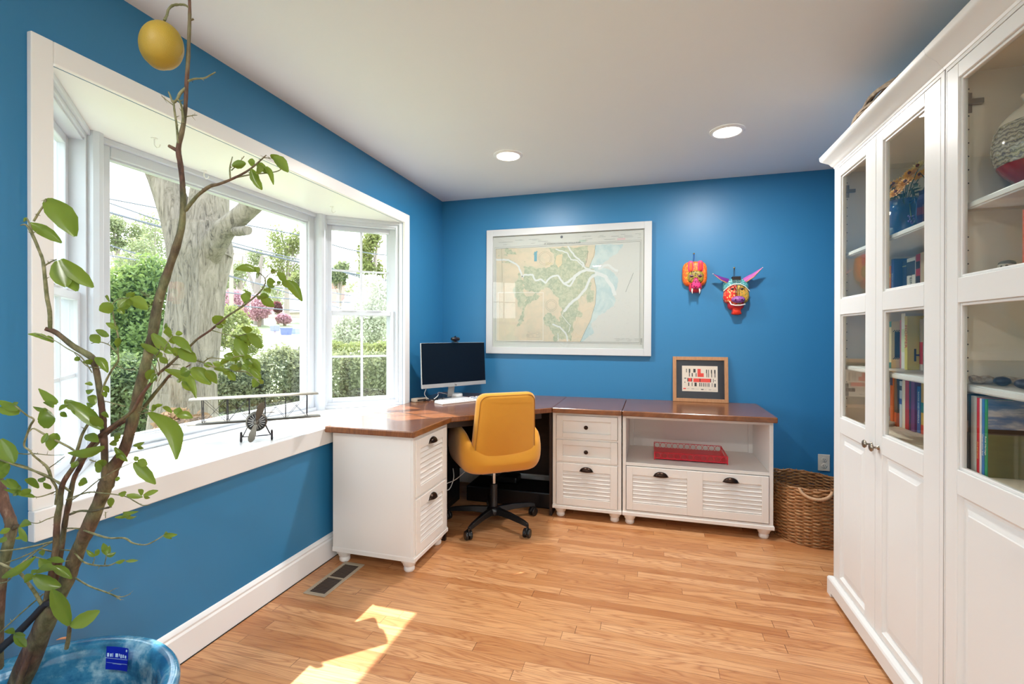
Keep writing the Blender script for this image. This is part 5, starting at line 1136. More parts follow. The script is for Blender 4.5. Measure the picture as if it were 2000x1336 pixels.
for k, y in enumerate((-2.163, -2.245)):
    b = MB(); b.ball((2.718, y, 1.134 + .0135), (.019, .0195, .0130), 18, 12); tag(b.build('dark_stone', C('slate_egg', 44, 48, 66, .3), base=(2.718, y, 1.134), smooth=60), ('dark blue egg-shaped stone in front of the driftwood, farther from the viewer', 'dark blue egg-shaped stone in front of the driftwood, cut by the picture edge')[k], 'stone', 'dark stones in the near bookcase')
# woven wreath-like bundle on top of the far bookcase
t = thing('twig_bundle', 'brown woven twig bundle lying on top of the far bookcase', 'wreath', (2.70, -1.5, 2.167)); b = MB(); rw = random.Random(9)
for k in range(110):
    pts = []; ph = rw.uniform(0, 2 * PI); rr_ = rw.uniform(.015, .070)
    for j in range(26):
        s = j / 25; y = -1.175 - .70 * s; env = math.sin(PI * min(max(s, .02), .98)) ** .45 * (1.08 - .3 * s); a = ph + s * rw.uniform(1.6, 1.7)
        pts.append((2.70 + rr_ * env * math.cos(a), y, 2.172 + .078 * env + rr_ * env * math.sin(a)))
    b.tube(pts, rw.uniform(.004, .009), 5)
rwm = NT('dry_twig'); f = rwm.noise(rwm.coord(), 30, 4); rwm.col(rwm.ramp(f, [(.3, lin(104, 82, 62)), (.7, lin(176, 154, 128))])); rwm.set(rough=.8); b.build('twigs', rwm.mat, t, smooth=60)
# ------------------------------------------------------------------ the potted lemon tree in front of the window
def lemon_tree():
    pc = Vector((.397, -3.150, 0)); t = thing('potted_lemon_tree', 'tall spindly lemon tree with one big lemon, in a glazed blue pot by the window', 'potted plant', tuple(pc))
    gl = NT('blue_pot_glaze'); v = gl.coord((1, 1, 1)); f = gl.noise(v, 14, 5, .65); f2 = gl.noise(gl.coord((2, 2, 30)), 4, 3)
    gl.col(gl.mix(gl.math('MULTIPLY', f2, .6), gl.ramp(f, [(.3, lin(24, 84, 128)), (.5, lin(66, 140, 176)), (.64, lin(168, 208, 222))]), lin(30, 92, 134))); gl.set(rough=.12, coat=.6)
    z = .42; b = MB()
    prof = [(.20, 0), (.215, .01), (.250, .12), (.278, .26), (.283, .345), (.290, .362), (.306, .372), (.3105, .392), (.3105, .408), (.303, .419), (.290, .421), (.278, .414), (.266, .398), (.262, .37), (.250, .25), (.20, .06), (.01, .05)]
    b.lathe(prof, (pc.x, pc.y, 0), 72, cap=False); b.build('pot', gl.mat, t, smooth=50)
    pot = [o for o in t.children][0]
    so_ = NT('potting_soil'); f = so_.noise(so_.coord(), 60, 5, .7); so_.col(so_.ramp(f, [(.3, lin(28, 14, 10)), (.7, lin(74, 38, 24))])); so_.set(rough=.95); so_.bump(f, .9, .01)
    b = MB(); rs = random.Random(2); b.lathe([(.2565, .298), (.2565, .312), (.20, .318), (.12, .322), (.05, .326), (.008, .327)], (pc.x, pc.y, 0), 48); b.build('soil', so_.mat, t, smooth=60)
    # grower's blue label stuck inside the far wall of the pot
    def inw(px, py, r=.2570): # where a sight line meets the inner wall
        d = at(px, py, 1) - CAM; A = d.x ** 2 + d.y ** 2; B = 2 * ((CAM.x - pc.x) * d.x + (CAM.y - pc.y) * d.y); Cc = (CAM.x - pc.x) ** 2 + (CAM.y - pc.y) ** 2 - r * r
        q = (-B + math.sqrt(B * B - 4 * A * Cc)) / (2 * A); return CAM + d * q
    a0 = inw(212, 1264); a1 = inw(256, 1264); an0 = math.atan2(a0.y - pc.y, a0.x - pc.x); an1 = math.atan2(a1.y - pc.y, a1.x - pc.x)
    zt, zb = a1.z, inw(240, 1304).z; b = MB(); nn = 8
    ring = lambda zz, rr_: [(pc.x + rr_ * math.cos(an0 + (an1 - an0) * k / nn), pc.y + rr_ * math.sin(an0 + (an1 - an0) * k / nn), zz) for k in range(nn + 1)]
    A_, B_ = ring(zt, .2505), ring(zb, .2465); b.add(A_ + B_, [(k, k + 1, nn + 2 + k, nn + 1 + k) for k in range(nn)]); st = b.build('pot_label', C('label_blue', 14, 40, 170, .3), pot, label='blue label stuck inside the pot rim')
    b = MB()
    def bit(s0, s1, h0, h1):
        q = []
        for s_, h in ((s0, h0), (s1, h0), (s1, h1), (s0, h1)):
            an = an0 + (an1 - an0) * s_; rr_ = .2498 + (.2458 - .2498) * h; q.append((pc.x + rr_ * math.cos(an), pc.y + rr_ * math.sin(an), zt + (zb - zt) * h))
        b.add(q, [(0, 1, 2, 3)])
    for s0, s1, h0, h1 in ((.88, .95, .06, .16), (.05, .13, .28, .44), (.17, .24, .30, .44), (.27, .30, .28, .44), (.40, .52, .28, .44), (.56, .60, .28, .40), (.63, .70, .30, .46), (.73, .80, .30, .44), (.84, .92, .32, .44), (.0, .98, .48, .495), (.04, .98, .68, .69), (.3, .7, .73, .74)): bit(s0, s1, h0, h1)
    b.build('label_lettering', C('label_pale', 186, 214, 240, .5), st)

    bark = NT('lemon_bark'); v = bark.coord((1, 1, .35)); f = bark.noise(v, 55, 5, .7); f2 = bark.noise(bark.coord(), 9, 3)
    bark.col(bark.mix(bark.ramp(f2, [(.4, (0, 0, 0, 1)), (.62, (1, 1, 1, 1))]), bark.ramp(f, [(.3, lin(48, 32, 26)), (.6, lin(104, 74, 60)), (.8, lin(146, 122, 104))]), bark.ramp(f, [(.3, lin(62, 66, 40)), (.7, lin(128, 128, 92))]))); bark.set(rough=.75); bark.bump(f, .7, .003)
    twig = NT('green_twig'); f = twig.noise(twig.coord(), 60, 4, .6); twig.col(twig.ramp(f, [(.35, lin(84, 88, 50)), (.65, lin(142, 138, 104))])); twig.set(rough=.6); twig.bump(f, .3, .001)
    lf = leafmat('lemon_leaf', lin(84, 112, 38), lin(122, 144, 58), (.26, .34, .04, 1), .45, .26)
    rng = random.Random(21)
    PXM = 1 / FPX
    def P(x, y, dp): return at(x, y, dp)
    def smooth_(pts):
        out_ = []
        for i in range(len(pts) - 1):
            p0, p1, p2, p3 = pts[max(i - 1, 0)], pts[i], pts[i + 1], pts[min(i + 2, len(pts) - 1)]
            for k in range(4): s = k / 4; out_.append(tuple(.5 * ((2 * b_) + (c_ - a_) * s + (2 * a_ - 5 * b_ + 4 * c_ - d_) * s * s + (3 * b_ - a_ - 3 * c_ + d_) * s ** 3) for a_, b_, c_, d_ in zip(p0, p1, p2, p3)))
        out_.append(tuple(pts[-1])); return out_
    def stem(b, pts, knob=0, n=8, thorns=0):
        """pts: (px, py, depth, radius in frame px)"""
        S_ = smooth_(pts); pp = []; rr_ = []
        for i, (x, y, dp, r) in enumerate(S_):
            p = P(x, y, dp); pp.append(p); rr_.append(max(r * PXM * dp * (1 + (knob * rng.uniform(-.5, 1) if 0 < i < len(S_) - 1 else 0)), .0006))
        b.tube(pp, rr_, n)
        for _ in range(thorns):
            i = rng.randrange(1, len(pp) - 1); d = Vector((rng.uniform(-1, 1), rng.uniform(-1, 1), rng.uniform(-.6, 1))).normalized(); L_ = rng.uniform(.005, .012)
            b.tube([pp[i], pp[i] + d * L_], [min(rr_[i] * .7, .0016), .0002], 5)
    b = MB()
    stem(b, [(33, 1345, 1.255, 19), (71, 1257, 1.225, 17.5), (102, 1186, 1.20, 14.5), (130, 1135, 1.19, 12.8), (151, 1079, 1.18, 12), (172, 1032, 1.165, 11.5), (198, 971, 1.15, 11.5), (210, 940, 1.145, 12.5), (224, 909, 1.14, 10.5), (243, 878, 1.13, 9.5), (262, 810, 1.12, 9.5), (272, 765, 1.11, 9.2), (283, 720, 1.10, 9), (298, 655, 1.09, 8.5), (309, 590, 1.085, 8), (328, 530, 1.08, 7.2), (345, 480, 1.075, 6.6), (356, 434, 1.07, 5.6), (357.5, 374, 1.06, 5), (353, 325, 1.055, 4.6), (348.5, 290, 1.05, 4.8), (357.5, 247, 1.045, 4), (362, 211, 1.04, 3.4), (364, 169, 1.035, 3.4), (367, 123, 1.03, 3.6), (369.5, 65, 1.03, 3), (370.5, 16, 1.03, 2.8), (369, -30, 1.03, 2.4), (372, -70, 1.03, 2)], .12, 12, 6)
    for x, y, dp, r, dx, dy in ((330, 285, 1.05, 3, 18, 10), (315, 590, 1.08, 3, -6, -9), (372, 40, 1.03, 1.5, 6, -3), (376, 160, 1.035, 1, 0, 0)): b.tube([P(x + dx, y + dy, dp), P(x, y, dp)], [r * PXM * dp * 1.3, r * PXM * dp], 8)
    for y_ in (60, 95, 120, 200, 345, 470, 500, 620, 700, 850): 
        k = min(range(1), default=0)
    b.build('trunk', bark.mat, t, smooth=50)
    # secondary woody stems, each a branch part
    def branch(pts, mat, knob=.1, n=8, thorns=3, lab=None):
        b = MB(); stem(b, pts, knob, n, thorns); return b.build('branch', mat, t, smooth=50)
    W1 = bark.mat; T1 = twig.mat
    S2 = branch([(206, 936, 1.135, 7), (205, 917, 1.13, 6), (204, 878, 1.12, 6), (202, 839, 1.115, 5.8), (201, 815, 1.11, 5.5), (198, 790, 1.105, 5.2), (192, 745, 1.10, 5.2), (185, 712, 1.095, 5.5), (178, 697, 1.09, 5.8), (143, 676, 1.08, 5), (110, 650, 1.07, 4.6), (88, 642, 1.06, 3.6)], W1)
    S3 = branch([(98, 645, 1.065, 3.6), (97, 608, 1.06, 3.4), (92, 582, 1.055, 3.2), (88, 545, 1.05, 3), (84, 510, 1.05, 2.8), (76, 488, 1.045, 2.6), (65, 462, 1.04, 2.6), (52, 440, 1.04, 1.8), (40, 440, 1.04, 1)], T1, .14, 8, 4)
    branch([(66, 432, 1.04, 2), (76, 415, 1.04, 1.8), (86, 400, 1.04, 1.6), (90, 388, 1.04, 1.4)], T1); branch([(66, 462, 1.04, 1.6), (58, 438, 1.03, 1.5), (52, 425, 1.03, 1)], T1); branch([(86, 520, 1.05, 1.5), (98, 512, 1.045, 1.3), (110, 507, 1.04, 1.2)], T1)
    branch([(34, 1340, 1.22, 6), (80, 1221, 1.20, 6), (92, 1170, 1.185, 6), (104, 1103, 1.17, 5.6), (109, 1067, 1.16, 5.4), (112, 1014, 1.15, 5.4), (117, 985, 1.145, 5), (119, 962, 1.14, 4.6), (124, 942, 1.135, 4.6), (140, 917, 1.13, 4.2), (156, 897, 1.125, 4), (176, 872, 1.12, 4), (190, 856, 1.115, 3.8), (202, 845, 1.10, 3.8), (224, 829, 1.10, 3.4), (258, 803, 1.095, 3.2), (276, 772, 1.09, 3), (308, 732, 1.08, 2.6), (328, 715, 1.075, 2.6), (347, 697, 1.07, 2.4), (367, 680, 1.065, 2.2), (386, 662, 1.06, 2), (411, 645, 1.055, 1.9), (445, 617, 1.05, 1.8), (476, 597, 1.045, 1.6), (505, 573, 1.04, 1.5), (517, 556, 1.04, 1.3), (517, 543, 1.04, 1.2), (504, 531, 1.035, .9)], W1, .1, 8, 8)
    branch([(40, 1345, 1.27, 5), (95, 1200, 1.245, 5), (112, 1120, 1.23, 5), (121, 1062, 1.22, 4.6), (128, 1014, 1.21, 4.6), (136, 975, 1.20, 4.4), (144, 936, 1.19, 4), (156, 912, 1.18, 4), (165, 895, 1.17, 3.6), (181, 875, 1.165, 3.4), (197, 858, 1.16, 3.6), (222, 836, 1.155, 3.2), (245, 822, 1.15, 3), (262, 812, 1.145, 3), (280, 796, 1.14, 3.2), (301, 770, 1.135, 3.2), (316, 752, 1.13, 3), (332, 733, 1.12, 2.2), (352, 724, 1.12, 1.6), (372, 712, 1.12, 1)], W1, .1, 8, 6)
    E1 = branch([(347, 697, 1.07, 1.8), (370, 701, 1.065, 1.6), (394, 707, 1.06, 1.6), (415, 716, 1.055, 1.5), (444, 721, 1.05, 1.4), (464, 725, 1.045, 1.2), (484, 727, 1.04, .9), (497, 738, 1.035, .7), (507, 748, 1.03, .6)], T1)
    branch([(398, 707, 1.06, 1.2), (411, 699, 1.05, 1.1), (435, 701, 1.045, 1), (455, 698, 1.04, .9), (476, 694, 1.04, .7)], T1); branch([(413, 645, 1.055, 1), (445, 654, 1.05, .9), (464, 656, 1.05, .9), (481, 652, 1.045, .8)], T1); branch([(517, 566, 1.04, 1), (536, 558, 1.035, .9), (552, 556, 1.03, .6)], T1); branch([(517, 545, 1.04, 1), (528, 534, 1.035, .9), (541, 531, 1.03, .8)], T1)
    branch([(461, 606, 1.045, 1), (470, 600, 1.04, .9), (478, 590, 1.04, .7)], T1)
    A1 = branch([(362, 411, 1.065, 3.6), (374, 396, 1.06, 3.4), (388, 380, 1.055, 3.2), (410, 364, 1.05, 3.4), (426, 360, 1.045, 2.8), (450, 351, 1.04, 2.4), (480, 336, 1.035, 2), (500, 321, 1.03, 1.6), (520, 303, 1.025, 1)], W1, .1, 8, 3)
    branch([(460, 347, 1.04, 1.6), (490, 341, 1.035, 1.4), (520, 338, 1.03, 1.2), (540, 335, 1.03, 1), (550, 330, 1.03, .8)], T1); branch([(450, 350, 1.04, 1.5), (449, 328, 1.035, 1.3), (454, 306, 1.03, .8)], T1); branch([(452, 333, 1.04, 1), (465, 320, 1.035, .9), (477, 305, 1.03, .7)], T1); branch([(516, 308, 1.03, .9), (530, 309, 1.025, .7)], T1)
    branch([(364, 160, 1.035, 2.2), (380, 154, 1.03, 1.9), (398, 153, 1.025, 1.6), (412, 146, 1.02, 1.3), (421, 141, 1.02, 1)], T1); branch([(364, 170, 1.035, 2.4), (352, 182, 1.03, 2.6), (346, 194, 1.03, 2.4), (338, 200, 1.03, 2), (332, 186, 1.03, 1.6), (329, 179, 1.03, 1)], T1, .2); branch([(339, 198, 1.03, 1.7), (340, 210, 1.03, 1.7), (342, 225, 1.035, 1.9), (345, 245, 1.04, 1.9), (348, 280, 1.045, 2.2)], T1); branch([(347, 193, 1.03, 1.7), (354, 205, 1.03, 1.8), (357, 225, 1.035, 2.2), (358, 240, 1.04, 2.4)], T1); branch([(338, 205, 1.03, 1), (326, 196, 1.03, .9), (316, 188, 1.03, .6)], T1); branch([(362, 228, 1.04, 1.1), (374, 226, 1.035, .9), (385, 225, 1.03, .6)], T1)
    branch([(198, 769, 1.10, 1.8), (206, 746, 1.095, 1.8), (219, 722, 1.09, 1.7), (231, 704, 1.085, 1.6), (230, 686, 1.08, 1.5), (231, 659, 1.08, 1.5), (225, 634, 1.075, 1.3), (221, 612, 1.07, 1.2), (219, 593, 1.07, 1)], T1, .1, 8, 4)
    branch([(219, 594, 1.07, .9), (228, 586, 1.07, .8), (240, 582, 1.065, .7), (252, 583, 1.06, .6)], T1); branch([(225, 713, 1.09, .9), (245, 721, 1.085, .8), (268, 723, 1.08, .7)], T1); branch([(231, 693, 1.08, .9), (215, 675, 1.075, .9), (195, 668, 1.07, .8), (178, 671, 1.07, .6)], T1)
    branch([(180, 728, 1.10, .9), (166, 706, 1.09, 1), (152, 692, 1.085, 1), (130, 680, 1.08, 1), (112, 668, 1.075, .8), (94, 660, 1.07, .7), (70, 652, 1.065, .6)], T1); branch([(212, 722, 1.10, .9), (190, 718, 1.09, .9), (172, 716, 1.09, .9), (158, 704, 1.085, .8), (145, 689, 1.08, .6)], T1)
    branch([(245, 794, 1.12, 1), (222, 788, 1.115, .9), (203, 783, 1.11, .8)], T1)
    branch([(266, 800, 1.12, 1.4), (276, 808, 1.11, 1.3), (290, 805, 1.10, 1.2), (300, 812, 1.10, .9), (314, 819, 1.09, .6)], T1); branch([(267, 793, 1.12, 1), (282, 797, 1.11, .8), (296, 803, 1.10, .7)], T1)
    branch([(-20, 900, 1.20, 9), (0, 955, 1.20, 9), (8, 985, 1.20, 8.5), (20, 1015, 1.20, 9), (22, 1035, 1.20, 9.5), (19, 1050, 1.20, 9), (10, 1091, 1.205, 8.5), (4, 1138, 1.21, 8), (0, 1190, 1.215, 7), (-2, 1256, 1.23, 7), (0, 1345, 1.25, 7)], W1, .08, 10, 2)
    branch([(21, 1035, 1.20, 5), (30, 1029, 1.195, 4.5), (35, 1027, 1.195, 4)], W1)
    branch([(113, 1181, 1.17, 6), (100, 1177, 1.175, 6.5), (88, 1181, 1.18, 6), (66, 1204, 1.19, 6), (31, 1240, 1.21, 6.5), (5, 1263, 1.22, 7), (-20, 1285, 1.24, 8)], paint('dark_stem', lin(46, 40, 42), .6, .2), .08, 10, 1)
    branch([(83, 1183, 1.18, 3.4), (70, 1160, 1.17, 3.2), (58, 1143, 1.16, 2.8), (42, 1122, 1.15, 2.6), (20, 1110, 1.14, 2.2), (-5, 1098, 1.13, 2)], T1)
    branch([(130, 976, 1.15, 1.4), (170, 962, 1.13, 1.3), (200, 963, 1.12, 1.2), (243, 969, 1.10, 1.1), (263, 979, 1.09, 1), (278, 987, 1.085, .9), (293, 986, 1.08, .6)], T1); branch([(140, 977, 1.15, 1.2), (165, 960, 1.12, 1.1), (195, 936, 1.09, 1), (233, 915, 1.07, .8), (259, 903, 1.06, .8)], T1)
    branch([(136, 1005, 1.18, 2.2), (156, 998, 1.16, 2.1), (179, 998, 1.14, 2.1), (204, 993, 1.12, 1.9), (217, 990, 1.11, 1.6)], W1, .25, 8, 3); branch([(206, 1000, 1.12, .9), (206, 1012, 1.12, .6)], T1)
    branch([(130, 1032, 1.18, 1.4), (155, 1033, 1.16, 1.6), (187, 1044, 1.13, 2), (213, 1051, 1.12, 1.8), (243, 1051, 1.10, 1.7), (260, 1061, 1.09, 1.5), (284, 1064, 1.08, 1.3), (303, 1056, 1.07, 1.1), (320, 1045, 1.07, .8)], T1, .1, 8, 4)
    branch([(118, 1074, 1.19, 1.2), (142, 1077, 1.17, 1.4), (161, 1096, 1.15, 1.6), (180, 1103, 1.14, 1.5), (210, 1105, 1.12, 1.3), (227, 1099, 1.11, 1.1), (248, 1095, 1.10, .7)], T1, .1, 8, 3); branch([(204, 1103, 1.12, .8), (207, 1090, 1.115, .8), (208, 1084, 1.11, .7)], T1); branch([(181, 1103, 1.14, .7), (184, 1093, 1.135, .6), (185, 1087, 1.13, .5)], T1)
    branch([(144, 1127, 1.19, 1.6), (175, 1145, 1.16, 1.5), (208, 1157, 1.14, 1.4), (222, 1163, 1.13, 1.2), (236, 1172, 1.12, .6)], T1, .1, 8, 2); branch([(216, 1160, 1.13, 1), (236, 1166, 1.12, .9), (255, 1160, 1.11, .6)], T1); branch([(212, 1157, 1.14, .7), (226, 1149, 1.13, .4)], T1)
    branch([(137, 960, 1.16, 2), (97, 932, 1.14, 2), (58, 917, 1.12, 1.9), (19, 905, 1.10, 2), (-10, 893, 1.09, 2)], T1, .1, 8, 3); branch([(120, 944, 1.16, 1.8), (90, 931, 1.15, 1.8), (50, 912, 1.13, 1.8), (20, 904, 1.12, 1.8)], T1)
    branch([(109, 985, 1.17, 2.4), (111, 956, 1.16, 2.2), (101, 936, 1.15, 2.4), (93, 914, 1.14, 2.6), (78, 900, 1.13, 1.9), (66, 890, 1.12, 1.8), (58, 880, 1.115, 1.7), (47, 870, 1.11, 1.7), (53, 848, 1.10, 1.9), (60, 830, 1.09, 1.9), (66, 819, 1.085, 1.6), (54, 812, 1.08, 1.5), (40, 801, 1.07, 1.4), (28, 792, 1.07, 1)], T1, .1, 8, 5)
    branch([(167, 890, 1.13, 2), (154, 886, 1.12, 2), (136, 874, 1.11, 2), (117, 864, 1.10, 2), (88, 849, 1.09, 1.7), (66, 837, 1.085, 1.4), (57, 843, 1.08, 1.2)], T1, .1, 8, 4); branch([(96, 914, 1.14, 1), (110, 904, 1.12, .9), (126, 892, 1.10, .8)], T1)
    branch([(118, 956, 1.18, 1.2), (93, 966, 1.16, 1.2), (72, 971, 1.15, 1.2), (60, 966, 1.14, .7)], T1); branch([(107, 1009, 1.18, 1.1), (92, 1014, 1.17, 1), (74, 1022, 1.16, .9), (58, 1020, 1.15, .6)], T1); branch([(20, 884, 1.12, 1), (50, 887, 1.13, 1.1), (66, 886, 1.13, 1), (100, 889, 1.13, .7), (125, 888, 1.13, .4)], T1)
    branch([(105, 1057, 1.22, 1.7), (60, 1068, 1.20, 1.6), (24, 1074, 1.19, 1.5), (-5, 1076, 1.18, 1.2)], T1); branch([(104, 1058, 1.23, 1.4), (50, 1085, 1.21, 1.2), (10, 1100, 1.20, 1)], T1); branch([(85, 1160, 1.23, 1.4), (50, 1190, 1.22, 1.3), (0, 1235, 1.21, 1.1)], T1)
    branch([(104, 1078, 1.20, 1.4), (88, 1074, 1.18, 1.5), (76, 1073, 1.17, 1.6), (60, 1086, 1.15, 1.5), (40, 1102, 1.13, 1.4)], T1); branch([(64, 1087, 1.16, 1.3), (85, 1092, 1.14, 1.2), (110, 1097, 1.13, 1), (136, 1095, 1.13, .6)], T1); branch([(130, 1266, 1.14, 3.8), (134, 1245, 1.13, 3.6), (136, 1221, 1.12, 3)], W1, .1, 8, 0); branch([(130, 1246, 1.135, 2.6), (120, 1247, 1.13, 2), (110, 1250, 1.13, .6)], C('thorn_brown', 176, 120, 84, .6), 0, 8, 0)
    branch([(-5, 1140, 1.15, 1.2), (14, 1136, 1.14, 1.2), (24, 1126, 1.13, 1)], T1); branch([(187, 902, 1.12, 1), (175, 898, 1.12, 1.2)], T1); branch([(165, 824, 1.14, 2), (176, 815, 1.13, 1.6), (182, 800, 1.12, 1.4)], T1)
    branch([(140, 905, 1.16, 3), (152, 876, 1.15, 2.8), (160, 850, 1.145, 2.6), (172, 828, 1.14, 2.4), (176, 818, 1.14, 2)], T1, .08)
    for a_, b_ in (((305, 738), (292, 700)), ((312, 728), (302, 692)), ((305, 745), (303, 715)), ((327, 715), (320, 690)), ((345, 697), (340, 690)), ((334, 712), (352, 712)), ((300, 700), (314, 676)), ((313, 724), (310, 745))): branch([(a_[0], a_[1], 1.08, 1), ((a_[0] + b_[0]) / 2 + 3, (a_[1] + b_[1]) / 2, 1.07, .9), (b_[0], b_[1], 1.06, .6)], T1, .1, 6, 1)
    branch([(320, 687, 1.06, .8), (326, 672, 1.055, .7), (336, 656, 1.05, .6)], T1)
    # lemon on its hooked twig
    branch([(371, 17, 1.03, 1.8), (362, 10, 1.025, 2), (350, 9, 1.02, 2), (337, 11, 1.015, 2.2), (329, 19, 1.01, 2), (326, 30, 1.01, 2.2), (321, 40, 1.005, 2.4)], T1, .2, 8, 2)
    rk = NT('lemon_rind'); f = rk.noise(rk.coord(), 12, 3); vo = rk.n('ShaderNodeTexVoronoi'); vo.inputs['Scale'].default_value = 420; rk.l(rk.coord(), vo.inputs['Vector']); rk.col(rk.mix(f, lin(182, 150, 50), lin(150, 128, 44))); rk.set(rough=.5); rk.bump(vo.outputs['Distance'], .35, .0008)
    lc = at(315.5, 89, 1.01); ax = (UP * 1.0 + RT * .16 + _f * .05).normalized(); s1 = ax.orthogonal().normalized(); s2_ = ax.cross(s1); R_ = 36.5 * PXM * 1.01; Lh = 44.5 * PXM * 1.01
    b = MB(); rs = []
    for k in range(25):
        a = PI * k / 24; r = R_ * math.sin(a) ** .92 if 0 < k < 24 else R_ * .03; h = -Lh * math.cos(a)
        if k < 5: r *= .93 - .04 * (5 - k) * .3; h -= Lh * .012 * (5 - k)
        rs.append([lc + ax * h + (s1 * math.cos(2 * PI * i / 36) + s2_ * math.sin(2 * PI * i / 36)) * r * (1 + .012 * math.sin(3 * 2 * PI * i / 36)) for i in range(36)])
    b.rings(rs); b.build('lemon', rk.mat, t, smooth=60)
    # leaves
    def leaf(b, bx, by, tx, ty, w_, dp, bend=None, n=8):
        p0 = P(bx, by, dp); dt = rng.uniform(-.035, .025); p1 = P(tx, ty, dp + dt); ax_ = p1 - p0; L_ = ax_.length; u_ = ax_.normalized(); view = (p0 - CAM).normalized(); s_ = u_.cross(view).normalized(); nrm = s_.cross(u_)
        tw = rng.uniform(-.5, .5); hw = w_ * (1.28 if w_ < 20 else 1.1) / 2 * PXM * dp / max(math.cos(tw), .6); sd = s_ * math.cos(tw) + nrm * math.sin(tw); up_ = sd.cross(u_)
        sag = rng.uniform(-.10, .14) * L_ if bend is None else bend * L_; curl = rng.uniform(.1, .4); tip = rng.uniform(-.1, .2) * L_
        vs = []; k0 = len(b.v)
        side = s_ if bend is not None else Vector((0, 0, 1))
        for i in range(n + 1):
            q = i / n; wd = hw * (math.sin(PI * min(q * .93 + .045, 1)) ** .75) * (1.08 - .25 * q); c = p0 + ax_ * q + side * sag * math.sin(PI * q) + up_ * tip * q * q
            for j, e in ((-1, 1), (-.5, .42), (0, 0), (.5, .42), (1, 1)):
                vs.append(c + sd * wd * j * (1 + .04 * math.sin(i * 2.6 + j)) + up_ * (wd * curl * e - .0008 * (j == 0)))
        b.add(vs, [(i * 5 + j, i * 5 + j + 1, i * 5 + j + 6, i * 5 + j + 5) for i in range(n) for j in range(4)])
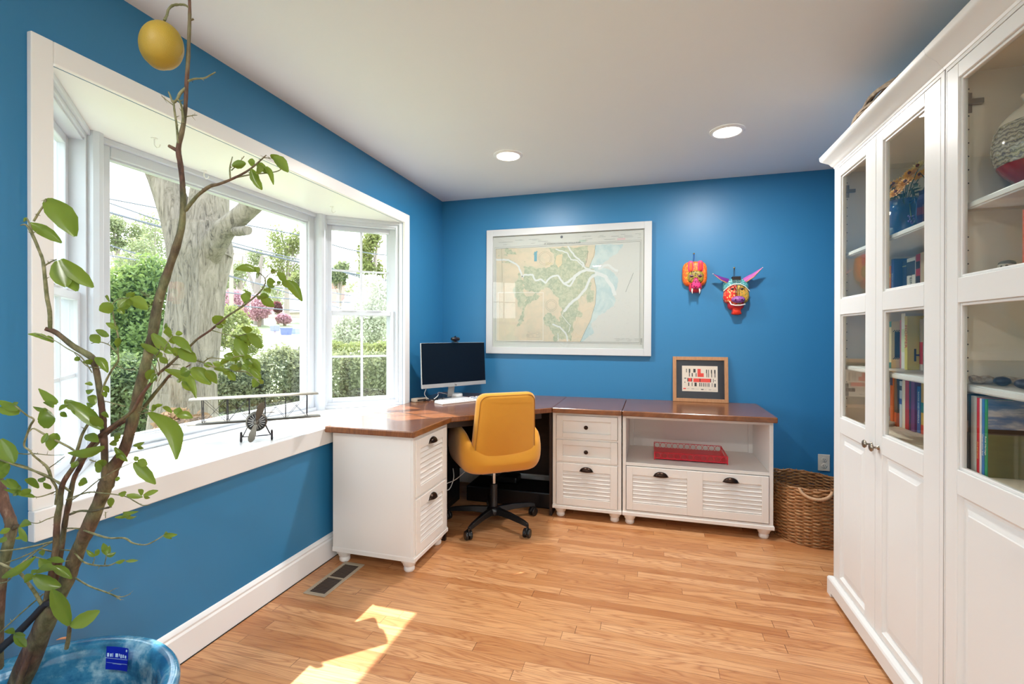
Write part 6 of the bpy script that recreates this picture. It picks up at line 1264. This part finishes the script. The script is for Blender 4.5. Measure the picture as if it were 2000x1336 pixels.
    LV = {
      'top right': (1.035, [(480, 319, 454, 324, 13), (498, 318, 484, 315, 12), (490, 330, 501, 357, 14), (500, 320, 518, 337, 11), (491, 333, 512, 372, 12), (504, 322, 509, 340, 12), (520, 325, 536, 363, 8), (528, 303, 562, 321, 12), (534, 307, 566, 337, 20)]),
      'top left': (1.045, [(94, 387, 147, 461, 40), (57, 436, 120, 474, 21), (112, 509, 131, 562, 34), (114, 510, 152, 560, 26), (120, 506, 183, 566, 26), (52, 425, 47, 434, 4)]),
      'left sprig': (1.07, [(219, 594, 194, 607, 22), (214, 590, 199, 577, 5), (252, 584, 231, 602, 17), (252, 583, 289, 604, 19), (247, 581, 260, 574, 9), (252, 584, 254, 598, 10), (230, 603, 242, 613, 9), (231, 643, 207, 631, 9), (187, 645, 210, 656, 10), (177, 654, 190, 666, 14), (231, 660, 232, 680, 9), (101, 667, 54, 652, 8), (104, 669, 94, 656, 7), (186, 698, 211, 728, 13), (166, 704, 178, 712, 11), (148, 697, 155, 705, 8), (190, 700, 198, 708, 10), (112, 788, 73, 759, 13), (187, 789, 167, 774, 13), (181, 752, 166, 749, 6), (182, 763, 166, 761, 9), (204, 754, 212, 766, 8), (203, 765, 207, 776, 7), (182, 793, 172, 789, 9), (133, 790, 115, 802, 7), (118, 806, 132, 814, 8), (105, 796, 86, 786, 8), (92, 802, 66, 795, 7)]),
      'mid left': (1.09, [(200, 838, 128, 782, 24), (150, 800, 126, 782, 14), (200, 832, 175, 812, 14), (38, 806, -6, 800, 18), (36, 800, -6, 782, 12), (30, 792, 25, 782, 8), (108, 818, 72, 822, 38), (108, 846, 98, 880, 20), (92, 846, 82, 866, 8), (0, 858, 28, 904, 28), (0, 900, 14, 922, 14), (204, 873, 125, 889, 15), (202, 898, 190, 916, 14), (188, 905, 196, 922, 9), (155, 941, 171, 943, 14), (233, 858, 214, 846, 14), (167, 850, 185, 858, 14), (228, 869, 207, 866, 9), (152, 901, 142, 912, 9), (224, 874, 249, 902, 9), (236, 884, 228, 896, 7), (212, 815, 195, 806, 7), (231, 931, 228, 940, 6)]),
      'sill twigs': (1.075, [(262, 903, 306, 944, 20), (269, 900, 285, 908, 12), (268, 900, 263, 891, 7), (246, 964, 231, 964, 9), (247, 967, 278, 971, 8), (276, 968, 274, 953, 7), (280, 967, 307, 958, 8), (281, 969, 294, 973, 5), (260, 870, 278, 864, 6), (268, 870, 279, 876, 6), (216, 990, 216, 978, 9), (240, 1001, 270, 999, 5), (224, 1011, 252, 1008, 5), (240, 1005, 254, 1008, 6), (240, 1006, 270, 1010, 5)]),
      'low left': (1.12, [(41, 956, 0, 938, 11), (37, 952, 12, 935, 8), (76, 953, 48, 936, 10), (68, 971, 10, 958, 8), (58, 964, 44, 957, 12), (99, 955, 86, 945, 7), (86, 940, 72, 935, 9), (38, 960, 24, 970, 6), (0, 1042, 18, 1033, 9), (37, 1030, 52, 1058, 8), (38, 1029, 63, 1023, 11), (30, 1052, 48, 1050, 5), (0, 1060, 10, 1048, 10), (4, 1129, 52, 1102, 13), (66, 1124, 119, 1146, 23), (70, 1119, 110, 1113, 12), (98, 1108, 76, 1090, 14), (125, 1097, 88, 1092, 9), (103, 1106, 140, 1130, 13), (66, 1122, 47, 1140, 13), (84, 1085, 80, 1078, 7), (29, 1237, 51, 1263, 12), (28, 1237, 12, 1235, 8), (28, 1237, 44, 1240, 8), (72, 1118, 62, 1112, 8)]),
      'low right': (1.09, [(136, 1221, 102, 1152, 24), (137, 1222, 190, 1194, 26), (118, 1178, 106, 1170, 10), (208, 1084, 203, 1059, 9), (208, 1085, 214, 1066, 8), (208, 1085, 225, 1080, 7), (208, 1084, 198, 1075, 5), (185, 1087, 169, 1074, 6), (186, 1086, 190, 1076, 7), (226, 1099, 244, 1093, 6), (246, 1096, 270, 1094, 5), (319, 1046, 335, 1052, 5), (320, 1044, 339, 1045, 7), (321, 1043, 330, 1039, 4)]),
      'mid right': (1.065, [(297, 652, 336, 686, 17), (275, 672, 316, 692, 11), (336, 652, 317, 650, 18), (320, 640, 332, 637, 8), (337, 657, 368, 679, 14), (343, 653, 356, 652, 8), (338, 659, 341, 672, 12), (320, 679, 337, 689, 12), (339, 679, 356, 701, 13), (349, 681, 382, 706, 19), (318, 693, 301, 691, 10), (314, 696, 326, 712, 10), (297, 722, 288, 740, 13), (372, 724, 355, 730, 17), (374, 719, 411, 751, 25), (402, 724, 424, 750, 14), (322, 722, 386, 777, 15), (356, 745, 373, 764, 10), (346, 742, 355, 748, 9), (306, 730, 300, 744, 9), (417, 618, 439, 634, 17), (436, 636, 422, 637, 9)]),
      'cluster right': (1.045, [(482, 651, 482, 635, 15), (466, 656, 452, 665, 13), (464, 657, 479, 692, 19), (481, 653, 489, 676, 12), (484, 652, 512, 680, 15), (470, 656, 481, 664, 9), (455, 684, 473, 698, 12), (455, 697, 437, 694, 13), (474, 692, 494, 710, 14), (482, 701, 508, 726, 17), (461, 712, 474, 704, 14), (462, 718, 478, 721, 12), (443, 703, 471, 700, 9), (416, 708, 438, 716, 10), (398, 712, 416, 714, 9), (437, 730, 448, 723, 11), (447, 726, 459, 743, 11), (484, 721, 496, 735, 13), (490, 720, 509, 738, 11), (506, 742, 497, 755, 13), (505, 739, 514, 753, 8), (430, 712, 446, 705, 8), (452, 712, 460, 722, 10), (474, 712, 484, 722, 11), (418, 720, 436, 724, 8), (493, 709, 506, 720, 10)]),
      'far right': (1.035, [(500, 529, 458, 525, 13), (505, 533, 498, 521, 9), (500, 534, 506, 541, 9), (489, 583, 469, 578, 19), (491, 575, 475, 566, 4), (508, 577, 526, 580, 10), (510, 579, 534, 601, 14), (509, 577, 506, 589, 10), (516, 564, 528, 572, 9), (521, 551, 538, 551, 11), (521, 551, 530, 559, 8), (533, 535, 533, 526, 7), (541, 532, 560, 548, 12), (552, 547, 566, 563, 12), (561, 548, 590, 588, 16), (541, 554, 550, 548, 6), (478, 590, 482, 593, 5)]),
      'fork': (1.09, [(292, 805, 347, 893, 28), (346, 811, 352, 796, 13), (345, 811, 377, 817, 13), (336, 806, 312, 793, 7), (300, 796, 318, 790, 6), (296, 803, 304, 795, 8)]),
      'window sill left': (1.10, [(16, 905, -6, 935, 14), (-4, 925, 14, 905, 10)])}
    for name, (dp, L_) in LV.items():
        b = MB()
        for q in L_:
            big = (q == (292, 805, 347, 893, 28)) or q == (322, 722, 386, 777, 15)
            leaf(b, *q, dp + rng.uniform(-.01, .01), bend=(.16 if big else None))
        b.build('foliage', lf, t, smooth=70)
lemon_tree()
# ------------------------------------------------------------------ outdoors
def gz(p):     # height of the yard: flat by the house, rising beyond the street
    r = (Vector((p[0], p[1])) - Vector((CAM.x, CAM.y))).length
    return -.5 if r < 15 else -.5 + (r - 15) * .078 if r < 70 else -.5 + 55 * .078
def grid_ground(name, mat, rad, ang, label=None, lift=0):
    b = MB(); vs = []; na, nr = len(ang), len(rad)
    for r in rad:
        for a in ang:
            x, y = CAM.x + r * math.cos(a), CAM.y + r * math.sin(a); vs.append((x, y, gz((x, y)) + lift))
    b.add(vs, [(i * na + j, (i + 1) * na + j, (i + 1) * na + j + 1, i * na + j + 1) for i in range(nr - 1) for j in range(na - 1)]); return b.build(name, mat)
grs = NT('lawn_grass'); f = grs.noise(grs.coord(), 1.2, 6, .7); grs.col(grs.ramp(f, [(.35, lin(104, 114, 80)), (.65, lin(130, 138, 104))])); grs.set(rough=.9)
b = MB(); 
g = grid_ground('lawn', grs.mat, [.3, 3, 6, 10, 15, 20, 26, 34, 44, 56, 70, 110, 200], [2 * PI * k / 48 for k in range(49)]); g.name = 'lawn'; g['kind'] = 'structure'
road = C('pale_asphalt', 176, 172, 166, .9)
rd_ = grid_ground('street', road, [27, 29, 31, 33, 35, 37], [math.radians(a) for a in range(95, 190, 3)], lift=.03); rd_['kind'] = 'structure'

def leaf_cloud(name, blobs, n, size, mat, parent, seed=1, shell=.75):
    """thousands of small leaf quads scattered through ellipsoids"""
    rn = np.random.default_rng(seed); V = []
    tot = sum((q[3] * q[4] * q[5]) ** (2 / 3) for q in blobs)
    for (x, y, z, a, b_, c_) in blobs:
        k = max(30, int(n * (a * b_ * c_) ** (2 / 3) / tot)); d = rn.normal(size=(k, 3)); d /= np.linalg.norm(d, axis=1)[:, None]; r = shell + (1 - shell) * rn.random((k, 1)) + rn.normal(size=(k, 1)) * .07
        p = np.array([x, y, z]) + d * r * np.array([a, b_, c_]); u = rn.normal(size=(k, 3)); u /= np.linalg.norm(u, axis=1)[:, None]; w_ = np.cross(u, rn.normal(size=(k, 3))); w_ /= np.linalg.norm(w_, axis=1)[:, None]; s = size * (.6 + .8 * rn.random((k, 1)))
        V.append(np.stack([p - u * s, p + w_ * s * .5, p + u * s, p - w_ * s * .5], 1).reshape(-1, 3))
    V = np.concatenate(V); org = np.array(root_of(parent)); V = V - org; m = len(V) // 4
    me = bpy.data.meshes.new(name); me.vertices.add(len(V)); me.vertices.foreach_set('co', V.ravel()); me.loops.add(len(V)); me.loops.foreach_set('vertex_index', np.arange(len(V), dtype=np.int32)); me.polygons.add(m); me.polygons.foreach_set('loop_start', np.arange(0, 4 * m, 4, dtype=np.int32)); me.polygons.foreach_set('loop_total', np.full(m, 4, dtype=np.int32)); me.update(); me.validate()
    me.materials.append(mat); o = bpy.data.objects.new(name, me); COL.objects.link(o); o.parent = parent; ORG[o.name] = Vector(org); return o
def fol(name, c1, c2, tl, sc=3):
    kk = .8 if 'blossom' in name else .55 if 'boxwood' in name or 'shrub_dark' in name or 'pale' in name else .45; c1, c2, tl = [tuple(q * kk for q in c_[:3]) + (1,) for c_ in (c1, c2, tl)]
    m = NT(name); f = m.noise(m.coord(), sc, 4, .6); m.col(m.mix(f, c1, c2)); m.set(rough=.6)
    t_ = m.n('ShaderNodeBsdfTranslucent'); t_.inputs[0].default_value = tl; x = m.n('ShaderNodeMixShader'); x.inputs[0].default_value = .4; m.l(m.p.outputs[0], x.inputs[1]); m.l(t_.outputs[0], x.inputs[2]); m.l(x.outputs[0], m.o.inputs[0]); return m.mat
F_hedge = fol('boxwood_leaves', lin(96, 104, 62), lin(190, 192, 146), (.46, .50, .26, 1), 6); F_bright = fol('azalea_leaves', lin(112, 146, 62), lin(168, 196, 104), (.45, .60, .18, 1)); F_dark = fol('shrub_dark_leaves', lin(96, 120, 72), lin(150, 166, 112), (.30, .40, .15, 1))
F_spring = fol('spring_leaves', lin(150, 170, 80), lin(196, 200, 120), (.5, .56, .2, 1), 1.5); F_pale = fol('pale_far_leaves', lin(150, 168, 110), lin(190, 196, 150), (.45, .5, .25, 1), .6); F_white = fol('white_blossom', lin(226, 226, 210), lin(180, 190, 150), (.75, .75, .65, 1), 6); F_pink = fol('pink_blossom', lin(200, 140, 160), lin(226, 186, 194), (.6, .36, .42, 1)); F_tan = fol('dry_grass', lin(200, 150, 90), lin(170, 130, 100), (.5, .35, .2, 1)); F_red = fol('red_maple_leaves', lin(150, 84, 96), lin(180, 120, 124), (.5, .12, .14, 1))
BK = NT('pale_tree_bark'); v = BK.coord((1, 1, .16)); f = BK.noise(v, 13, 8, .78, 1.6); f2 = BK.noise(BK.coord((1, 1, .4)), 2.2, 4, .6); BK.col(BK.mix(f2, BK.ramp(f, [(.36, lin(56, 44, 34)), (.44, lin(118, 106, 94)), (.58, lin(146, 134, 122))]), BK.ramp(f, [(.36, lin(58, 50, 38)), (.47, lin(112, 104, 88)), (.66, lin(138, 128, 114))]))); BK.set(rough=.95); BK.bump(f, .9, .05)
def rough_tube(b, pts, rad, n=28, amp=.06, seed=1):
    rn = random.Random(seed); pts = [Vector(p) for p in pts]; P2 = []; R2 = []
    for i in range(len(pts) - 1):
        for k in range(6): s = k / 6; P2.append(pts[i].lerp(pts[i + 1], s)); R2.append(rad[i] * (1 - s) + rad[i + 1] * s)
    P2.append(pts[-1]); R2.append(rad[-1]); rs = []; ph = [rn.uniform(0, 6.28) for _ in range(5)]; ref = Vector((1, 0, 0))
    for i, p in enumerate(P2):
        t_ = (P2[min(i + 1, len(P2) - 1)] - P2[max(i - 1, 0)]).normalized(); ref = (ref - t_ * ref.dot(t_)).normalized(); bb = t_.cross(ref); ring = []
        for k in range(n):
            a = 2 * PI * k / n; q = 1 + amp * (math.sin(3 * a + ph[0] + i * .12) + .6 * math.sin(5 * a + ph[1] - i * .2) + .4 * math.sin(9 * a + ph[2] + i * .3)) * .6; ring.append(p + (ref * math.cos(a) + bb * math.sin(a)) * R2[i] * q)
        rs.append(ring)
    b.rings(rs)
def big_tree():
    D = 6.2; base = at(365, 900, D); base.z = -.55; t = thing('old_maple_tree', 'massive pale-barked tree standing just outside the big window', 'tree', (base.x, base.y, -.5)); k = D / FPX
    b = MB(); rough_tube(b, [(base.x, base.y, -.6), at(360, 860, D), at(365, 760, D), at(378, 650, D), at(386, 560, D), at(388, 490, D), at(384, 440, D)], [70 * k, 60 * k, 52 * k, 48 * k, 47 * k, 56 * k, 50 * k], 36, .07, 3); b.build('trunk', BK.mat, t, smooth=80)
    for pts, rad, sd in (([(372, 500, D), (345, 420, D), (318, 350, D), (290, 280, D - .2), (240, 140, D - .4), (190, 0, D - .5)], [38, 30, 26, 24, 22, 18], 5), ([(400, 500, D), (405, 420, D + .1), (412, 340, D + .2), (425, 240, D + .3), (450, 60, D + .6)], [44, 36, 32, 29, 24], 6), ([(404, 500, D - .1), (440, 448, D - .3), (475, 418, D - .4), (505, 390, D - .5), (570, 320, D - .8), (660, 220, D - 1)], [24, 19, 17, 17, 15, 12], 7)):
        b = MB(); rough_tube(b, [at(*p) for p in pts], [r * k for r in rad], 26, .07, sd); b.build('limb', BK.mat, t, smooth=80)
    b = MB(); rough_tube(b, [at(462, 452, D - .4), at(484, 450, D - .6)], [9 * k, 8 * k], 14, .1, 2); b.build('limb_stub', BK.mat, t, smooth=80)
big_tree()
def shrub(name, lab, cat, blobs, n, size, mat, seed, group=None, stem=True):
    """blobs: (px, py, depth, rx px, rz px)"""
    B_ = []
    for px, py, dp, rx, rz in blobs: c = at(px, py, dp); kx = dp / FPX; B_.append((c.x, c.y, c.z, rx * kx, rx * kx, rz * kx))
    x = sum(q[0] for q in B_) / len(B_); y = sum(q[1] for q in B_) / len(B_); g = gz((x, y)); t = thing(name, lab, cat, (x, y, g), group)
    leaf_cloud('foliage', B_, n, size, mat, t, seed)
    if stem:
        b = MB()
        for q in B_[:4]: b.tube([(x, y, g - .05), ((x + q[0]) / 2, (y + q[1]) / 2, (g + q[2]) / 2), (q[0], q[1], q[2])], [.05 * size / .05, .035 * size / .05, .015 * size / .05], 6)
        b.build('stem', C('shrub_stem', 120, 104, 88, .9), t)
    return t
hd = 'clipped hedge shrubs across the yard'
shrub('hedge_shrub', 'grey-green hedge shrub just right of the big tree outside', 'hedge', [(455, 770, 11, 42, 70), (478, 755, 11.5, 36, 62)], 9000, .05, F_hedge, 1, hd)
shrub('hedge_shrub', 'grey-green hedge shrub at the right end of the big window view', 'hedge', [(545, 752, 12, 55, 76), (600, 745, 12.5, 45, 72)], 10000, .05, F_hedge, 2, hd)
shrub('hedge_shrub', 'hedge shrub filling the bottom of the right side window', 'hedge', [(665, 745, 12, 45, 62), (715, 745, 12.2, 50, 62), (760, 745, 12.4, 40, 62)], 12000, .05, F_hedge, 3, hd)
shrub('azalea_bush', 'bright green leafy bush left of the big tree outside', 'bush', [(250, 610, 8.6, 52, 90), (300, 600, 9, 46, 100), (225, 660, 8.4, 36, 80), (285, 690, 8.4, 40, 60)], 15000, .045, F_bright, 4)
shrub('dark_shrub', 'darker green shrub low in the left of the big window', 'bush', [(245, 770, 7.2, 62, 78), (290, 800, 7, 40, 60), (205, 790, 7, 40, 70)], 12000, .04, F_dark, 5)
shrub('dry_grass_clump', 'tan dry grass clump at the foot of the big tree', 'grass clump', [(345, 860, 5.0, 40, 60), (395, 860, 5.0, 35, 50)], 3500, .04, F_tan, 6, stem=False)
shrub('left_yard_shrub', 'pale green shrub seen through the left side window', 'bush', [(120, 760, 7.5, 50, 70), (60, 790, 7, 60, 90), (160, 800, 7.4, 40, 70)], 6000, .045, F_hedge, 7)
shrub('white_blossom_shrub', 'white flowering shrub behind the hedge in the right side window', 'bush', [(725, 600, 16.5, 38, 66), (700, 640, 16.2, 45, 50), (755, 620, 16.5, 40, 70), (670, 655, 16.2, 30, 34)], 14000, .055, F_white, 8)
shrub('yellow_green_shrub', 'yellow-green shrub between the white blossoms and the hedge', 'bush', [(650, 690, 14.3, 30, 24), (700, 690, 14.3, 40, 22), (750, 690, 14.3, 34, 24)], 5000, .05, F_spring, 9)
shrub('street_shrub', 'light green shrub beyond the big tree near the street', 'bush', [(450, 640, 17, 36, 42), (480, 665, 16, 30, 30)], 5000, .06, F_spring, 10)
ft = 'airy spring trees far beyond the street'
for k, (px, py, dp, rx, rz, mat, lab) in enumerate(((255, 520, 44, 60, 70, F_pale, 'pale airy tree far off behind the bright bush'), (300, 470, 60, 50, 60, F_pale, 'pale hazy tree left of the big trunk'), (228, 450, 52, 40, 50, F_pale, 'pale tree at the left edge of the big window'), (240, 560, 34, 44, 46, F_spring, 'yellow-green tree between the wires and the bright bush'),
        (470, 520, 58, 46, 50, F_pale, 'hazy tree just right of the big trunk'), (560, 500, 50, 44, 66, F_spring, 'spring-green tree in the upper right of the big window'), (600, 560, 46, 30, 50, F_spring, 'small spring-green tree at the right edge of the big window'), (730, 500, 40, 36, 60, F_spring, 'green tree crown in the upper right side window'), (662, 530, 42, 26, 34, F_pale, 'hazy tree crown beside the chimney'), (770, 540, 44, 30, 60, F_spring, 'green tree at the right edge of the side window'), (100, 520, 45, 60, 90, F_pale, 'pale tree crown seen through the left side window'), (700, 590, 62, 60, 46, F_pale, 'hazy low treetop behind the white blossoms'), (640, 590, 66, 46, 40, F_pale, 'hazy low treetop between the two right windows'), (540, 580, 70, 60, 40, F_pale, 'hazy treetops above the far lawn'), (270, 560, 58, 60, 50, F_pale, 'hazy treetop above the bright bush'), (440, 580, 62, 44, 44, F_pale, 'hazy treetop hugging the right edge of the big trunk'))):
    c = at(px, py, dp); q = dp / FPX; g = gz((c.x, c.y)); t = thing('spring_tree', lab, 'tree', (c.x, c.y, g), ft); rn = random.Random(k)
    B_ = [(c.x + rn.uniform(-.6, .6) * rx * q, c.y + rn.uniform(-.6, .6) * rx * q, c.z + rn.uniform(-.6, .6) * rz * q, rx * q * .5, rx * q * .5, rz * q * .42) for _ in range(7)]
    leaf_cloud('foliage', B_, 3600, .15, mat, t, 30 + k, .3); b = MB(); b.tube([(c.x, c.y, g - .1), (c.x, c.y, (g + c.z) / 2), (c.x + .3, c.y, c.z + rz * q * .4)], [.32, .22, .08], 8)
    for m_ in B_: b.tube([(c.x, c.y, (g + c.z) / 2), (m_[0], m_[1], m_[2])], [.1, .03], 5)
    b.build('trunk', C('far_bark', 150, 138, 130, .9), t)
for px, py, dp, rx, rz, mat, lab in ((500, 600, 40, 26, 26, F_pink, 'pink blossoming tree across the street'), (455, 590, 46, 22, 26, F_pink, 'pale pink tree nearer the big trunk'), (553, 622, 42, 13, 9, F_pink, 'low pink azalea bush on the far lawn'), (541, 600, 44, 8, 10, F_red, 'small dark red shrub on the far lawn'), (500, 633, 43, 10, 6, F_dark, 'low dark shrub at the far tree foot')):
    shrub('blossom_tree' if rz > 12 else 'far_bush', lab, 'tree' if rz > 12 else 'bush', [(px, py, dp, rx, rz), (px + rx * .5, py + 3, dp, rx * .7, rz * .7)], 2500, .12, mat, int(px), None)
c = at(505, 628, 42); t = thing('far_shade_tree', 'grey trunk of a large tree on the far lawn', 'tree', (c.x, c.y, gz((c.x, c.y)))); b = MB(); b.tube([(c.x, c.y, gz((c.x, c.y)) - .1), at(505, 600, 42), at(502, 560, 42), at(512, 500, 42)], [.42, .36, .28, .12], 10); b.tube([at(503, 580, 42), at(480, 520, 42)], [.2, .08], 7); b.build('trunk', C('far_bark_grey', 128, 118, 112, .9), t, smooth=60)
# poles and wires
def pole(px, dp, ytop, lab):
    c = at(px, 600, dp); g = gz((c.x, c.y)); t = thing('utility_pole', lab, 'utility pole', (c.x, c.y, g), 'utility poles along the street'); tp = at(px, ytop, dp); b = MB(); b.tube([(c.x, c.y, g - .1), (c.x, c.y, tp.z)], [.16, .12], 10); b.build('shaft', C('pole_wood', 150, 138, 126, .9), t, smooth=60)
    b = MB(); d = Vector((RT.x, RT.y, 0)); b.rings([[Vector((c.x, c.y, tp.z - .6)) + d * s + Vector((0, 0, q)) for q in (-.05, .05)] + [Vector((c.x, c.y, tp.z - .6)) + d * s + Vector((-_f.x * .1, -_f.y * .1, q)) for q in (.05, -.05)] for s in (-1.1, 1.1)]); b.build('crossarm', C('pole_wood', 150, 138, 126, .9), t)
pole(452, 34, 480, 'faint wooden utility pole right of the big trunk')
wm = C('wire_grey', 92, 96, 104, .6)
for k, (xa, ya, xb, yb, da, db, r, lab) in enumerate(((100, 355, 620, 516, 20, 24, .030, 'topmost thin overhead wire across the big window'), (100, 382, 790, 555, 20, 26, .050, 'thick overhead cable across the windows'), (100, 436, 420, 530, 20, 24, .034, 'overhead wire below the thick cable left of the trunk'), (600, 462, 800, 500, 22, 24, .028, 'highest overhead wire in the side window'), (430, 535, 640, 570, 30, 34, .040, 'lower overhead wire right of the trunk'), (430, 570, 800, 592, 32, 38, .042, 'second lower overhead wire right of the trunk'), (430, 594, 800, 610, 34, 40, .044, 'lowest overhead wire right of the trunk'))):
    a_, b_ = at(xa, ya, da), at(xb, yb, db); b = MB(); pts = [a_.lerp(b_, s / 10) - Vector((0, 0, .25 * math.sin(PI * s / 10))) for s in range(11)]
    e = (b_ - a_).normalized(); pts = [a_ - e * 14] + pts + [b_ + e * 14]; b.tube(pts, r, 5); tag(b.build('overhead_wire', wm, base=tuple(a_)), lab, 'wire', 'overhead wires')
# bins and mailbox by the street
for k, (px, py, dp, rgb, lab) in enumerate(((559, 655, 33, (84, 98, 150), 'blue recycling bin on the far roadside'), (576, 656, 34, (140, 152, 176), 'pale grey-blue bin beside the blue one'))):
    c = at(px, py, dp); z0 = c.z - .5; t = thing('wheeled_bin', lab, 'bin', (c.x, c.y, z0), 'roadside bins'); b = MB(); b.rings([[(c.x + sx * w_, c.y + sy * w_, z) for sx, sy in ((-1, -1), (1, -1), (1, 1), (-1, 1))] for z, w_ in ((z0, .20), (z0 + .95, .27))]); b.build('bin_body', C('bin_%d' % k, *rgb, .6), t); b = MB(); b.box(c.x - .3, c.y - .3, z0 + .951, c.x + .3, c.y + .3, z0 + 1.02); b.build('bin_lid', C('bin_%d' % k, *rgb, .6), t)
c = at(537, 647, 31); t = thing('mailbox', 'blue-grey mailbox on a post at the roadside', 'mailbox', (c.x, c.y, c.z - .9)); b = MB(); b.box(c.x - .05, c.y - .05, c.z - .9, c.x + .05, c.y + .05, c.z); b.build('post', C('mail_post', 150, 140, 150, .8), t); b = MB(); b.box(c.x - .2, c.y - .25, c.z + .001, c.x + .2, c.y + .25, c.z + .4); b.build('box_body', C('mail_blue', 110, 116, 150, .6), t, bevel=.08, seg=4)
# house across the way (chimney and roof in the side window, siding in the left window)
c = at(676, 575, 60); g = gz((c.x, c.y)); t = thing('brick_house', 'distant house with a pinkish brick chimney in the right side window', 'house', (c.x, c.y, g)); b = MB(); b.box(c.x - 7, c.y - 4, g - .5, c.x + 7, c.y + 4, c.z - 2.4); b.build('wall', C('house_wall', 206, 190, 180, .9), t)
b = MB(); b.prism([(c.y - 4.4, c.z - 2.4), (c.y + 4.4, c.z - 2.4), (c.y, c.z + .2)], -7.3, 7.3); b.v = [Vector((c.x + p.z, p.x, p.y)) for p in b.v]; b.build('roof', C('house_roof', 176, 168, 166, .9), t)
b = MB(); b.box(c.x - .8, c.y - 2.6, c.z - 1.6, c.x + .8, c.y - 1.4, c.z + 2.4); b.box(c.x - .95, c.y - 2.75, c.z + 2.401, c.x + .95, c.y - 1.25, c.z + 2.7); b.build('chimney', C('chimney_brick', 196, 130, 120, .9), t)
c = at(125, 700, 15); t = thing('neighbour_house', 'pale blue-grey sided house seen through the left side window', 'house', (c.x, c.y - 3, -.5)); b = MB(); b.box(c.x - 5, c.y - 9, -.5, c.x, c.y + .6, 2.4)
sd = NT('lap_siding'); s3 = sd.n('ShaderNodeSeparateXYZ'); sd.l(sd.coord(), s3.inputs[0]); fr = sd.math('FRACT', sd.math('DIVIDE', s3.outputs[2], .14)); sd.col(sd.mix(sd.math('LESS_THAN', fr, .12), lin(196, 206, 214), lin(150, 160, 170))); sd.set(rough=.8); b.build('siding', sd.mat, t)
b = MB(); b.prism([(c.y - 9.4, 2.4), (c.y + 1, 2.4), (c.y - 4.2, 4.4)], -5.4, .4); b.v = [Vector((c.x + p.z, p.x, p.y)) for p in b.v]; b.build('roof', C('house_roof', 176, 168, 166, .9), t)
for yy in (-1.4, -4.5):
    b = MB(); b.box(c.x + .001, c.y + yy - .5, .5, c.x + .05, c.y + yy + .5, 1.8); wf = b.build('window_frame', M['trim'], t); b = MB(); b.box(c.x + .0501, c.y + yy - .42, .58, c.x + .06, c.y + yy + .42, 1.72); b.build('window_pane', C('far_pane', 120, 140, 160, .1), wf)
